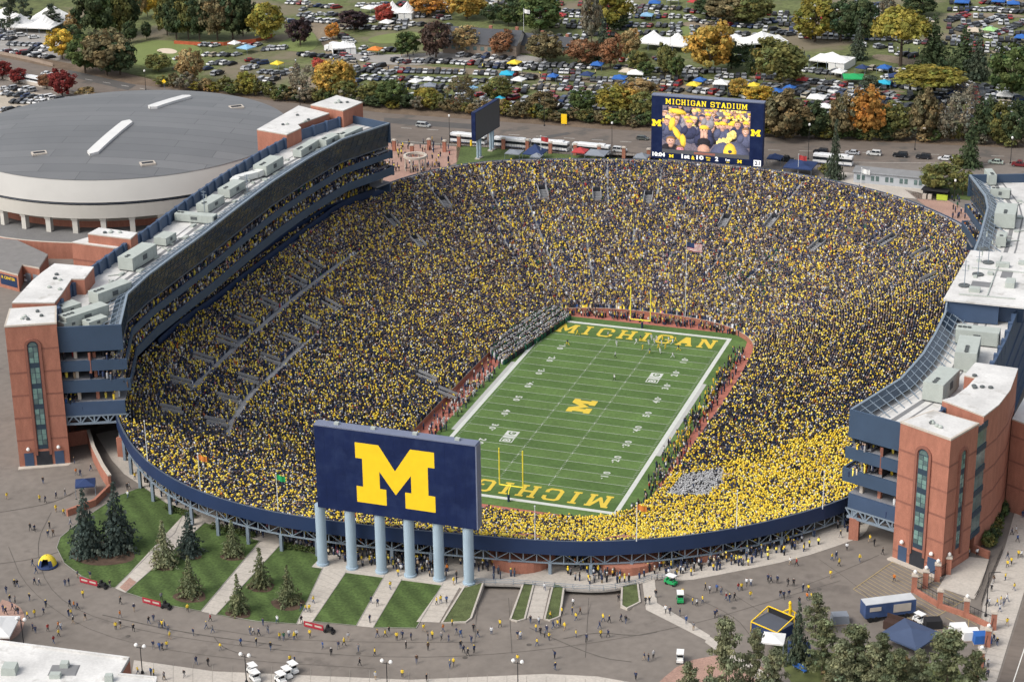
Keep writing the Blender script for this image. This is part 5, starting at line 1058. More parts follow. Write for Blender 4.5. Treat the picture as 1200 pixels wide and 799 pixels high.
# cars parked on the golf course and the lots: rows as photographed
ROWS = [('beside the corner marquee', [(3, 40, 48, 47, 4), (3, 61, 62, 69, 11)]), ('in the gravel lot by the red maples', [(2, 105, 40, 108, 6), (2, 111, 100, 121, 14), (2, 130, 76, 134, 11), (2, 137, 60, 140, 9)]), ('by the orange fence below the trees', [(235, 54, 256, 55, 4), (283, 55, 306, 54, 4), (306, 60, 336, 57, 6)]),
 ('on the lawn beside the yellow inflatable', [(238, 66, 282, 66, 6), (245, 76, 276, 76, 5), (290, 72, 312, 76, 4), (282, 82, 304, 80, 4), (305, 86, 327, 87, 4), (328, 89, 352, 83, 5), (302, 96, 326, 94, 4), (206, 70, 212, 70, 1), (206, 81, 212, 81, 1), (250, 88, 260, 87, 2), (240, 82, 248, 83, 1)]), ('by the curved track and white truck', [(349, 65, 398, 69, 7), (331, 24, 352, 29, 5), (362, 8, 398, 11, 6), (372, 18, 399, 20, 4), (377, 27, 399, 28, 3), (346, 34, 366, 32, 2), (379, 48, 381, 49, 1)]), ('at the gap in the hedge', [(304, 108, 346, 112, 4), (300, 100, 320, 101, 2), (278, 104, 296, 106, 3)]),
 ('beside the putting green', [(424, 58, 428, 58, 1), (424, 64, 436, 66, 2), (450, 60, 468, 61, 3), (400, 62, 414, 78, 5), (400, 42, 412, 52, 5), (402, 34, 470, 35, 10), (427, 70, 428, 72, 1), (460, 72, 482, 75, 3)]), ('near the scarlet tree', [(418, 8, 456, 7, 7), (468, 6, 486, 9, 4), (400, 20, 448, 24, 7), (510, 21, 525, 24, 3)]), ('before the slate-roofed clubhouse', [(484, 73, 610, 78, 17), (535, 66, 604, 70, 7), (560, 79, 640, 82, 9)]),
 ('above the brick penthouses', [(424, 84, 462, 88, 5), (424, 93, 536, 96, 13), (420, 104, 442, 105, 3), (474, 103, 530, 105, 6), (512, 114, 530, 117, 2), (430, 78, 450, 80, 3), (500, 110, 520, 111, 2)]), ('by the cyan canopies', [(553, 96, 606, 98, 6), (560, 112, 575, 118, 2), (590, 115, 606, 118, 2), (565, 105, 610, 108, 6)]), ('in the long row behind the buses', [(612, 77, 704, 81, 13), (613, 104, 738, 108, 15), (612, 119, 742, 121, 15), (608, 92, 628, 93, 3), (690, 113, 735, 120, 4)]),
 ('by the peaked white tent', [(720, 80, 792, 86, 8), (755, 95, 796, 94, 5), (724, 72, 760, 74, 4), (770, 68, 776, 72, 2)]), ('on the far strip above the peaked tent', [(734, 21, 800, 21, 8), (734, 31, 800, 32, 8), (740, 10, 800, 12, 8), (624, 28, 694, 28, 8), (660, 14, 690, 16, 4)]), ('behind the golden tree', [(804, 14, 838, 17, 5), (804, 22, 836, 30, 5), (853, 30, 892, 34, 6), (905, 36, 930, 43, 4), (885, 30, 910, 26, 3)]), ('between golden tree and video board', [(802, 83, 830, 86, 4), (804, 94, 862, 102, 7), (840, 93, 846, 93, 1), (806, 107, 850, 112, 5)]),
 ('on the verge beside the olive tree', [(893, 101, 945, 106, 8), (905, 107, 948, 113, 7), (922, 94, 992, 101, 11), (960, 106, 1004, 112, 7), (940, 114, 1000, 118, 7), (942, 84, 988, 88, 6)]), ('by the green canopy', [(1020, 82, 1062, 85, 7), (1033, 114, 1068, 118, 6), (1033, 122, 1066, 128, 6), (1036, 91, 1046, 96, 2), (1027, 56, 1036, 58, 2), (1052, 64, 1072, 68, 3), (1042, 112, 1048, 112, 1)]), ('behind the flat yellow-green tree', [(1098, 118, 1122, 122, 4), (1097, 127, 1116, 131, 3), (1160, 110, 1198, 119, 6), (1165, 122, 1198, 128, 5)]),
 ('in the angled rows at the far corner', [(1109, 27, 1134, 18, 6), (1121, 37, 1178, 20, 13), (1155, 46, 1202, 27, 10), (1163, 64, 1196, 55, 6), (1136, 12, 1202, 16, 11), (1150, 4, 1202, 7, 8)]), ('along the top dirt track', [(1003, 4, 1032, 9, 4), (1042, 15, 1058, 13, 2), (1033, 25, 1034, 26, 1), (560, 4, 600, 6, 6), (530, 10, 544, 12, 2)]),
 ('beside the video board hedge', [(640, 126, 700, 130, 6), (745, 104, 800, 108, 6), (740, 98, 800, 101, 7), (800, 118, 860, 124, 7), (870, 118, 915, 126, 6)]), ('by the bright orange tree', [(930, 122, 1000, 128, 8), (935, 130, 995, 134, 7), (1000, 120, 1032, 124, 4), (1036, 134, 1090, 138, 6), (1040, 100, 1080, 106, 5), (1120, 100, 1198, 106, 8), (1130, 132, 1198, 138, 7)]), ('beyond the hedge by the olive shrubs', [(440, 112, 500, 114, 6), (545, 100, 558, 101, 2), (470, 120, 530, 122, 6), (415, 112, 440, 114, 3), (560, 122, 615, 126, 6)]), ('under the tall green trees', [(640, 44, 690, 46, 5), (735, 40, 800, 42, 7), (560, 12, 610, 14, 5), (600, 20, 640, 22, 4), (480, 30, 530, 32, 5), (300, 20, 330, 22, 3), (420, 26, 440, 27, 3)]), ('on the hill rows at the top', [(820, 38, 900, 44, 8), (930, 20, 1000, 24, 7), (940, 32, 1000, 36, 6), (1000, 34, 1060, 38, 6), (1065, 24, 1100, 26, 4), (860, 70, 900, 76, 4), (1060, 50, 1110, 54, 5)])]
allc = []
for phrase, rows in ROWS:
    for ri, (u0, v0, u1, v1, n) in enumerate(rows):
        n = max(1, int(n*.84+.5)) if u0 < 400 else n
        for k in range(n):
            f = (k+.5)/n; u, v = u0+(u1-u0)*f+R.uniform(-.9, .9), v0+(v1-v0)*f+R.uniform(-.5, .5); p = G(u, v, .1); a, b = G(u0, v0), G(u1, v1); rd = math.atan2(b[1]-a[1], b[0]-a[0]) if n > 1 else 0
            ang = rd+R.uniform(-.08, .08)+(math.pi if R.random() < .5 else 0)+(-.55 if u < 420 else -.28 if u < 560 else -.12 if u < 1100 else -.35)
            allc.append((float(np.linalg.norm(p-CAM)), p, ang, phrase, ri, k, len(rows), R.choices(list(CARS), [42, 34, 9, 9, 6])[0], pickc(), u, v, n))
INF = [('above the brick penthouses', [(400, 80), (620, 80), (620, 126), (520, 120), (415, 112)]), ('in the long row behind the buses', [(620, 82), (800, 95), (800, 128), (640, 130)]), ('on the verge beside the olive tree', [(800, 80), (1000, 100), (1000, 136), (900, 128), (800, 122)]), ('behind the flat yellow-green tree', [(1000, 100), (1200, 106), (1200, 148), (1090, 142), (1000, 134)]), ('on the far strip above the peaked tent', [(620, 2), (800, 2), (800, 40), (690, 44), (620, 32)]), ('near the scarlet tree', [(400, 2), (600, 2), (540, 14), (490, 34), (400, 36)]), ('behind the golden tree', [(800, 6), (900, 14), (1050, 4), (1050, 62), (950, 46), (880, 44), (800, 42)]), ('by the curved track and white truck', [(336, 2), (398, 2), (398, 40), (376, 34), (340, 32)]), ('in the angled rows at the far corner', [(1100, 2), (1200, 2), (1200, 75), (1150, 72), (1100, 44)]), ('beside the corner marquee', [(0, 36), (48, 44), (60, 62), (0, 56)]), ('in the gravel lot by the red maples', [(0, 103), (70, 114), (104, 121), (70, 141), (0, 142)])]
have = [(t[9], t[10]) for t in allc]
for phrase, pg in INF:
    us = [q[0] for q in pg]; vs_ = [q[1] for q in pg]; v = min(vs_)+3
    while v < max(vs_):
        u = min(us)+R.uniform(0, 6); shift = R.uniform(-1, 1); run = 0
        while u < max(us):
            if run <= 0: run = R.randint(4, 12); u += R.choice([0, 10, 16])
            run -= 1; vv = v+(u-min(us))*.03+shift
            if inpoly(u, vv, pg) and all(abs(a-u) > 6.2 or abs(b-vv) > 4.6 for a, b in have):
                p = G(u, vv, .1); have.append((u, vv)); allc.append((float(np.linalg.norm(p-CAM)), p, .33+R.uniform(-.08, .08)+(math.pi if R.random() < .5 else 0)+(-.5 if u < 420 else -.2), phrase, 9, 0, 1, R.choices(list(CARS), [42, 34, 9, 9, 6])[0], pickc(), u, vv, 1))
            u += R.uniform(6.4, 7.4)
        v += 6.8
allc.sort(key=lambda t: t[0])
mx = []
named = {}
for t in allc[:290]:
    dist, p, ang, phrase, ri, k, nr, kind, c, u, v, n = t
    o = place(CM[kind]['one'], 'parked_car', p, ang, (1.1, 1.1, 1.1), color=c[1]); o['category'] = 'car'; o['group'] = f'cars parked {phrase}'; named.setdefault((c[0], kind, phrase), []).append((o, ri, v, u))
for (cn, kind, phrase), L in named.items():
    L.sort(key=lambda t: -t[2])
    if len(L) == 1: L[0][0]['label'] = f'only {cn} {kind} parked {phrase}'
    else:
        for k, (o, ri, v, u) in enumerate(L): o['label'] = f'{cn} {kind} parked {phrase}, {ORD[min(k, 23)]} from the stadium' if k else f'{cn} {kind} parked {phrase}, first from the stadium'
s = MB(); colr = []
for t in allc[290:]:
    q = CM[t[7]]['mb']; ca, sa = math.cos(t[2]), math.sin(t[2]); i = len(s.v); s.v += [(x*ca-y*sa+t[1][0], x*sa+y*ca+t[1][1], z+t[1][2]) for x, y, z in q.v]; s.f += [tuple(i+j for j in f) for f in q.f]; s.m += [0]*len(q.f); colr += [(t[8][1] if m == 0 else (.018, .02, .025)) for m in q.m]
me = s.mesh('distant_parked_cars', [M('distant_car_paint', (1, 1, 1), .35, .03, .5, spec=.5, obj='attr')]); at = me.attributes.new('Col', 'FLOAT_COLOR', 'FACE'); at.data.foreach_set('color', np.c_[np.array(colr), np.ones(len(colr))].ravel().astype(np.float32)); o = bpy.data.objects.new('distant_parked_cars', me); COL.objects.link(o); o['kind'] = 'stuff'
print('cars', len(allc))
# ================================================================ tents and canopies
def cmat(n, c): return M('canvas_'+n, c, .75, .05, .6)
TC = dict(white=(.76, .75, .72), navy=(.025, .045, .12), blue=(.03, .12, .38), cyan=(.03, .38, .55), yellow=(.75, .56, .05), green=(.02, .33, .10), red=(.42, .05, .05), grey=(.22, .24, .27), slateblue=(.06, .085, .15), beige=(.52, .44, .34), lime=(.32, .55, .22), orange=(.60, .20, .04), black=(.02, .02, .022), purple=(.14, .06, .30), lightblue=(.25, .45, .62))
def canopy(u, v, size, cn, label, rz=.0, h=2.3, peak=1.1, frame=True, group='tailgate canopies', name='canopy', wall=None):
    p = G(u, v, .08); e = thing(name, label, 'tent', p, group); a = size/2; s = MB(); ca, sa = math.cos(rz), math.sin(rz)
    q = lambda x, y, z: (p[0]+x*ca-y*sa, p[1]+x*sa+y*ca, p[2]+z); c4 = [(-a, -a), (a, -a), (a, a), (-a, a)]; top = q(0, 0, h+peak)
    for k in range(4):
        x0, y0 = c4[k]; x1, y1 = c4[(k+1) % 4]; m = q((x0+x1)*.28, (y0+y1)*.28, h+peak*.42)
        s.face([q(x0, y0, h), q(x1, y1, h), q(x1*.5, y1*.5, h+peak*.42), q(x0*.5, y0*.5, h+peak*.42)]); s.face([q(x0*.5, y0*.5, h+peak*.42), q(x1*.5, y1*.5, h+peak*.42), top]); s.face([q(x0, y0, h-.3), q(x1, y1, h-.3), q(x1, y1, h), q(x0, y0, h)])
    build(s, 'cover', cmat(cn, TC[cn]), e)
    for x, y in c4: s = MB(); s.tube(q(x*.98, y*.98, -.1), q(x*.98, y*.98, h), .06, 5); build(s, 'leg', mSteel, e)
    if wall:
        s = MB()
        for k in wall: x0, y0 = c4[k]; x1, y1 = c4[(k+1) % 4]; s.face([q(x0*.97, y0*.97, 0), q(x1*.97, y1*.97, 0), q(x1*.97, y1*.97, h-.3), q(x0*.97, y0*.97, h-.3)])
        build(s, 'side_wall', cmat(cn, TC[cn]), e)
    return e
def marquee(u, v, L, Wd, label, rz=0, h=2.6, pk=2.6, npk=2, wall=True):
    p = G(u, v, .08); e = thing('marquee', label, 'tent', p, 'white marquees'); ca, sa = math.cos(rz), math.sin(rz); q = lambda x, y, z: (p[0]+x*ca-y*sa, p[1]+x*sa+y*ca, p[2]+z); s = MB(); n = 8*npk; rid = []
    for k in range(n+1):
        f = k/n; ph = abs(((f*npk) % 1)-.5)*2 if 0 < f < 1 else 1; z = h+pk*(1-ph)**1.35*1.0+(.25*pk if 0 < f < 1 else 0); x = -L/2+L*f; rid.append((x, z))
    for sg in (-1, 1):
        for (xa, za), (xb, zb_) in zip(rid[:-1], rid[1:]):
            s.face([q(xa, sg*Wd/2, h), q(xb, sg*Wd/2, h), q(xb, sg*Wd/4, h+(zb_-h)*.38), q(xa, sg*Wd/4, h+(za-h)*.38)]); s.face([q(xa, sg*Wd/4, h+(za-h)*.38), q(xb, sg*Wd/4, h+(zb_-h)*.38), q(xb, 0, zb_), q(xa, 0, za)])
    m = cmat('white', TC['white']); build(s, 'roof', m, e)
    s = MB()
    for sx in (-1, 1): s.face([q(sx*L/2, -Wd/2, 0 if wall else h-.4), q(sx*L/2, Wd/2, 0 if wall else h-.4), q(sx*L/2, Wd/2, h), q(sx*L/2, -Wd/2, h)])
    s.face([q(-L/2, -Wd/2, h-.5), q(L/2, -Wd/2, h-.5), q(L/2, -Wd/2, h), q(-L/2, -Wd/2, h)])
    if wall: s.face([q(L*.05, -Wd/2, 0), q(L/2, -Wd/2, 0), q(L/2, -Wd/2, h), q(L*.05, -Wd/2, h)])
    s.face([q(-L/2, Wd/2, 0 if wall else h-.4), q(L/2, Wd/2, 0 if wall else h-.4), q(L/2, Wd/2, h), q(-L/2, Wd/2, h)]); build(s, 'side_wall', m, e)
    for k in range(5):
        for sg in (-1, 1): s = MB(); x = -L/2+L*k/4; s.tube(q(x, sg*Wd/2, -.1), q(x, sg*Wd/2, h), .09, 5); build(s, 'pole', mSteel, e)
for a in ((40, 36, 22, 13, 'long white marquee beneath the pines at the car park corner', .1, 2.8, 3.4, 2, False), (62, 30, 18, 12, 'white high peaked marquee behind the pines', .4, 3, 5, 1, False), (8, 30, 18, 12, 'white marquee at the picture edge by the car park', .2, 3, 4, 1, False), (469, 20, 13, 10, 'white peaked marquee beside the scarlet tree', .1, 2.8, 3.2, 2, True), (780, 57, 20, 12, 'open white tent with twin peaks on the golf lawn', -.1, 3.0, 3.0, 2, False), (892, 56, 18, 11, 'long white marquee with dark open front by the golden tree', .55, 3.2, 2.6, 1, True), (975, 78, 14, 11, 'square white tent with side rooms near the dark spruces', -.2, 3.0, 2.0, 1, True), (403, 62, 9, 8, 'white tent by the curved track and grey cars', .5, 2.8, 1.6, 1, True), (798, 51, 1, 1, '', 0, 1, 1, 1, False)):
    if a[4]: marquee(*a[:2], *a[2:4], a[4], *a[5:])
CN = [(705, 31, 'blue', 3.4, 'in the far strip'), (700, 82, 'blue', 4.5, 'behind the russet trees'), (688, 94, 'navy', 4.5, 'at the grill site behind the buses'), (726, 98, 'blue', 5, 'at the end of the long car row'), (648, 96, 'blue', 3.6, 'between the car rows behind the buses'), (733, 106, 'blue', 4, 'next to the last white car'), (594, 93, 'cyan', 5, 'by the blue and white tents'), (606, 88, 'white', 4, 'beside the yellow canopy'), (608, 100, 'white', 4.5, 'in front of the cyan canopy'), (603, 80, 'yellow', 4.5, 'in the clubhouse car row'), (289, 62, 'lightblue', 5.5, 'among cars below the orange fence'), (325, 81, 'yellow', 4.0, 'with dark letter on the car lawn'), (275, 57, 'white', 4.0, 'by the orange fence'), (504, 107, 'grey', 4.5, 'near the brick penthouses'), (502, 100, 'white', 3.5, 'beside a grey canopy'), (487, 102, 'white', 4, 'behind the olive hedge tree'), (1000, 97, 'green', 7.5, 'with pale stripes'), (983, 91, 'white', 4.5, 'before the green canopy'), (1036, 86, 'blue', 4.5, 'beyond the green canopy'), (1036, 104, 'cyan', 4.5, 'at the verge of the dark pine'), (909, 114, 'blue', 5, 'beside the yellow table'), (925, 110, 'blue', 4, 'above the yellow shrub'), (957, 121, 'white', 6, 'with yellow trim on posts'), (966, 132, 'white', 5, 'behind the russet hedge trees'), (845, 104, 'white', 5.5, 'behind the video board'), (813, 106, 'yellow', 4.5, 'behind the video board corner'), (820, 101, 'blue', 4, 'beside the white canopy behind the video board'), (883, 107, 'yellow', 4, 'below the olive tree'), (1178, 118, 'white', 5.5, 'at the far corner by the big green tree'), (1127, 8, 'blue', 6, 'behind the dark tree top'), (1170, 7, 'blue', 5.5, 'among the top car rows'), (1187, 10, 'blue', 5, 'beside the top corner cars'), (1197, 50, 'blue', 5, 'at the end of the angled rows'), (1142, 42, 'beige', 6, 'beside the dark spruces'), (1160, 41, 'lime', 5, 'in the angled rows'), (453, 32, 'white', 5, 'under the purple tree'), (433, 15, 'white', 5.5, 'left of the scarlet tree'), (788, 5, 'white', 5, 'on the top lawn'), (745, 92, 'white', 6, 'beside the slender russet trees'), (735, 90, 'beige', 5, 'touching a white tent'), (760, 112, 'grey', 4, 'below the olive shrubs'), (630, 14, 'blue', 4.5, 'under the tall green tree'), (657, 24, 'red', 4, 'under the tall green tree edge'), (735, 9, 'white', 5, 'on the far strip of cars'), (767, 9, 'blue', 5, 'beside a blue canopy on the far strip'), (758, 24, 'lightblue', 5, 'mid row on the far strip'), (940, 100, 'red', 4, 'near the square white tent'), (896, 48, 'white', 4, 'beside the long marquee'), (862, 50, 'white', 4.5, 'before the long marquee'), (1048, 96, 'navy', 4.5, 'near the dark spruces'), (1118, 116, 'navy', 4, 'behind the flat tree'), (1010, 86, 'navy', 4, 'left of a blue canopy'), (812, 8, 'red', 4, 'at the top edge'), (552, 110, 'lightblue', 4, 'behind the brown thin tree'), (440, 64, 'orange', 5, 'on the putting green edge'), (586, 123, 'cyan', 3.5, 'in the hedge near the side screen')]
seen = set()
for u, v, cn, sz, wh in CN:
    wh = wh.replace('left of', 'next to'); canopy(u, v, sz, cn, f'{cn} pop-up canopy {wh}', R.uniform(-.3, .3))
# canopies by the stadium
canopy(627, 187, 6.5, 'navy', 'navy canopy with yellow emblem behind the far top rows', .0, 2.6, 2.6, group='navy stadium canopies'); canopy(603, 187, 5, 'grey', 'flat slate canopy beside the emblem canopy', 0, 2.6, .7, group='navy stadium canopies'); canopy(700, 188, 6.5, 'grey', 'low slate canopy by the bus line end', 0, 2.6, .9, group='navy stadium canopies'); canopy(629, 191, 3.5, 'grey', 'small grey canopy peeping over the top row', 0, 2.4, 1, group='navy stadium canopies')
canopy(680, 185, 4.5, 'red', 'red and white striped tent by the last bus', 0, 2.4, 1.2, group='navy stadium canopies'); canopy(938, 203, 9, 'navy', 'wide navy canopy below the grey spruce', -.05, 2.8, 1.4, group='navy stadium canopies'); canopy(908, 193, 4.5, 'navy', 'navy canopy beside the video board legs', 0, 2.5, 1.2, group='navy stadium canopies'); canopy(752, 192, 4.5, 'grey', 'grey canopy at the other foot of the video board', 0, 2.5, 1.2, group='navy stadium canopies')
canopy(906, 762, 4.0, 'white', 'white canopy with red markings beside the navy booth', .1, 2.6, .5, group='plaza tents'); canopy(310/1.0*0+101, 577, 4.2, 'navy', 'navy canopy at the ramp wall behind the spruces', .5, 2.4, .9, group='plaza tents'); canopy(1066, 757, 8, 'slateblue', 'broad slate-blue tent between broadcast truck and pines', -.45, 2.6, 1.2, group='plaza tents'); canopy(936, 770, 4, 'navy', 'small navy booth under the spruce', .2, 2.2, .3, wall=(0, 1, 2, 3), group='plaza tents'); canopy(-6, 748, 8, 'white', 'white peaked tent at the corner above the white roof', .3, 2.6, 2, group='plaza tents')
# writing on the white canopy
# navy booth with yellow arches
p = G(905, 741); KB = .8; e = thing('fan_booth', 'navy and yellow fan booth with open slate floor on the plaza', 'booth', p); rz = -.45; ca, sa = math.cos(rz), math.sin(rz); q = lambda x, y, z: (p[0]+(x*ca-y*sa)*KB, p[1]+(x*sa+y*ca)*KB, p[2]+z*KB)
s = MB(); s.box(q(0, 0, 2.6), (7.4*KB, 6.2*KB, .15), rz); build(s, 'roof', cmat('slate', (.085, .092, .11)), e)
for x0, y0, wx, wy in ((0, -3.1, 7.4, .12), (3.7, 0, .12, 6.2), (-3.7, 0, .12, 6.2)): s = MB(); s.box(q(x0, y0, 1.3), (wx*KB, wy*KB, 2.6*KB), rz); build(s, 'side_wall', cmat('navy', TC['navy']), e)
s = MB()
for a, b in ((q(-3.7, -3.1, 2.7), q(-3.7, 3.1, 4.2)), (q(-3.7, 3.1, 4.2), q(3.7, 3.1, 4.2)), (q(3.7, 3.1, 4.2), q(3.7, -3.1, 2.7)), (q(-3.7, -3.1, 2.7), q(3.7, -3.1, 2.7)), (q(3.7, 3.1, 0), q(3.7, 3.1, 5.5)), (q(-3.7, -3.1, 0), q(-3.7, -3.1, 2.7)), (q(-3.7, 3.1, 0), q(-3.7, 3.1, 4.2))): s.beam(a, b, .16)
build(s, 'frame', mMaize, e); s = MB(); s.face([q(-3.6, 3.0, 2.7), q(3.6, 3.0, 2.7), q(3.6, 3.0, 4.1), q(-3.6, 3.0, 4.1)]); build(s, 'back_panel', cmat('black', TC['black']), e)
p = G(925, 728); e = thing('air_dancer', 'yellow inflatable tube figure beside the navy booth', 'inflatable', p, ); s = MB(); s.tube(p, p+(0.1, 0, 2.6), .30, 10, 0, .30); s.tube(p+(0.1, 0, 2.6), p+(0, .1, 3.5), .30, 10, 0, .26); s.tube(p+(0, 0, 2.6), p+(-1.2, 0, 1.9), .20, 8, 0, .11); s.tube(p+(0, 0, 2.6), p+(1.2, .2, 1.8), .20, 8, 0, .11); s.lathe([(.26, 0), (.32, .3), (.2, .6), (.05, .75)], p+(0, .1, 3.5), 10); build(s, 'figure', mMaize, e)
# inflatable helmet
p = G(56, 663); e = thing('inflatable_helmet', 'yellow and navy inflatable helmet tent on the plaza', 'inflatable', p)
s = MB(); n = 14; s.m = []
ring = [(1.9*math.cos(t), 2.5*math.sin(t)) for t in np.linspace(0, 1.5, 9)]
for j in range(8):
    for k in range(n):
        if k in (10, 11) and j < 5: continue
        f = [(ring[j+a][0]*math.cos(6.2832*(k+b)/n), ring[j+a][0]*math.sin(6.2832*(k+b)/n), ring[j+a][1]) for a, b in ((0, 0), (0, 1), (1, 1), (1, 0))]; s.face([(p[0]+x, p[1]+y, p[2]+z) for x, y, z in f], 1 if (j < 1 or k in (9, 12) and j < 4) else 0)
build(s, 'shell', [cmat('yellow', TC['yellow']), cmat('navy', TC['navy'])], e)
s = MB(); s.lathe([(1.95, 0), (2.1, .25), (1.95, .5)], p, 20); build(s, 'base_tube', cmat('navy', TC['navy']), e)
# yellow letter inflatable etc
# clubhouse
mSlate = M('slate_roof', (.075, .078, .085), .85, .12, .3, fine=.1); mTimber = M('clubhouse_wall', (.30, .235, .185), .9, .12, .4); mCreamW = M('cream_trim', (.60, .55, .47), .8, .06, .5)
ch = thing('clubhouse', 'long brown clubhouse with grey slate gables among golf course trees', 'clubhouse', G(590, 62))
for (u, v, L, Wd, h, pk) in ((560, 60, 25, 12, 4.6, 4.6), (625, 60, 17, 10, 3.6, 3.4), (660, 60, 7, 8, 3.0, 2.6), (600, 62, 8, 13, 4.8, 4.2)):
    p = G(u, v); q = lambda x, y, z: (p[0]+x, p[1]+y, p[2]+z); s = MB(); s.box(q(0, 0, h/2-.3), (L, Wd, h+.6)); 
    for sx in (-1, 1): s.face([q(sx*L/2, -Wd/2, h), q(sx*L/2, Wd/2, h), q(sx*L/2, 0, h+pk)], 1)
    build(s, 'wall', [mTimber, mCreamW], ch); s = MB()
    for sg in (-1, 1): s.face([q(-L/2-.5, sg*(Wd/2+.6), h-.3), q(L/2+.5, sg*(Wd/2+.6), h-.3), q(L/2+.5, 0, h+pk+.05), q(-L/2-.5, 0, h+pk+.05)])
    s.box(q(L*.2, Wd*.12, h+pk), (1.2, 1.0, 1.8), 0, 1); build(s, 'roof', [mSlate, mBrick], ch)
    for k in range(int(L/3)): s = MB(); s.box(q(-L/2+1.5+k*3, -Wd/2-.04, h*.55), (1.5, .1, 1.5)); build(s, 'window', mPane, ch)
# ticket building
tb = thing('ticket_building', 'low grey block building with long dark roof beside the spruce', 'building', G(1043, 210)); a, b = G(1000, 214, 0), G(1084, 222, 0); t = (b-a)/np.linalg.norm(b-a); nn = np.array((-t[1], t[0], 0)); L = np.linalg.norm(b-a)
q = lambda x, y, z: a+t*x+nn*y+np.array((0, 0, z)); s = MB(); s.hexa([q(0, 0, -.5), q(L, 0, -.5), q(L, 5.5, -.5), q(0, 5.5, -.5)], [q(0, 0, 3.6), q(L, 0, 3.6), q(L, 5.5, 3.6), q(0, 5.5, 3.6)]); build(s, 'wall', M('block_grey', (.42, .44, .46), .85, .07, .4), tb)
s = MB(); s.face([q(-.4, -.5, 3.4), q(L+.4, -.5, 3.4), q(L+.4, 3, 4.6), q(-.4, 3, 4.6)]); s.face([q(-.4, 3, 4.6), q(L+.4, 3, 4.6), q(L+.4, 6, 3.6), q(-.4, 6, 3.6)]); build(s, 'roof', mRoofD, tb)
for k in range(14):
    if k % 3 != 2: s = MB(); x = 1.5+k*(L-3)/13; s.hexa([q(x-.5, -.08, 1.1), q(x+.5, -.08, 1.1), q(x+.5, .02, 1.1), q(x-.5, .02, 1.1)], [q(x-.5, -.08, 2.6), q(x+.5, -.08, 2.6), q(x+.5, .02, 2.6), q(x-.5, .02, 2.6)]); build(s, 'window', mPane, tb)
# vendor stall
p = G(1096, 232); e = thing('vendor_stall', 'dark food stall with lime green front and stacked crates', 'stall', p); s = MB(); s.box(p+(0, 0, 2.6), (8, 3.6, .25), -.1); s.box(p+(0, 1.5, 1.3), (8, .2, 2.6), -.1); build(s, 'shelter', cmat('black', TC['black']), e); s = MB(); s.box(p+(2.2, -1.6, .8), (3.2, .8, 1.6), -.1); build(s, 'counter', M('lime_counter', (.42, .52, .05), .6, .05, 1), e)
for dx in (-3, -1.4): s = MB(); s.box(p+(dx, -1.4, .7), (1.1, 1.0, 1.4), -.1); build(s, 'crate', mCap, e)
# ring canopy in the gate court, gate pillars and fence
p = G(487, 199); e = thing('ring_pergola', 'white ring pergola on posts in the paved gate court', 'pergola', p); s = MB(); z = 4.2
for r0, r1 in ((3.7, 3.7),): 
    a = [p+(3.8*math.cos(t), 3.8*math.sin(t), z) for t in np.linspace(0, 6.2832, 33)[:-1]]; b = [p+(3.0*math.cos(t), 3.0*math.sin(t), z) for t in np.linspace(0, 6.2832, 33)[:-1]]; u3 = np.array((0, 0, .7)); s.strip([q_+u3 for q_ in b], [q_+u3 for q_ in a], 0, True); s.strip(a, [q_+u3 for q_ in a], 0, True); s.strip([q_+u3 for q_ in b], b, 0, True); s.strip(b, a, 0, True)
build(s, 'ring', mCap, e)
for k in range(8): s = MB(); t = k*math.pi/4; s.tube(p+(3.4*math.cos(t), 3.4*math.sin(t), -.1), p+(3.4*math.cos(t), 3.4*math.sin(t), z), .28, 8); build(s, 'post', mCap, e)
mIron = M('black_iron', (.02, .02, .022), .5, .1, 1)
PIL = [((462, 177), 'beside the far blue roof corner'), ((483, 183), 'at the ring pergola'), ((503, 176), 'behind the ring pergola'), ((521, 178), 'at the edge of the gate court'), ((538, 172), 'in front of the first bus'), ((590, 175), 'in front of the second bus'), ((618, 177), 'between second and third bus'), ((645, 180), 'in front of the third bus'), ((674, 182), 'between third and fourth bus'), ((702, 184), 'in front of the fourth bus'), ((731, 186), 'by the parked white truck'), ((760, 188), 'at the foot of the video board')]
pp = []
def pillar(p, label, group, h=3.6, w=1.1, lamp=False, name='brick_pillar'):
    e = thing(name, label, 'pillar', p, group); s = MB(); s.box(p+(0, 0, h/2-.2), (w, w, h+.4), .1); build(s, 'shaft', mBrick, e); s = MB(); s.box(p+(0, 0, h+.12), (w*1.25, w*1.25, .25), .1); s.box(p+(0, 0, h+.3), (w*.9, w*.9, .2), .1); build(s, 'cap', mCap, e)
    if lamp: s = MB(); s.lathe([(.1, 0), (.34, .25), (.34, .55), (.1, .8)], p+(0, 0, h+.4), 10); build(s, 'lamp_globe', mLamp, e)
for (u, v), wh in PIL: p = G(u, v); pp.append(p); pillar(p, f'brick gate pillar {wh}', 'gate pillars by the far road')
def fence(pts, label, h=2.0, name='iron_fence', step=.9):
    e = thing(name, label, 'fence', pts[0]); s = MB(); t_ = MB()
    for a, b in zip(pts[:-1], pts[1:]):
        n = max(1, int(np.linalg.norm(b-a)/step))
        for z in (.3, h-.1): s.beam(a+(0, 0, z), b+(0, 0, z), .08)
        for k in range(1, n): q_ = a+(b-a)*k/n; t_.beam(q_, q_+np.array((0, 0, h)), .05)
    build(s, 'rail', mIron, e); build(t_, 'picket_grille', mIron, e)
fence(pp[4:], 'black iron fence between brick pillars along the buses', 2.2)
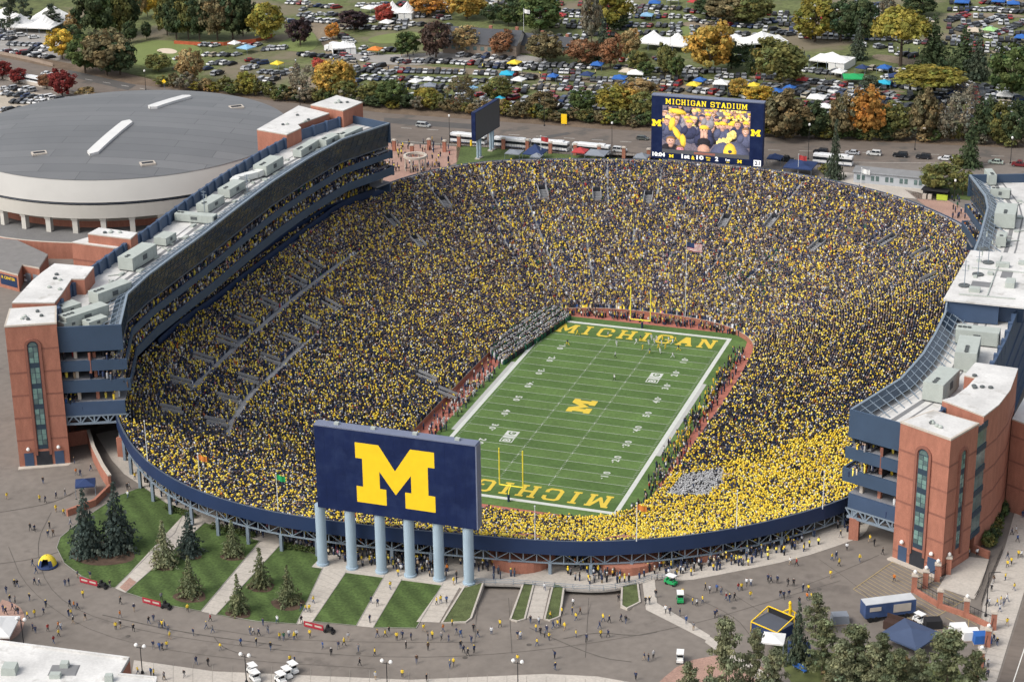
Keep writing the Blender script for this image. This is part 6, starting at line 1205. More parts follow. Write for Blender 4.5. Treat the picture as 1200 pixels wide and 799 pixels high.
# terrace wall and lamp pillars at the street corner
PR = [((1071, 693), 'at the end of the striped bay', True), ((1084, 688), 'second on the patio step wall', True), ((1098, 680), 'at the patio step top', True), ((1111, 672), 'against the stair tower corner', True), ((1101, 711), 'at the foot of the patio stairs', False), ((1132, 722), 'in the middle of the patio fence', True), ((1164, 737), 'at the pavement end of the patio fence', False), ((1157, 757), 'by the stacked crates', True), ((1149, 783), 'beside the dark pine', True), ((1142, 805), 'at the picture edge by the street pine', True)]
P2 = []
for (u, v), wh, lm in PR: p = G(u, v); P2.append(p); pillar(p, f'brick {"lamp " if lm else ""}pillar {wh}', 'patio pillars at the street corner', 3.4, 1.0, lm)
for L_2, lb in (([P2[0], P2[4], P2[5], P2[6]], 'black iron fence on the low brick wall round the patio'), ([P2[0], P2[1], P2[2], P2[3]], 'short black iron fence stepping up to the stair tower'), ([P2[6], P2[7], P2[8], P2[9]], 'black iron fence between pavement and pine bed')):
    fence(L_2, lb, 2.6)
s = MB(); P = [G(1071, 695), G(1101, 713), G(1132, 724), G(1164, 739)]; s.wall([p[:2] for p in P], lambda p: gz(p[0])-.3, lambda p: gz(p[0])+1.0, .5); lw = build(s, 'low_brick_wall', mBrick); tag(lw, 'low brick wall carrying the patio fence', 'wall')
s = MB(); P = [G(1160, 654), G(1141, 646), G(1136, 640)]; s.wall([p[:2] for p in P], lambda p: gz(p[0])-.3, lambda p: gz(p[0])+1.6, .5); o = build(s, 'retaining_wall', mBrick); tag(o, 'brick retaining wall between patio and planted bank', 'wall')
fence([G(1160, 656), G(1150, 690), G(1142, 703)], 'black handrail down the edge of the patio', 1.1, 'handrail', 1.6); fence([G(1175, 645), G(1156, 690), G(1150, 710)], 'black handrail between ramp and pavement', 1.1, 'handrail', 1.6)
# ramp wall by the left tower
wp = [G(u, v) for u, v in ((77, 524), (103, 520), (109, 540), (120, 562), (128, 574), (110, 592), (78, 604))]
s = MB(); a = [p[:2] for p in wp]; s.wall(a[1:5], lambda p: gz(p[0])-.3, lambda p: gz(p[0])+3.2, .6); o = build(s, 'curved_ramp_wall', [mBrick]); tag(o, 'curved brick ramp wall beside the stair tower', 'wall')
s = MB(); s.wall(a[1:5], lambda p: gz(p[0])+3.21, lambda p: gz(p[0])+3.5, .75); o2 = build(s, 'stone_cap', mCap, o)
s = MB(); s.wall(a[4:7], lambda p: gz(p[0])-.3, lambda p: gz(p[0])+1.5, .6); o = build(s, 'stair_wall', mBrick); tag(o, 'low brick stair wall with orange barrels by the spruces', 'wall')
s = MB(); s.wall(a[0:2], lambda p: gz(p[0])-.3, lambda p: gz(p[0])+3.4, .5); o = build(s, 'bridge_wall', mBrick); tag(o, 'short brick wall over the dark underpass', 'wall')
# broadcast truck, boxes
p = G(1040, 722); rz = .55; e = thing('broadcast_trailer', 'blue and white show trailer with grey roof on the striped bay', 'trailer', p); ca, sa = math.cos(rz), math.sin(rz); q = lambda x, y, z: (p[0]+x*ca-y*sa, p[1]+x*sa+y*ca, p[2]+z)
s = MB(); s.box(q(0, 0, 2.2), (9.8, 2.6, 2.7), rz, 0); s.box(q(0, 0, 3.6), (9.7, 2.5, .12), rz, 1); build(s, 'body', [M('trailer_blue', (.05, .085, .19), .5, .3, .35), M('trailer_roof', (.52, .53, .53), .6, .08, .4)], e)
for x in (-3.9, -2.8, 3.2): s = MB(); s.tube(q(x, -1.4, .5), q(x, 1.4, .5), .5, 12); build(s, 'wheel', mTyre, e)
s = MB(); s.box(q(2.2, -1.37, 2.3), (3.4, .05, 1.6), rz); s.box(q(-3, -1.37, 2.6), (2.2, .05, .8), rz); build(s, 'side_graphic', mCap, e)
p = G(1056, 738); e = thing('equipment_case', 'dark brown open equipment case beside the show trailer', 'case', p); s = MB(); s.box(p+(0, 0, .8), (6, 2.6, 1.6), -.3); build(s, 'case_body', M('case_brown', (.06, .035, .028), .7, .1, 1), e); s = MB(); s.box(p+(0, .4, 1.75), (5.8, .2, 1.4), -.3); build(s, 'lid', MATS['case_brown'], e)
for k, (u, v, cn, lb) in enumerate(((1123, 742, 'white', 'white covered pallet beside the patio fence'), (1137, 748, 'white', 'second white covered pallet nearer the pavement'), (1150, 752, 'blue', 'blue crate stack at the pavement pillar'), (1093, 735, 'black', 'black generator with green base by the pallets'), (984, 729, 'grey', 'grey awning roofed kiosk behind the pale pine'))):
    p = G(u, v); e = thing('supply_pallet', lb, 'pallet', p, 'supplies at the striped bay'); s = MB(); s.box(p+(0, 0, 1.0), (3.2, 2.2, 1.6), .4, 0, .9); build(s, 'cover', cmat(cn, TC[cn]), e); s = MB(); s.box(p+(0, 0, .1), (3.4, 2.4, .22), .4); build(s, 'base', mTimber, e)
# golf carts
def cart(u, v, rz, label, cn='white'):
    p = G(u, v, .08); e = thing('golf_cart', label, 'golf cart', (0, 0, 0), 'golf carts on the plaza'); s = MB(); s.box((0, 0, .5), (1.2, 2.4, .45)); s.box((0, -.25, .85), (1.15, .9, .3)); s.box((0, .95, .8), (1.1, .35, .5), taper=.85); build(s, 'body', cmat(cn, TC[cn]), e); s = MB(); s.box((0, -.1, 1.92), (1.3, 1.9, .1)); build(s, 'roof', cmat('white', TC['white']), e); s = MB(); s.box((0, -.45, 1.15), (1.05, .15, .5)); s.box((0, -.2, 1.0), (1.05, .55, .1)); build(s, 'seat', mTyre, e)
    for sx in (-1, 1):
        for y in (-.95, .75): s = MB(); s.tube((sx*.55, y, .6), (sx*.58, y*.95, 1.9), .035, 5); build(s, 'roof_post', mSteel, e); s = MB(); s.tube((sx*.55-.1, y, .25), (sx*.55+.1, y, .25), .25, 10); build(s, 'wheel', mTyre, e)
    e.location = tuple(p); e.rotation_euler = (0, 0, rz)
for u, v, r, lb, cn in ((296, 789, .9, 'white golf cart, upper of the stacked pair by the kerb lamp', 'white'), (299, 797, .9, 'white golf cart, lower of the stacked pair by the kerb lamp', 'white'), (336, 793, 1.0, 'white golf cart in front of the three parked carts', 'white'), (343, 787, 1.0, 'white golf cart, topmost of the three parked carts', 'white'), (329, 799, 1.0, 'white golf cart, lowest of the three parked carts', 'white'), (797, 774, .2, 'golf cart with white roof beside the brick pavers', 'white'), (797, 704, .3, 'green golf cart among people beside the bed', 'green'), (14, 332, .5, 'white golf cart at the navy sign wall', 'white'), (32, 329, .4, 'white golf cart by the roller door', 'white'), (1077, 729, 1.0, 'white golf cart behind the show trailer', 'white'), (786, 684, 1.2, 'green flatbed cart by the concourse edge', 'green')): cart(u, v, r, lb, cn)
# red banner stalls at the lawn edge
for u, v, lb in ((108, 685, 'red banner stall with dark truck at the widest lawn edge'), (182, 709, 'red banner stall at the second lawn edge'), (372, 737, 'red banner stall at the lawn by the lettered board')):
    p = G(u, v, .08); e = thing('banner_stall', lb, 'stall', p, 'red banner stalls'); rz = math.atan2(*(G(u+20, v+5)-p)[:2][::-1])
    s = MB(); s.box(p+(math.cos(rz)*-.8, math.sin(rz)*-.8, .55), (4.2, .12, 1.1), rz, 0); s.box(p+(math.cos(rz)*-1.8, math.sin(rz)*-1.8-.07, .62), (1.5, .02, .35), rz, 1); s.box(p+(math.cos(rz)*.2, math.sin(rz)*.2-.07, .62), (1.5, .02, .35), rz, 1); build(s, 'banner', [M('banner_red', (.36, .03, .045), .7, .06, 1), mCap], e)
    s = MB(); c = p+(math.cos(rz)*2.6, math.sin(rz)*2.6, .8); s.box(c, (1.4, .9, .5), rz, 0, .85); s.box(c+(-.3, 0, .55), (.4, .7, .4), rz, 0, .8); build(s, 'trolley', mTyre, e)
    for dx in (1.8, 3.4): s = MB(); c = p+(math.cos(rz)*dx, math.sin(rz)*dx, .3); s.tube(c+(0, -.6, 0), c+(0, .6, 0), .24, 10); build(s, 'wheel', mTyre, e)
# lamps
def lamp(u, v, kind, label, h=5.5, group='plaza globe lamps'):
    p = G(u, v); e = thing('street_lamp', label, 'street lamp', p, group); s = MB(); s.tube(p-np.array((0, 0, .3)), p+(0, 0, h), .11, 8, 0, .07); s.lathe([(.28, -.2), (.28, .5), (.14, .6)], p, 8)
    if kind == 2:
        s.beam(p+(-.8, 0, h-.3), p+(.8, 0, h-.3), .08); build(s, 'pole', mIron, e)
        for dx in (-.8, .8): s = MB(); s.lathe([(.1, 0), (.32, .2), (.36, .45), (.2, .7)], p+(dx, 0, h-.25), 10); build(s, 'lamp_globe', mLamp, e)
    elif kind == 1:
        build(s, 'pole', mIron, e); s = MB(); s.lathe([(.12, 0), (.34, .2), (.34, .6), (.12, .8)], p+(0, 0, h), 10); build(s, 'lamp_globe', mLamp, e)
    else:
        s.beam(p+(0, 0, h), p+(2.4, .3, h+.4), .1); build(s, 'pole', mIron, e); s = MB(); s.box(p+(2.5, .3, h+.35), (.9, .4, .2)); build(s, 'lamp_head', mCap, e)
for u, v, k, h, lb in ((28, 757, 2, 5.6, 'twin globe lamp above the white roof corner'), (167, 789, 2, 5.6, 'twin globe lamp at the brick end of the white roof'), (289, 800, 2, 5.6, 'twin globe lamp beside the stacked golf carts'), (454, 808, 2, 5.6, 'twin globe lamp on the kerb beyond the lone brown jacket'), (607, 808, 2, 5.6, 'twin globe lamp on the kerb facing the ramps'), (1155, 722, 0, 9, 'tall curved lamp with yellow banner on the street pavement')): lamp(u, v, k, lb, h)
for u, v, k, h, lb in ((527, 168, 1, 9, 'black globe lamp post left standing by the first bus'.replace('left ', '')), (717, 192, 1, 13, 'tall lamp post rising from the end of the bus line'), (947, 187, 1, 11, 'black lamp post between video board and spruce'), (1072, 176, 0, 7, 'road lamp in the far verge by the hedge'), (1184, 192, 1, 8, 'lamp post at the street corner by the pale sedan'), (171, 106, 1, 7, 'lamp post at the verge beside the arena roof'), (475, 126, 0, 10, 'road lamp before the green hedge tree'), (638, 148, 1, 12, 'thin lamp pole in the verge behind the second bus'), (1118, 236, 1, 6, 'globe lamp on the lawn beside the vendor stall'), (352, 128, 1, 7, 'lamp post behind the tall brick penthouse'), (785, 62, 1, 24, 'tall floodlight mast by the twin peak tent'), (12, 62, 1, 9, 'lamp post in the upper corner car park')): lamp(u, v, k, lb, h, 'lamp posts by the far road')
# flag poles
def flag(p, h, cols, label, w=2.6, hh=1.6, star=False):
    e = thing('flagpole', label, 'flagpole', p, 'flagpoles'); s = MB(); s.tube(p, p+np.array((0, 0, h)), .11, 8, 0, .06); s.lathe([(.16, 0), (.16, .2), (.02, .3)], p+np.array((0, 0, h)), 8); build(s, 'pole', M('pole_white', (.66, .67, .66), .4, .04, 1), e)
    if cols:
        s = MB(); n = len(cols)
        for j in range(n):
            for i in range(6):
                f = lambda a, b: (p[0]+a*w/6+.1, p[1]+.18*math.sin(a*1.4)*(a > 0), p[2]+h-.1-b*hh/n-.05*a); s.face([f(i, j), f(i, j+1), f(i+1, j+1), f(i+1, j)], 3 if (star and j < n*.55 and i < 3) else cols[j])
        build(s, 'flag', [cmat('red', TC['red']), cmat('white', TC['white']), cmat('yellow', TC['yellow']), cmat('navy', TC['navy']), cmat('green', TC['green']), cmat('purple', TC['purple']), cmat('orange', TC['orange'])], e)
pz = bowl_pt(*[np.array([x]) for x in bowl_hit(803, 374)])[0]; flag(pz, 26*.85, [0, 1]*6+[0], 'tall flagpole flying the striped national flag behind the end zone', 4.2, 2.4, True)
def rimp(u, v, z=25.9): p = AT(u, v, z); return p
for u, v, h, c, lb in ((235, 574, 8, [6], 'orange pennant pole on the near rim by the spruces'), (173, 540, 9, [], 'bare white pole on the rim beyond the left concourse'.replace('left ', 'ramp ')), (326, 598, 8, [4], 'green pennant pole on the rim beside the lettered board'), (627, 632, 7, [], 'bare grey pole on the rim past the lettered board'), (746, 634, 8, [6], 'orange flag pole above the planting bed'), (863, 619, 8, [], 'bare pole on the rim before the yellow crowd'), (964, 596, 8, [], 'bare white pole on the rim near the blue end wall'), (137, 470, 7, [], 'bare pole where the rim meets the arena-side stand')): flag(rimp(u, v), h, c, lb, 1.8, 1.2)
for u, v, h, c, lb in ((634, 188, 8, [0], 'red flag on a pole before the third bus'), (935, 207, 7, [0], 'red flag beside the wide navy canopy'), (1009, 216, 5, [1], 'white flag at the ticket building corner'), (1086, 222, 5, [5], 'purple flag by the vendor stall'), (614, 58, 16, [1], 'white flag on the pole behind the clubhouse')): flag(G(u, v), h, c, lb, 2.4, 1.5)
# yellow sign, white box truck, orange fence
p = G(661, 147); e = thing('yellow_sign', 'tall yellow sign board standing in the road verge', 'sign', p); s = MB(); s.box(p+(0, 0, 2.2), (2.0, .2, 3.4)); build(s, 'panel', mMaize, e); s = MB(); s.box(p+(0, 0, .3), (.3, .15, 1.0)); build(s, 'post', mSteel, e)
p = G(193, 108); e = thing('crossing_sign', 'yellow diamond road sign on a post by the arena', 'sign', p); s = MB(); s.face([p+(-.9, 0, 4), p+(0, 0, 3.1), p+(.9, 0, 4), p+(0, 0, 4.9)]); s.face([p+(-.9, .06, 4), p+(0, .06, 4.9), p+(.9, .06, 4), p+(0, .06, 3.1)]); build(s, 'panel', mMaize, e); s = MB(); s.tube(p-np.array((0, 0, .2)), p+(0, 0, 4), .07, 6); build(s, 'post', mSteel, e)
p = G(395, 61); e = thing('box_truck', 'white box truck at the bend of the curved track', 'truck', p); s = MB(); s.box(p+(1, 0, 2.1), (8, 2.6, 3), -.2); build(s, 'cargo_box', mBusW, e); s = MB(); s.box(p+(-4.2, .8, 1.3), (2.2, 2.4, 2), -.2, 0, .9); build(s, 'cab', mBusW, e)
for dx in (-4, 3): s = MB(); s.tube(p+(dx, -1.3-dx*.2, .5), p+(dx, 1.3-dx*.2, .5), .5, 10); build(s, 'wheel', mTyre, e)
for k, (u, v) in enumerate(((30, 97), (41, 99))):
    p = G(u, v, .06); e = thing('motorhome', ['white motorhome behind the red maples', 'second white motorhome nearer the arena behind the red maples'][k], 'motorhome', p, 'motorhomes by the maples'); s = MB(); s.box(p+(0, 0, 1.8), (7, 2.5, 2.7), -.3, 0, .96); build(s, 'body', mBusW, e); s = MB(); s.box(p+(0, -.1, 2.1), (6, 2.5, .7), -.3); build(s, 'window', mCarGl, e)
    for dx in (-2.3, 2.3): s = MB(); s.tube(p+(dx, -1.2-dx*.3, .4), p+(dx, 1.2-dx*.3, .4), .4, 10); build(s, 'wheel', mTyre, e)
s = MB(); pts = [G(u, v) for u, v in ((204, 52), (235, 54), (262, 54), (300, 50), (320, 44))]; s.wall([p[:2] for p in pts], lambda p: gz(p[0]), lambda p: gz(p[0])+1.5, .05); o = build(s, 'mesh_fence', M('fence_orange', (.42, .10, .045), .85, .2, .6)); tag(o, 'orange mesh fence strung below the dark trees', 'fence')
s = MB(); pts = [G(u, v) for u, v in ((0, 64), (30, 70), (62, 78))]; s.wall([p[:2] for p in pts], lambda p: gz(p[0]), lambda p: gz(p[0])+1.3, .08); o = build(s, 'guard_rail', mTimber); tag(o, 'brown guard rail under the corner car park', 'fence')
s = MB(); pts = [G(u, v, .05) for u, v in ((0, 92), (70, 107), (120, 119), (152, 122))]; s.wall([p[:2] for p in pts], lambda p: gz(p[0])-.2, lambda p: gz(p[0])+1.2, 1.2); o = build(s, 'pale_wall', mCap); tag(o, 'pale concrete wall between gravel lot and road', 'wall')
e = thing('picnic_bench', 'blue bench at the pine bed edge', 'bench', G(937, 785)); p = G(937, 785); s = MB(); s.box(p+(0, 0, .5), (3.0, .6, .1), -.6); build(s, 'seat', cmat('blue', TC['blue']), e); s = MB(); s.box(p+(.1, .3, .85), (3.0, .1, .5), -.6); build(s, 'backrest', cmat('blue', TC['blue']), e)
for dx in (-1.2, 1.2): s = MB(); s.box(p+(dx*.8, -dx*.55, .2), (.15, .5, .5), -.6); build(s, 'leg', mSteel, e)
# ================================================================ trees
def leafmat(name, rough=.85):
    m = bpy.data.materials.new(name); m.use_nodes = True; N, L, b = nodes(m); b.inputs['Roughness'].default_value = rough; b.inputs['Specular IOR Level'].default_value = .15
    oi = N.new('ShaderNodeObjectInfo'); at = N.new('ShaderNodeAttribute'); at.attribute_name = 'Col'; mx = N.new('ShaderNodeVectorMath'); mx.operation = 'MULTIPLY'
    L.new(oi.outputs['Color'], mx.inputs[0]); L.new(at.outputs['Color'], mx.inputs[1]); L.new(mx.outputs[0], b.inputs['Base Color'])
    tr = N.new('ShaderNodeBsdfTranslucent'); L.new(mx.outputs[0], tr.inputs['Color']); ms = N.new('ShaderNodeMixShader'); ms.inputs[0].default_value = .36
    out = [n for n in N if n.type == 'OUTPUT_MATERIAL'][0]; L.new(b.outputs[0], ms.inputs[1]); L.new(tr.outputs[0], ms.inputs[2]); L.new(ms.outputs[0], out.inputs['Surface']); return m
mLeaf = leafmat('leaf'); mBark = M('bark', (.10, .075, .055), .95, .2, 2.0)
def leaf_mesh(name, C, N, size, tint):
    "quads at C facing roughly N; size (n,), tint (n,3)"
    n = len(C); N = N+NR.normal(0, .55, (n, 3)); N /= np.linalg.norm(N, axis=1)[:, None]; a = np.cross(N, NR.normal(0, 1, (n, 3))); a /= np.linalg.norm(a, axis=1)[:, None]; b = np.cross(N, a)
    s_ = size[:, None]; r = NR.uniform(.6, 1.2, (n, 1)); V = np.stack([C-a*s_-b*s_*r*.3, C+a*s_*.2-b*s_*r, C+a*s_+b*s_*r*.3, C-a*s_*.2+b*s_*r], 1).reshape(-1, 3)
    F = np.arange(4*n).reshape(n, 4); me = bpy.data.meshes.new(name); me.vertices.add(4*n); me.vertices.foreach_set('co', V.ravel().astype(np.float32)); me.loops.add(4*n); me.loops.foreach_set('vertex_index', F.ravel().astype(np.int32))
    me.polygons.add(n); me.polygons.foreach_set('loop_start', np.arange(0, 4*n, 4, dtype=np.int32)); me.update()
    at = me.attributes.new('Col', 'FLOAT_COLOR', 'FACE'); at.data.foreach_set('color', np.c_[tint, np.ones(n)].ravel().astype(np.float32)); me.materials.append(mLeaf); return me
def tints(n, clump, nc, hue=.10, val=.30):
    cv = np.clip(NR.normal(1, val, nc), .45, 1.7); ch = NR.normal(0, hue, nc); t = cv[clump][:, None]*NR.uniform(.75, 1.25, (n, 1))*np.stack([1+ch[clump], np.ones(n), 1-ch[clump]*.6], -1); return np.clip(t, .2, 2.2)
def trunk_mesh(name, h, r, limbs, lean=.0):
    s = MB(); p = [Vector((0, 0, -.4)), Vector((lean*.3, 0, h*.4)), Vector((lean, .2*lean, h))]; s.tube(p[0], p[1], r*1.25, 7, 0, r*.8); s.tube(p[1], p[2], r*.8, 7, 0, r*.35)
    for (z, a, l, up) in limbs:
        o = Vector((lean*z, 0, h*z)); s.tube(o, o+Vector((math.cos(a)*l, math.sin(a)*l, up)), r*.42, 5, 0, r*.12)
    return s.mesh(name, mBark)
def broad(name, seed, flat=1.0, ncl=115, per=34, leaf=.030, low=.08, core=.0):
    "unit crown: radius .5, from z=low to 1"
    global NR
    NR = np.random.RandomState(seed); d = NR.normal(0, 1, (ncl, 3)); d /= np.linalg.norm(d, axis=1)[:, None]
    lob = NR.normal(0, 1, (7, 3)); lob /= np.linalg.norm(lob, axis=1)[:, None]; bump = .92+.40*np.max((d @ lob.T)**5, axis=1)-.16*NR.rand(ncl)
    r = NR.uniform(.45, 1, ncl)**.5*bump; mid = (1+low)/2; hz = (1-low)/2; cc = d*r[:, None]*np.array([.43, .43, hz*.9]); cc[:, 2] += mid
    lo = cc[:, 2] < mid; cc[lo, 2] = mid+(cc[lo, 2]-mid)*.8*flat
    cr = NR.uniform(.045, .13, ncl); k = np.repeat(np.arange(ncl), per); n = len(k); o = NR.normal(0, 1, (n, 3)); o /= np.linalg.norm(o, axis=1)[:, None]; C = cc[k]+o*cr[k][:, None]*NR.uniform(.5, 1.1, (n, 1))*np.array([1, 1, .75])
    Nn = o+(C-np.array([0, 0, mid]))*1.2+np.array([0, 0, .35]); return leaf_mesh(name, C, Nn, NR.uniform(.7, 1.3, n)*leaf, tints(n, k, ncl))
def conifer(name, seed, tiers=17, per=26, droop=.35, leaf=.030, base=.03, w=.5, power=.9, gap=0.0):
    global NR
    NR = np.random.RandomState(seed); C, Nn, K = [], [], []; kk = 0
    for t in range(tiers):
        f = t/(tiers-1); z = base+(1-base)*f*.97; rad = w*(1-f)**power*NR.uniform(.85, 1.1)+.02; nb = max(5, int(13*(1-f)+4))
        for b in range(nb):
            if NR.rand() < gap: continue
            a = 2*math.pi*(b+NR.rand())/nb; L = rad*NR.uniform(.55, 1.22); m = max(4, int(per*L/w)); q = NR.rand(m)**.7; x = q*L; sp = NR.normal(0, .05, m)*(1.2-q)
            zz = z-droop*x*.55+NR.normal(0, .012, m)+NR.rand()*.02; ca, sa = math.cos(a), math.sin(a); C.append(np.stack([x*ca-sp*sa, x*sa+sp*ca, zz], -1)); Nn.append(np.tile([ca*.5, sa*.5, .8], (m, 1))); K += [kk]*m; kk += 1
    C = np.concatenate(C); K = np.array(K); return leaf_mesh(name, C, np.concatenate(Nn), NR.uniform(.6, 1.3, len(C))*leaf, tints(len(C), K, kk, .05, .22))
def pine(name, seed, ncl=85, per=54, leaf=.021):
    global NR
    NR = np.random.RandomState(seed); a = NR.rand(ncl)*6.28; z = .14+.86*NR.rand(ncl); r = NR.uniform(.15, 1, ncl)*(.46*(1.08-z)**.55); cc = np.stack([np.cos(a)*r, np.sin(a)*r, z*.97], -1); cr = NR.uniform(.06, .12, ncl)
    k = np.repeat(np.arange(ncl), per); n = len(k); o = NR.normal(0, 1, (n, 3)); o /= np.linalg.norm(o, axis=1)[:, None]; C = cc[k]+o*cr[k][:, None]*np.array([1.15, 1.15, .45])*NR.uniform(.3, 1, (n, 1)); return leaf_mesh(name, C, o+np.array([0, 0, .7]), NR.uniform(.6, 1.2, n)*leaf, tints(n, k, ncl, .06, .2))
CR = dict(broad=[broad('crown', q, 1.0) for q in (1, 2, 3, 4)], flat=[broad('crown', q, .45, 130, 34, .026, .34) for q in (5, 6)], bush=[broad('foliage', q, 1, 60, 30, .045, .0) for q in (7, 8, 9)], spruce=[conifer('crown', q) for q in (10, 11)],
          slim=[conifer('crown', q, 20, 20, .3, .030, .04, .5, 1.05, .12) for q in (12, 13)], pine=[pine('crown', q) for q in (14, 15, 16)], dense=[broad('crown', q, 1, 150, 36, .030, .02) for q in (17, 18)], bare=[broad('crown', 19, 1, 95, 22, .022, .08)])
LIMB = [(.45+.08*k, k*2.4, .26+.05*(k % 3), .22) for k in range(6)]
TRK = dict(broad=trunk_mesh('trunk', .62, .026, LIMB), flat=trunk_mesh('trunk', .6, .03, [(.5+.07*k, k*2.4, .38, .18) for k in range(6)]), spruce=trunk_mesh('trunk', .96, .018, []), pine=trunk_mesh('trunk', .95, .016, [(.25+.09*k, k*2.4, .30-.02*k, .06) for k in range(8)], .02))
NR = np.random.RandomState(5)
TREES = []
def tree(kind, u, v, hpx, wpx, col, cword, kword=None, where=None, h3=None):
    p = G(u, v); k = ppm(p); H = h3 or hpx/(k*.93); Wd = wpx/k; tn = {'spruce': 'spruce', 'slim': 'spruce', 'pine': 'pine', 'flat': 'flat'}.get(kind, 'broad')
    bush = kind == 'bush'; nm = {'spruce': 'spruce_tree', 'slim': 'spruce_tree', 'pine': 'pine_tree', 'bush': 'shrub'}.get(kind, 'tree')
    e = bpy.data.objects.new(nm, None); COL.objects.link(e); e.location = tuple(p); e.rotation_euler = (0, 0, R.random()*6.28); e.scale = (Wd, Wd, H)
    m = R.choice(CR[kind]); c = bpy.data.objects.new('foliage' if bush else 'crown', m); COL.objects.link(c); c.parent = e; j = R.uniform(.88, 1.12); j *= 1.22; c.color = (col[0]*j, col[1]*j, col[2]*j, 1)
    if not bush:
        t = bpy.data.objects.new('trunk', TRK[tn]); COL.objects.link(t); t.parent = e
    kw = kword or {'spruce': 'dense spruce', 'slim': 'slender spruce', 'pine': 'open pine', 'bush': 'bushy shrub', 'flat': 'spreading tree', 'bare': 'thin leaved tree', 'dense': 'thick crowned tree'}.get(kind, 'round tree')
    e['category'] = 'shrub' if bush else 'tree'; TREES.append((e, f'{cword} {kw}', u, v, H, where, bush)); return e
K_ = dict(dg=(.062, .084, .040), g=(.088, .118, .042), ol=(.150, .150, .052), yg=(.235, .205, .045), ye=(.44, .31, .055), go=(.38, .26, .065), ta=(.30, .22, .105), br=(.165, .135, .070), rb=(.22, .115, .062), red=(.20, .040, .036), br_red=(.38, .085, .065), pu=(.058, .040, .042), ma=(.085, .056, .044), gy=(.18, .160, .115), or_=(.42, .21, .055), bl=(.070, .092, .078), sp=(.075, .094, .062), po=(.145, .16, .085), pk=(.19, .20, .115))
W_ = dict(dg='dark green', g='green', ol='olive', yg='yellow-green', ye='bright yellow', go='golden', ta='tan', br='brown-green', rb='russet', red='deep red', br_red='scarlet', pu='purple-black', ma='dark maroon', gy='grey-brown', or_='orange', bl='blue-grey', sp='grey-green', po='dull green', pk='pale green')
TL_ = '''pine 13 38 46 26 sp|pine 29 27 42 26 sp|pine 62 34 26 26 sp|broad 88 46 28 20 ta|broad 73 70 34 32 ye|broad 113 46 56 42 dg|broad 124 44 52 38 g|broad 141 43 50 32 ol|broad 152 40 44 26 dg|broad 86 54 24 22 dg|dense 125 89 48 52 br|dense 100 86 40 40 g|dense 141 88 36 38 dg|broad 153 51 24 17 dg|broad 172 47 20 12 dg|broad 173 20 32 14 ye|broad 182 20 34 14 ye|broad 160 24 30 20 ta
broad 3 93 20 22 red|broad 22 98 17 20 red|broad 55 104 16 22 rb|broad 73 113 27 30 red|bush 100 112 9 20 ta|bush 118 117 7 16 br|bush 130 119 6 14 ta
dense 207 47 46 32 dg|dense 221 47 50 30 ol|dense 234 48 46 28 dg|dense 255 48 50 36 br|dense 273 46 50 34 dg|dense 285 43 46 28 dg|dense 196 42 40 24 ol|broad 312 48 42 40 yg|broad 352 54 30 29 pu|broad 390 47 18 18 or_|broad 223 99 40 28 ta|bush 288 107 22 24 yg|broad 374 84 14 16 br_red|broad 388 116 40 42 go|bare 355 114 36 36 gy|broad 186 84 18 32 ol
broad 404 116 42 28 go|broad 415 36 22 34 pu|broad 450 29 22 22 br_red|broad 502 19 23 38 or_|broad 547 23 30 46 go|broad 578 28 20 24 dg|broad 596 31 19 22 g|broad 478 67 28 26 g|broad 511 68 41 36 ma|broad 547 61 29 36 ta|broad 588 66 26 28 rb|dense 458 125 28 34 g|broad 432 121 22 32 ol|bare 543 126 36 30 br|broad 583 119 27 32 ol|broad 500 122 17 32 yg|dense 403 120 24 26 ol
broad 633 38 42 52 g|broad 605 30 30 30 dg|broad 693 53 56 26 gy|broad 712 34 42 48 yg|broad 723 35 19 28 dg|spruce 707 69 42 30 sp|dense 636 73 31 38 br|broad 683 75 27 36 rb|broad 715 81 35 28 rb|broad 738 69 32 26 ta|broad 748 86 23 24 ol|broad 757 91 18 18 g|broad 780 89 33 22 ol|broad 793 93 25 18 g|dense 637 134 23 36 br|dense 682 134 27 28 g|dense 717 134 30 42 yg|broad 748 119 23 42 ta|broad 738 133 28 32 go|dense 757 139 30 32 ol
dense 833 19 24 42 dg|dense 853 27 30 50 br|dense 883 29 30 42 ol|broad 832 86 54 54 go|broad 857 81 30 36 dg|spruce 880 88 34 16 dg|broad 914 101 50 60 ol|broad 955 49 46 50 yg|broad 985 49 46 42 dg|broad 865 114 21 22 go|broad 890 123 21 34 ye|broad 1012 51 48 36 dg|spruce 1005 71 42 22 sp
flat 1055 78 62 64 yg|spruce 1093 81 56 44 dg|spruce 1128 89 52 44 dg|spruce 1145 94 52 34 sp|dense 1080 19 24 36 dg|flat 1087 114 34 80 yg|broad 1185 118 62 56 g|pine 1018 117 26 36 sp|broad 1040 22 22 20 gy|bare 1120 112 22 36 gy
dense 920 163 50 52 br|dense 955 162 38 32 dg|dense 985 163 46 34 br|dense 1013 163 52 44 or_|dense 1050 162 38 40 ol|dense 1083 164 52 34 br|bare 1110 166 38 30 gy|bare 1129 164 58 44 gy|dense 1153 167 46 32 dg|dense 1171 168 42 34 ol|dense 1192 172 46 34 dg|dense 1035 162 34 30 g
slim 977 211 64 22 sp|spruce 1136 196 52 30 dg|broad 1101 226 34 44 ol|broad 1128 229 28 24 ol|bush 968 206 14 18 ol|bush 1122 196 14 16 ol'''
for row in TL_.split('\n'):
    for q in row.split('|'):
        k, u, v, h, wd, c = q.split(); tree(k, float(u), float(v), float(h)*1.06, float(wd)*1.22, K_[c], W_[c])
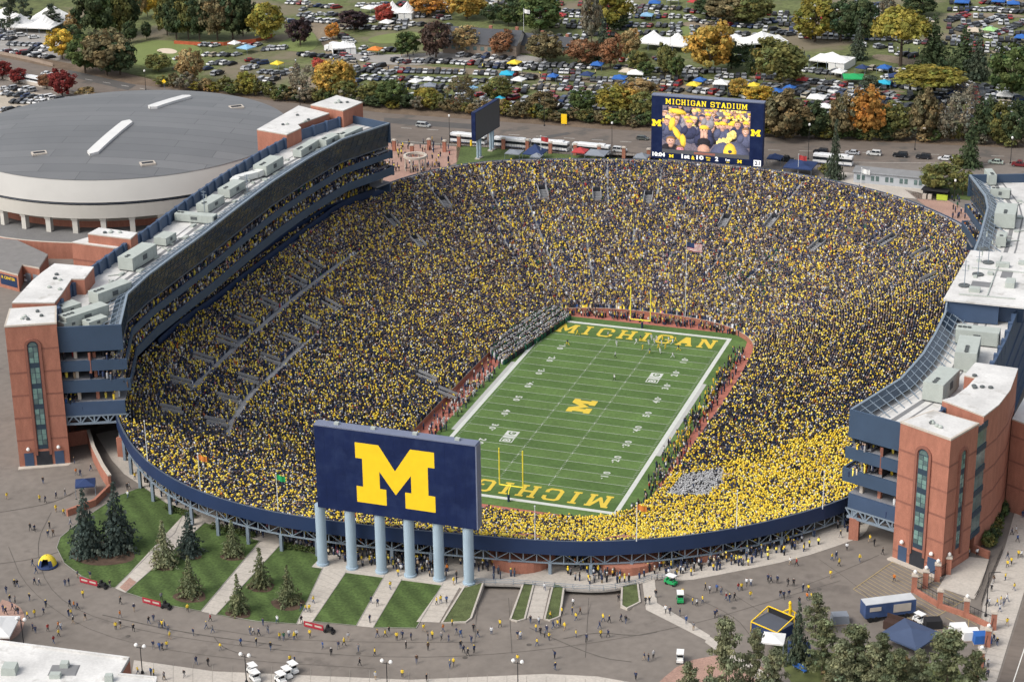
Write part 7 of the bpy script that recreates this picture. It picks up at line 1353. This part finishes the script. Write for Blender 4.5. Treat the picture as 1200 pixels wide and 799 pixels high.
for q in '''spruce 103 649 78 52 bl|spruce 139 644 80 56 bl|spruce 223 649 50 38 bl|slim 193 662 54 42 pk|slim 223 697 48 38 po|slim 273 650 42 34 po|slim 306 686 46 34 po|slim 280 717 46 33 po|slim 338 706 46 34 po'''.split('|'):
    k, u, v, h, wd, c = q.split(); tree(k, float(u), float(v), float(h), float(wd), K_[c], W_[c])
for q in '''pine 850 826 110 66 pk|pine 882 822 92 46 pk|pine 806 830 58 44 pk|spruce 934 777 74 36 sp|pine 963 790 70 58 po|pine 1000 806 78 72 po|pine 1032 796 58 48 po|pine 1108 822 88 88 po|pine 1075 819 62 50 pk|pine 955 742 50 46 pk|pine 1140 826 70 40 po|pine 985 812 66 60 pk|pine 1050 826 70 60 po|pine 1020 815 64 60 pk|pine 905 835 80 60 pk|bush 1060 790 20 44 br|bush 1030 800 22 40 dg|bush 980 800 20 36 br'''.split('|'):
    k, u, v, h, wd, c = q.split(); tree(k, float(u), float(v), float(h), float(wd), K_[c], W_[c])
# hedge belt along the road, single shrubs one can tell apart by colour only
HB = [(190, 101), (215, 106), (260, 111), (300, 115), (330, 119), (420, 126), (470, 128), (560, 136), (640, 142), (700, 146.5), (760, 151), (860, 157), (905, 161), (960, 164), (1050, 165), (1130, 168), (1200, 173)]
hed = []
d_ = 0
for (a, b) in zip(HB[:-1], HB[1:]):
    n = max(1, int((b[0]-a[0])/9))
    for k in range(n):
        f = (k+R.random()*.6)/n; c = R.choice(['ol', 'br', 'g', 'br', 'ta', 'gy', 'dg', 'yg', 'ol']); u = a[0]+(b[0]-a[0])*f; v = a[1]+(b[1]-a[1])*f-R.uniform(0, 3)
        tree('bush', u, v, R.uniform(10, 21), R.uniform(16, 27), [x*.9 for x in K_[c]], W_[c], where='in the hedge belt along the far road')
for k in range(26):
    f = k/25; u = 1156+26*f+R.uniform(-4, 4); v = 644-66*f+R.uniform(-3, 3); tree('bush', u, v, R.uniform(13, 19), R.uniform(14, 20), [x*.95 for x in R.choice([K_['g'], K_['ol'], K_['dg']])], 'leafy green', where='in the planted bank below the curved brick wall')
for (a, b) in (((195, 588), (228, 599)), ((246, 610), (300, 622)), ((330, 633), (378, 641))):
    for k in range(7):
        f = (k+.5)/7; tree('bush', a[0]+(b[0]-a[0])*f, a[1]+(b[1]-a[1])*f+8, 7, 11, K_['g'], 'clipped green', where='in the low hedge between lawn and stadium concourse')
mMulch = M('bark_mulch', (.085, .055, .038), .95, .25, .8, fine=.3); s = MB()
for u, v, r in ((122, 648, 5.2), (193, 663, 1.8), (223, 698, 2.6), (273, 651, 2.0), (306, 687, 2.2), (280, 718, 2.0), (338, 707, 2.6), (223, 650, 2.0)): c = G(u, v, .09); s.face([(c[0]+r*(1+.12*math.sin(3*t+u))*math.cos(t)*1.25, c[1]+r*math.sin(t), gz(c[0]+r*math.cos(t)*1.25)+.09) for t in np.linspace(0, 6.2832, 25)[:-1]])
struct(s, 'mulch_bed', mMulch)
LMK = [('by the corner marquee roofs', 40, 25), ('beside the golf bunker', 190, 68), ('on the lawn right of the bunker', 320, 45), ('by the putting green', 480, 50), ('in front of the slate-roofed clubhouse', 575, 62), ('behind the slate-roofed clubhouse', 560, 15), ('by the peaked white tent', 770, 60), ('beside the long white marquee', 880, 60), ('near the square white tent', 970, 60), ('by the green canopy', 1010, 100), ('among the angled car rows', 1120, 60), ('at the wooded corner of the car park', 115, 60), ('above the far road opposite the ticket building', 1050, 160), ('above the far road near the street corner', 1170, 165), ('above the road beside the video board', 910, 160), ('between hedge and car rows facing the brick penthouses', 400, 115), ('between hedge and car rows behind the buses', 600, 125), ('between hedge and car rows behind the video board', 730, 130), ('above the gravel car lot', 40, 105), ('by the ticket building', 1000, 212), ('by the lawn corner near the vendor stall', 1115, 220),
       ('on the widest plaza lawn', 120, 645), ('on the lawn between two plaza walks', 220, 665), ('on the lawn beside the big lettered board', 310, 700), ('by the tailgate tents at the plaza edge', 940, 770), ('at the plaza edge beside the pavers', 850, 790), ('beside the pavement and street corner', 1110, 790), ('by the broadcast truck', 1020, 770), ('on the hillside at the far tree line', 850, 15), ('by the dirt track crossing the rows', 360, 100)]
by = {}
for t in TREES:
    e, head, u, v, H, where, bush = t
    if where is None: where = min(LMK, key=lambda q: (q[1]-u)**2+2*(q[2]-v)**2)[0]
    by.setdefault((head, where), []).append(t)
SZ = ['tallest', 'second tallest', 'third tallest', 'fourth tallest', 'shortest', 'lesser', 'small']
for (head, where), L in by.items():
    if L[0][5] is not None:
        for t in L: t[0]['label'] = f'{head} {where}'; t[0]['group'] = f'{head} row {where}'[:110]
        continue
    L.sort(key=lambda t: -t[4])
    for k, t in enumerate(L): t[0]['label'] = f'{head} {where}' if len(L) == 1 else ('taller ' if k == 0 else 'shorter ')+f'{head} {where}' if len(L) == 2 else f'{SZ[k]} {head} {where}'
    if len(L) > 1:
        for t in L: t[0]['group'] = f'{head} trees {where}'
# ================================================================ people: one continuous skinned body per pose
def body_mesh(name, lk=.0, rk=.0, la=(0, 0, 0), ra=(0, 0, 0), armup=False, bulk=1.0):
    """lk, rk: forward swing of the legs; la, ra: wrist offsets forward/up; y is forward"""
    J, E, Rr = [], [], []
    def j(p, r, par=None):
        J.append(p); Rr.append(r*bulk if r > .06 else r)
        if par is not None: E.append((par, len(J)-1))
        return len(J)-1
    pel = j((0, 0, .95), .135); sp = j((0, .01, 1.15), .125, pel); ch = j((0, 0, 1.33), .15, sp); nk = j((0, .01, 1.49), .058, ch); hd = j((0, .02, 1.58), .088, nk); ht = j((0, .01, 1.68), .092, hd); j((0, .09, 1.60), .03, hd)
    for sx, kn, w in ((-1, lk, la), (1, rk, ra)):
        h = j((sx*.095, 0, .88), .098, pel); k = j((sx*.10, .10*abs(kn)+kn*.45, .50), .062, h); a = j((sx*.10, kn*.85-(.12 if kn < -.1 else 0), .085+(.05 if kn < -.1 else 0)), .042, k); j((sx*.11, kn*.85+.14, .045), .040, a)
        s_ = j((sx*.195, 0, 1.40), .066, ch)
        if w[2] > .9: e = j((sx*.28, .10, 1.52), .046, s_); wr = j((sx*.26, .14, 1.78), .034, e); j((sx*.25, .15, 1.87), .036, wr)
        else: e = j((sx*(.255), -.04+w[0]*.3, 1.13), .047, s_); wr = j((sx*(.25-.1*(w[1] > 0)), w[0], .90+w[1]), .033, e); j((sx*(.25-.12*(w[1] > 0)), w[0]*1.15+.02, .82+w[1]*1.1), .036, wr)
    me = bpy.data.meshes.new('skeleton'); me.from_pydata(J, E, []); o = bpy.data.objects.new('skeleton', me); COL.objects.link(o); sk = o.modifiers.new('skin', 'SKIN'); sk.use_smooth_shade = True
    for v, r in zip(me.skin_vertices[0].data, Rr): v.radius = (r, r)
    me.skin_vertices[0].data[0].use_root = True
    ss = o.modifiers.new('sub', 'SUBSURF'); ss.levels = 1; ss.render_levels = 1
    dg = bpy.context.evaluated_depsgraph_get(); ev = o.evaluated_get(dg); m = bpy.data.meshes.new_from_object(ev); bpy.data.objects.remove(o); bpy.data.meshes.remove(me); m.name = name; m.materials.clear()
    hands = [np.array(J[q]) for q in (len(J)-1, len(J)-1-8)]
    mi = []
    for p in m.polygons:
        c = np.array(p.center); z = c[2]
        if z < .11: k = 4
        elif z < .93 and abs(c[0]) < .22: k = 1
        elif min(np.linalg.norm(c-h) for h in hands) < .085: k = 2
        elif z > 1.60 or (z > 1.52 and c[1] < -.01 and abs(c[0]) < .12): k = 3 if abs(c[0]) < .14 else 0
        elif z > 1.47 and abs(c[0]) < .12: k = 2
        else: k = 0
        mi.append(k)
    m.polygons.foreach_set('material_index', mi); m.polygons.foreach_set('use_smooth', [True]*len(mi)); m.update()
    for _ in range(5): m.materials.append(None)
    return m
POSE = [('walking', body_mesh('body', .32, -.30, (-.18, .02, 0), (.20, .04, 0))), ('walking', body_mesh('body', -.28, .30, (.18, .05, 0), (-.16, .02, 0))), ('standing', body_mesh('body', .03, -.03, (.02, 0, 0), (.03, 0, 0))), ('standing', body_mesh('body', .0, .06, (.22, .20, 0), (.24, .18, 0), bulk=1.08)), ('standing with one arm raised', body_mesh('body', .05, -.05, (.05, 0, 0), (0, 0, 1.0))), ('strolling', body_mesh('body', .18, -.16, (.05, .0, 0), (.22, .22, 0), bulk=1.05))]
RUN = [body_mesh('body', .50, -.50, (-.25, .15, 0), (.28, .2, 0), bulk=1.18), body_mesh('body', .22, .12, (.3, .1, 0), (.3, .08, 0), bulk=1.2)]
def clothm(n, c): return M('cloth_'+n, c, .9, .06, 3)
JK = [('maize', 'yellow'), ('navy', 'navy'), ('black', 'black'), ('grey', 'grey'), ('white', 'white'), ('blue', 'blue'), ('red', 'red'), ('brown', 'brown'), ('lgrey', 'silver'), ('green', 'green'), ('orange', 'orange')]
JW = [26, 27, 22, 7, 6, 4, 2, 3, 3, 1, 2]
TR_ = [('black', 'black'), ('jeans', 'denim'), ('tan', 'khaki'), ('grey', 'grey')]
PALX = dict(PAL); PALX['jeans'] = (.05, .08, .16)
HT = [('dark', 'dark hair', (.03, .02, .014)), ('fair', 'fair hair', (.30, .19, .09)), ('hmaize', 'yellow cap', PAL['maize']), ('hnavy', 'navy cap', PAL['navy']), ('hwhite', 'white cap', (.6, .6, .58))]
SKN = [clothm('skin_a', (.45, .27, .19)), clothm('skin_b', (.30, .18, .12)), clothm('skin_c', (.13, .075, .05))]
def person(p, rz, pose, jk, tr, ht, name='person', sc=1.0, shoes=None):
    o = bpy.data.objects.new(name, pose); COL.objects.link(o); o.location = tuple(map(float, p)); o.rotation_euler = (0, 0, rz); s_ = sc*R.uniform(.96, 1.05); o.scale = (s_*1.08, s_*1.08, s_)
    for k, m in enumerate((clothm(jk, PALX[jk]), clothm(tr, PALX[tr]), R.choices(SKN, [6, 2, 2])[0], clothm(ht[0], ht[2]) if isinstance(ht, tuple) else ht, clothm('shoe', (.04, .04, .04)))): o.material_slots[k].link = 'OBJECT'; o.material_slots[k].material = m
    return o
PX = []
def addpx(t, k, ox, oy):
    for q in t.split():
        x, y = q.split(','); PX.append((float(x)/k+ox, float(y)/k+oy))
addpx('193,115 213,160 205,225 232,230 88,240 103,240 38,275 175,318 385,235 407,230 458,185 532,190 648,240 490,300 412,355 437,365 457,370 405,410 420,410 432,455 503,435 272,360 258,400 205,415 163,425 60,330 90,335 20,385 35,400 75,375 95,395 108,400 195,495 210,510 283,500 345,485 360,490 347,530 317,570 710,340 790,380 708,420 683,490 710,480 787,500 877,455 905,440 940,480 955,480 972,485 990,505 1000,545 903,600 940,610 957,610 983,600 890,760 907,765 967,785 55,470', 5.025, 0, 640)
addpx('152,100 25,155 140,165 160,168 198,152 230,143 197,200 107,265 122,268 170,290 188,285 175,258 268,70 283,75 320,55 262,30 378,75 475,85 455,120 448,122 450,150 248,245 225,212 880,630 890,630 910,635 902,670 942,625 952,685 847,670 983,650 998,650 1017,640 1035,650 1043,640 1060,590 1075,550 1088,550 1060,545 1102,520 1135,680 1165,705 1020,730 1037,732 732,740 690,735 775,685 748,625 725,610 740,585 680,635 578,790 648,780 485,770 660,550 568,510 925,600 975,590 1090,640 1190,680', 3, 0, 533)
addpx('172,470 200,425 210,410 395,455 405,450 128,530 105,520 100,588 335,525 370,520 350,520 155,640 168,630 127,640 195,650 215,645 245,650 10,670 25,650 60,690 118,705 228,680 305,685 290,620 305,650 320,645 352,650 378,655 390,600 405,630 420,640 358,620 457,660 480,640 465,620 528,630 558,605 467,695 445,705 420,680 430,695 265,730 215,780 300,795 382,748 395,740 65,740 120,790 620,728 688,670 620,645 630,648 752,755 750,715 825,640 862,655 912,640 938,640 920,585 908,610 942,590 983,585 1000,590 685,620 700,630 715,640 730,650 745,610 760,605 770,600 785,615 722,625 665,590 695,595 735,575 825,580 812,560 840,560 815,530 775,560 1065,720 1080,725 1097,715 1035,790 1140,555 1155,560 1070,525 1083,525 1105,500 715,475 975,515 1190,565 1110,440', 3, 400, 533)
addpx('12,590 38,615 0,495 35,525 50,530 70,520 80,475 95,485 120,480 135,490 153,510 165,515 182,510 238,505 195,475 207,475 225,460 240,460 300,445 310,450 333,450 343,500 355,505 373,500 370,460 390,460 423,480 442,480 410,525 437,510 453,510 520,430 525,370 540,365 550,390 577,335 622,375 703,350 658,305 673,320 743,445 555,290 595,255 400,390 378,385 120,565 113,570 1157,280 1172,275 1177,305 1141,395 1142,365 1180,360 1190,360 1134,440 1155,385 1070,530 1077,530 1085,480 1093,450 1105,530 1118,520 1128,530 1140,515 1115,550 1140,600 1093,655 1105,670 1060,740 1073,745 1050,775 1063,775 1072,780 1165,475 1195,220 1007,355 1035,355', 3, 800, 533)
ZN = [('beside the yellow inflatable helmet', 56, 663), ('before the brick stair tower doors', 52, 560), ('on the curved concrete ramp', 145, 545), ('beside the paired blue spruces', 75, 640), ('near the first red banner stall', 108, 695), ('above the white roofed building', 60, 735), ('at the brick end of white roof', 165, 785), ('near the second red banner stall', 185, 720), ('on plaza opposite the red banners', 150, 720), ('by the golf carts', 305, 780), ('near the third red banner stall', 370, 745), ('on the walk under the lettered board', 440, 700), ('on plaza facing the lettered board', 450, 745), ('on the open plaza before the ramps', 560, 745), ('by the first ramp mouth', 590, 720), ('on the central bridge walk', 637, 700), ('at the second ramp mouth', 690, 720), ('on the plaza below the ramps', 650, 775), ('by the last planting bed', 745, 700), ('on the slanting pale walk', 790, 725), ('near the navy fan booth', 905, 735), ('on plaza before the deck columns', 860, 690), ('outside the dark underpass', 1010, 650), ('on the striped bay', 1050, 690), ('on street pavement by the handrail', 1165, 690), ('on the pavement by the brick pillars', 1155, 760), ('on pavement below the planted bank', 1185, 645), ('on the tan paved corner', 15, 715), ('on the open plaza west of booth', 945, 695)]
used = set(); cnt = 0
for u, v in PX[:300]:
    if v > 800: continue
    z = min(ZN, key=lambda q: (q[1]-u)**2+(1.5*(q[2]-v))**2)[0]
    for _ in range(60):
        j = R.choices(range(len(JK)), JW)[0]; t = R.choices(range(4), [48, 34, 9, 9])[0]; h = R.choices(range(5), [44, 14, 20, 14, 8])[0]; ps = R.choices(range(6), [28, 28, 14, 10, 3, 12])[0]; lab = f'{JK[j][1]} coated person, {TR_[t][1]} legs, {HT[h][1]}, {POSE[ps][0].split(" with")[0]} {z}'
        if lab not in used: break
    used.add(lab); p = G(u, v, .09); o = person(p, R.random()*6.28, POSE[ps][1], JK[j][0], TR_[t][0], HT[h]); tag(o, lab, 'person', 'people walking about the plaza'); cnt += 1
print('people', cnt)
# players and officials on the turf
FPX_ = []
for q in '795,415 967,418 963,460 1037,412 1060,432 1080,415 1085,445 1100,410 1115,430 1125,415 1140,430 1165,412 1185,435 1165,460 830,380 938,388 1175,405 1090,398 1052,400 1108,400 1130,402 1150,405 960,540 1120,445'.split():
    x, y = q.split(','); FPX_.append((400+float(x)/3, 266+float(y)/3))
fused = {}
def fplayer(p, rz, jk, tr, ht, lab, grp, run):
    o = person(p, rz, R.choice(RUN) if run else R.choice(POSE[:4])[1], jk, tr, ht, 'football_player', 1.04); tag(o, lab, 'player', grp)
for k, (u, v) in enumerate(FPX_):
    p = AT(u, v, .06)
    if k in (22, 15, 2): fplayer(p, R.random()*6, 'white', 'black', ('hwhite', '', (.6, .6, .58)), ['referee in striped white shirt alone at midfield', 'official in white shirt on the far hash marks', 'official in white shirt behind the scrimmage'][(22, 15, 2).index(k)], 'officials', False)
    elif k % 2: fplayer(p, -1.6+R.uniform(-.6, .6), 'white', 'white', ('hgreen', '', (.02, .09, .05)), 'player in white kit and green helmet lined up near the far end zone', 'white kit players on the turf', True)
    else: fplayer(p, 1.6+R.uniform(-.6, .6), 'navy' if k % 3 == 0 else 'maize', 'maize', ('hnavy', '', PAL['navy']), 'player in yellow and navy kit lined up near the far end zone', 'yellow kit players on the turf', True)
for k in range(46):
    y = -24+36*R.random(); x = -28.2-3.0*R.random()**1.5; fplayer((x, y, .07), R.uniform(-.9, .9)-1.57, 'white', 'white' if R.random() < .7 else 'green', ('hgreen', '', (.02, .09, .05)), 'player in white kit standing on the sideline by the red track', 'white kit players on the sideline', False)
for k in range(64):
    y = -26+62*R.random(); x = 27.6+3.0*R.random(); fplayer((x, y, .07), R.uniform(-.9, .9)+1.57, 'navy' if R.random() < .5 else 'maize', 'maize', ('hnavy', '', PAL['navy']), 'player in navy and yellow kit on the sideline opposite the white team', 'navy kit players on the sideline', False)
# staff, band and concourse throng (uncountable masses)
P, Fc, S = [], [], []
def put(x, y, z, f, s_): P.append((x, y, z)); Fc.append(f); S.append(s_)
for k in range(150): y = R.uniform(-50, 26); put(R.uniform(-33, -27.5), y, .05, R.uniform(-1, 1), 'staff')
for k in range(300):
    y = R.uniform(-58, 48); put(R.gauss(30, 1.3), y, .05, math.pi+R.uniform(-1, 1), 'staff')
for k in range(200): x = R.uniform(-24, 27); put(x, R.uniform(60.6, 64.2)-abs(x/27)**3*2.4, .05, -1.57+R.uniform(-.5, .5), 'staff')
crowd('sideline_staff_crowd', np.array(P), np.array(Fc), np.array(S, dtype='<U6'), .03, True)
P, Fc, S = [], [], []
A0, A1 = AT(572, 418, 0)[:2], AT(650, 366, 0)[:2]
for r in range(11):
    for k in range(64):
        f = k/63; p = A0+(A1-A0)*f+np.array([.72, -.50])*(r*.95-1.2)+np.array([R.uniform(-.08, .08), R.uniform(-.08, .08)])
        if inpoly(p[0], p[1], [tuple(q*np.array([.985, .985])) for q in LI]) and R.random() < .96: put(p[0], p[1], .05+max(0, 8-r)*.24, -.5, 'white' if r % 2 else 'bgreen')
crowd('marching_band_crowd', np.array(P), np.array(Fc), np.array(S, dtype='<U6'), .0)
s = MB()
P, Fc, S = [], [], []
e3 = chaikin([G(u, v, .05) for u, v in EDGE], 1, False); ds = np.r_[0, np.cumsum([np.linalg.norm(b-a) for a, b in zip(e3[:-1], e3[1:])])]
for k in range(2600):
    t = R.uniform(.14, .99)*ds[-1]; i = min(len(e3)-2, int(np.searchsorted(ds, t)-1)); f = (t-ds[i])/(ds[i+1]-ds[i]); a = e3[i]*(1-f)+e3[i+1]*f; i3_ = np.array(i3[i])*(1-f)+np.array(i3[i+1])*f
    g = R.random()**.8; 
    if (math.sin(t*.31)+math.sin(t*.083)+1.6)/3.6 < R.random()*.9: continue
    q = a+(i3_-a)*(.08+.86*g); put(q[0], q[1], gz(q[0])+.06, R.random()*6.28, 'mix')
for k in range(110):
    p = G(R.uniform(440, 530), R.uniform(166, 205)); put(p[0], p[1], p[2]+.06, R.random()*6, 'mix')
for k in range(40):
    p = G(R.uniform(1112, 1160), R.uniform(232, 275)); put(p[0], p[1], p[2]+.06, R.random()*6, 'dark')
for k in range(120):
    p = G(R.uniform(300, 1150), R.uniform(60, 125)); put(p[0], p[1], p[2]+.1, R.random()*6, 'mix')
crowd('concourse_crowd', np.array(P), np.array(Fc), np.array(S, dtype='<U6'), .02, True)
# ================================================================ daylight and camera
w = bpy.data.worlds.new('World'); scene.world = w; w.use_nodes = True; nt = w.node_tree; bg = nt.nodes['Background']
sky = nt.nodes.new('ShaderNodeTexSky'); sky.sky_type = 'NISHITA'; sky.sun_disc = False; SE, SA = math.radians(48), math.radians(-138)
sky.sun_elevation = SE; sky.sun_rotation = SA; sky.air_density = 1.0; sky.dust_density = 3.0; sky.ozone_density = 1.0
hs = nt.nodes.new('ShaderNodeHueSaturation'); hs.inputs['Saturation'].default_value = .42; nt.links.new(sky.outputs[0], hs.inputs['Color']); nt.links.new(hs.outputs[0], bg.inputs['Color']); bg.inputs['Strength'].default_value = .15
sl = bpy.data.lights.new('sun', 'SUN'); sl.energy = 1.35; sl.angle = math.radians(24); sl.color = (1, .97, .92); so = bpy.data.objects.new('sun', sl); COL.objects.link(so)
# the sun stands where the sky texture has it
dirv = Vector((math.sin(SA)*math.cos(SE), math.cos(SA)*math.cos(SE), math.sin(SE)))
so.rotation_euler = dirv.to_track_quat('Z', 'Y').to_euler()
cd = bpy.data.cameras.new('camera'); cd.sensor_fit = 'HORIZONTAL'; cd.sensor_width = 36; cd.lens = FPX/1200*36; cd.clip_start = 1; cd.clip_end = 6000
co = bpy.data.objects.new('camera', cd); COL.objects.link(co); m = Matrix(((RT[0], UP[0], -FW[0], CAM[0]), (RT[1], UP[1], -FW[1], CAM[1]), (RT[2], UP[2], -FW[2], CAM[2]), (0, 0, 0, 1))); co.matrix_world = m
scene.camera = co
scene.view_settings.view_transform = 'Standard'; scene.view_settings.look = 'None'; scene.view_settings.gamma = 1; scene.view_settings.exposure = 0.50
scene.cycles.max_bounces = 5; scene.cycles.diffuse_bounces = 2; scene.cycles.glossy_bounces = 2; scene.cycles.transmission_bounces = 2; scene.cycles.use_denoising = True
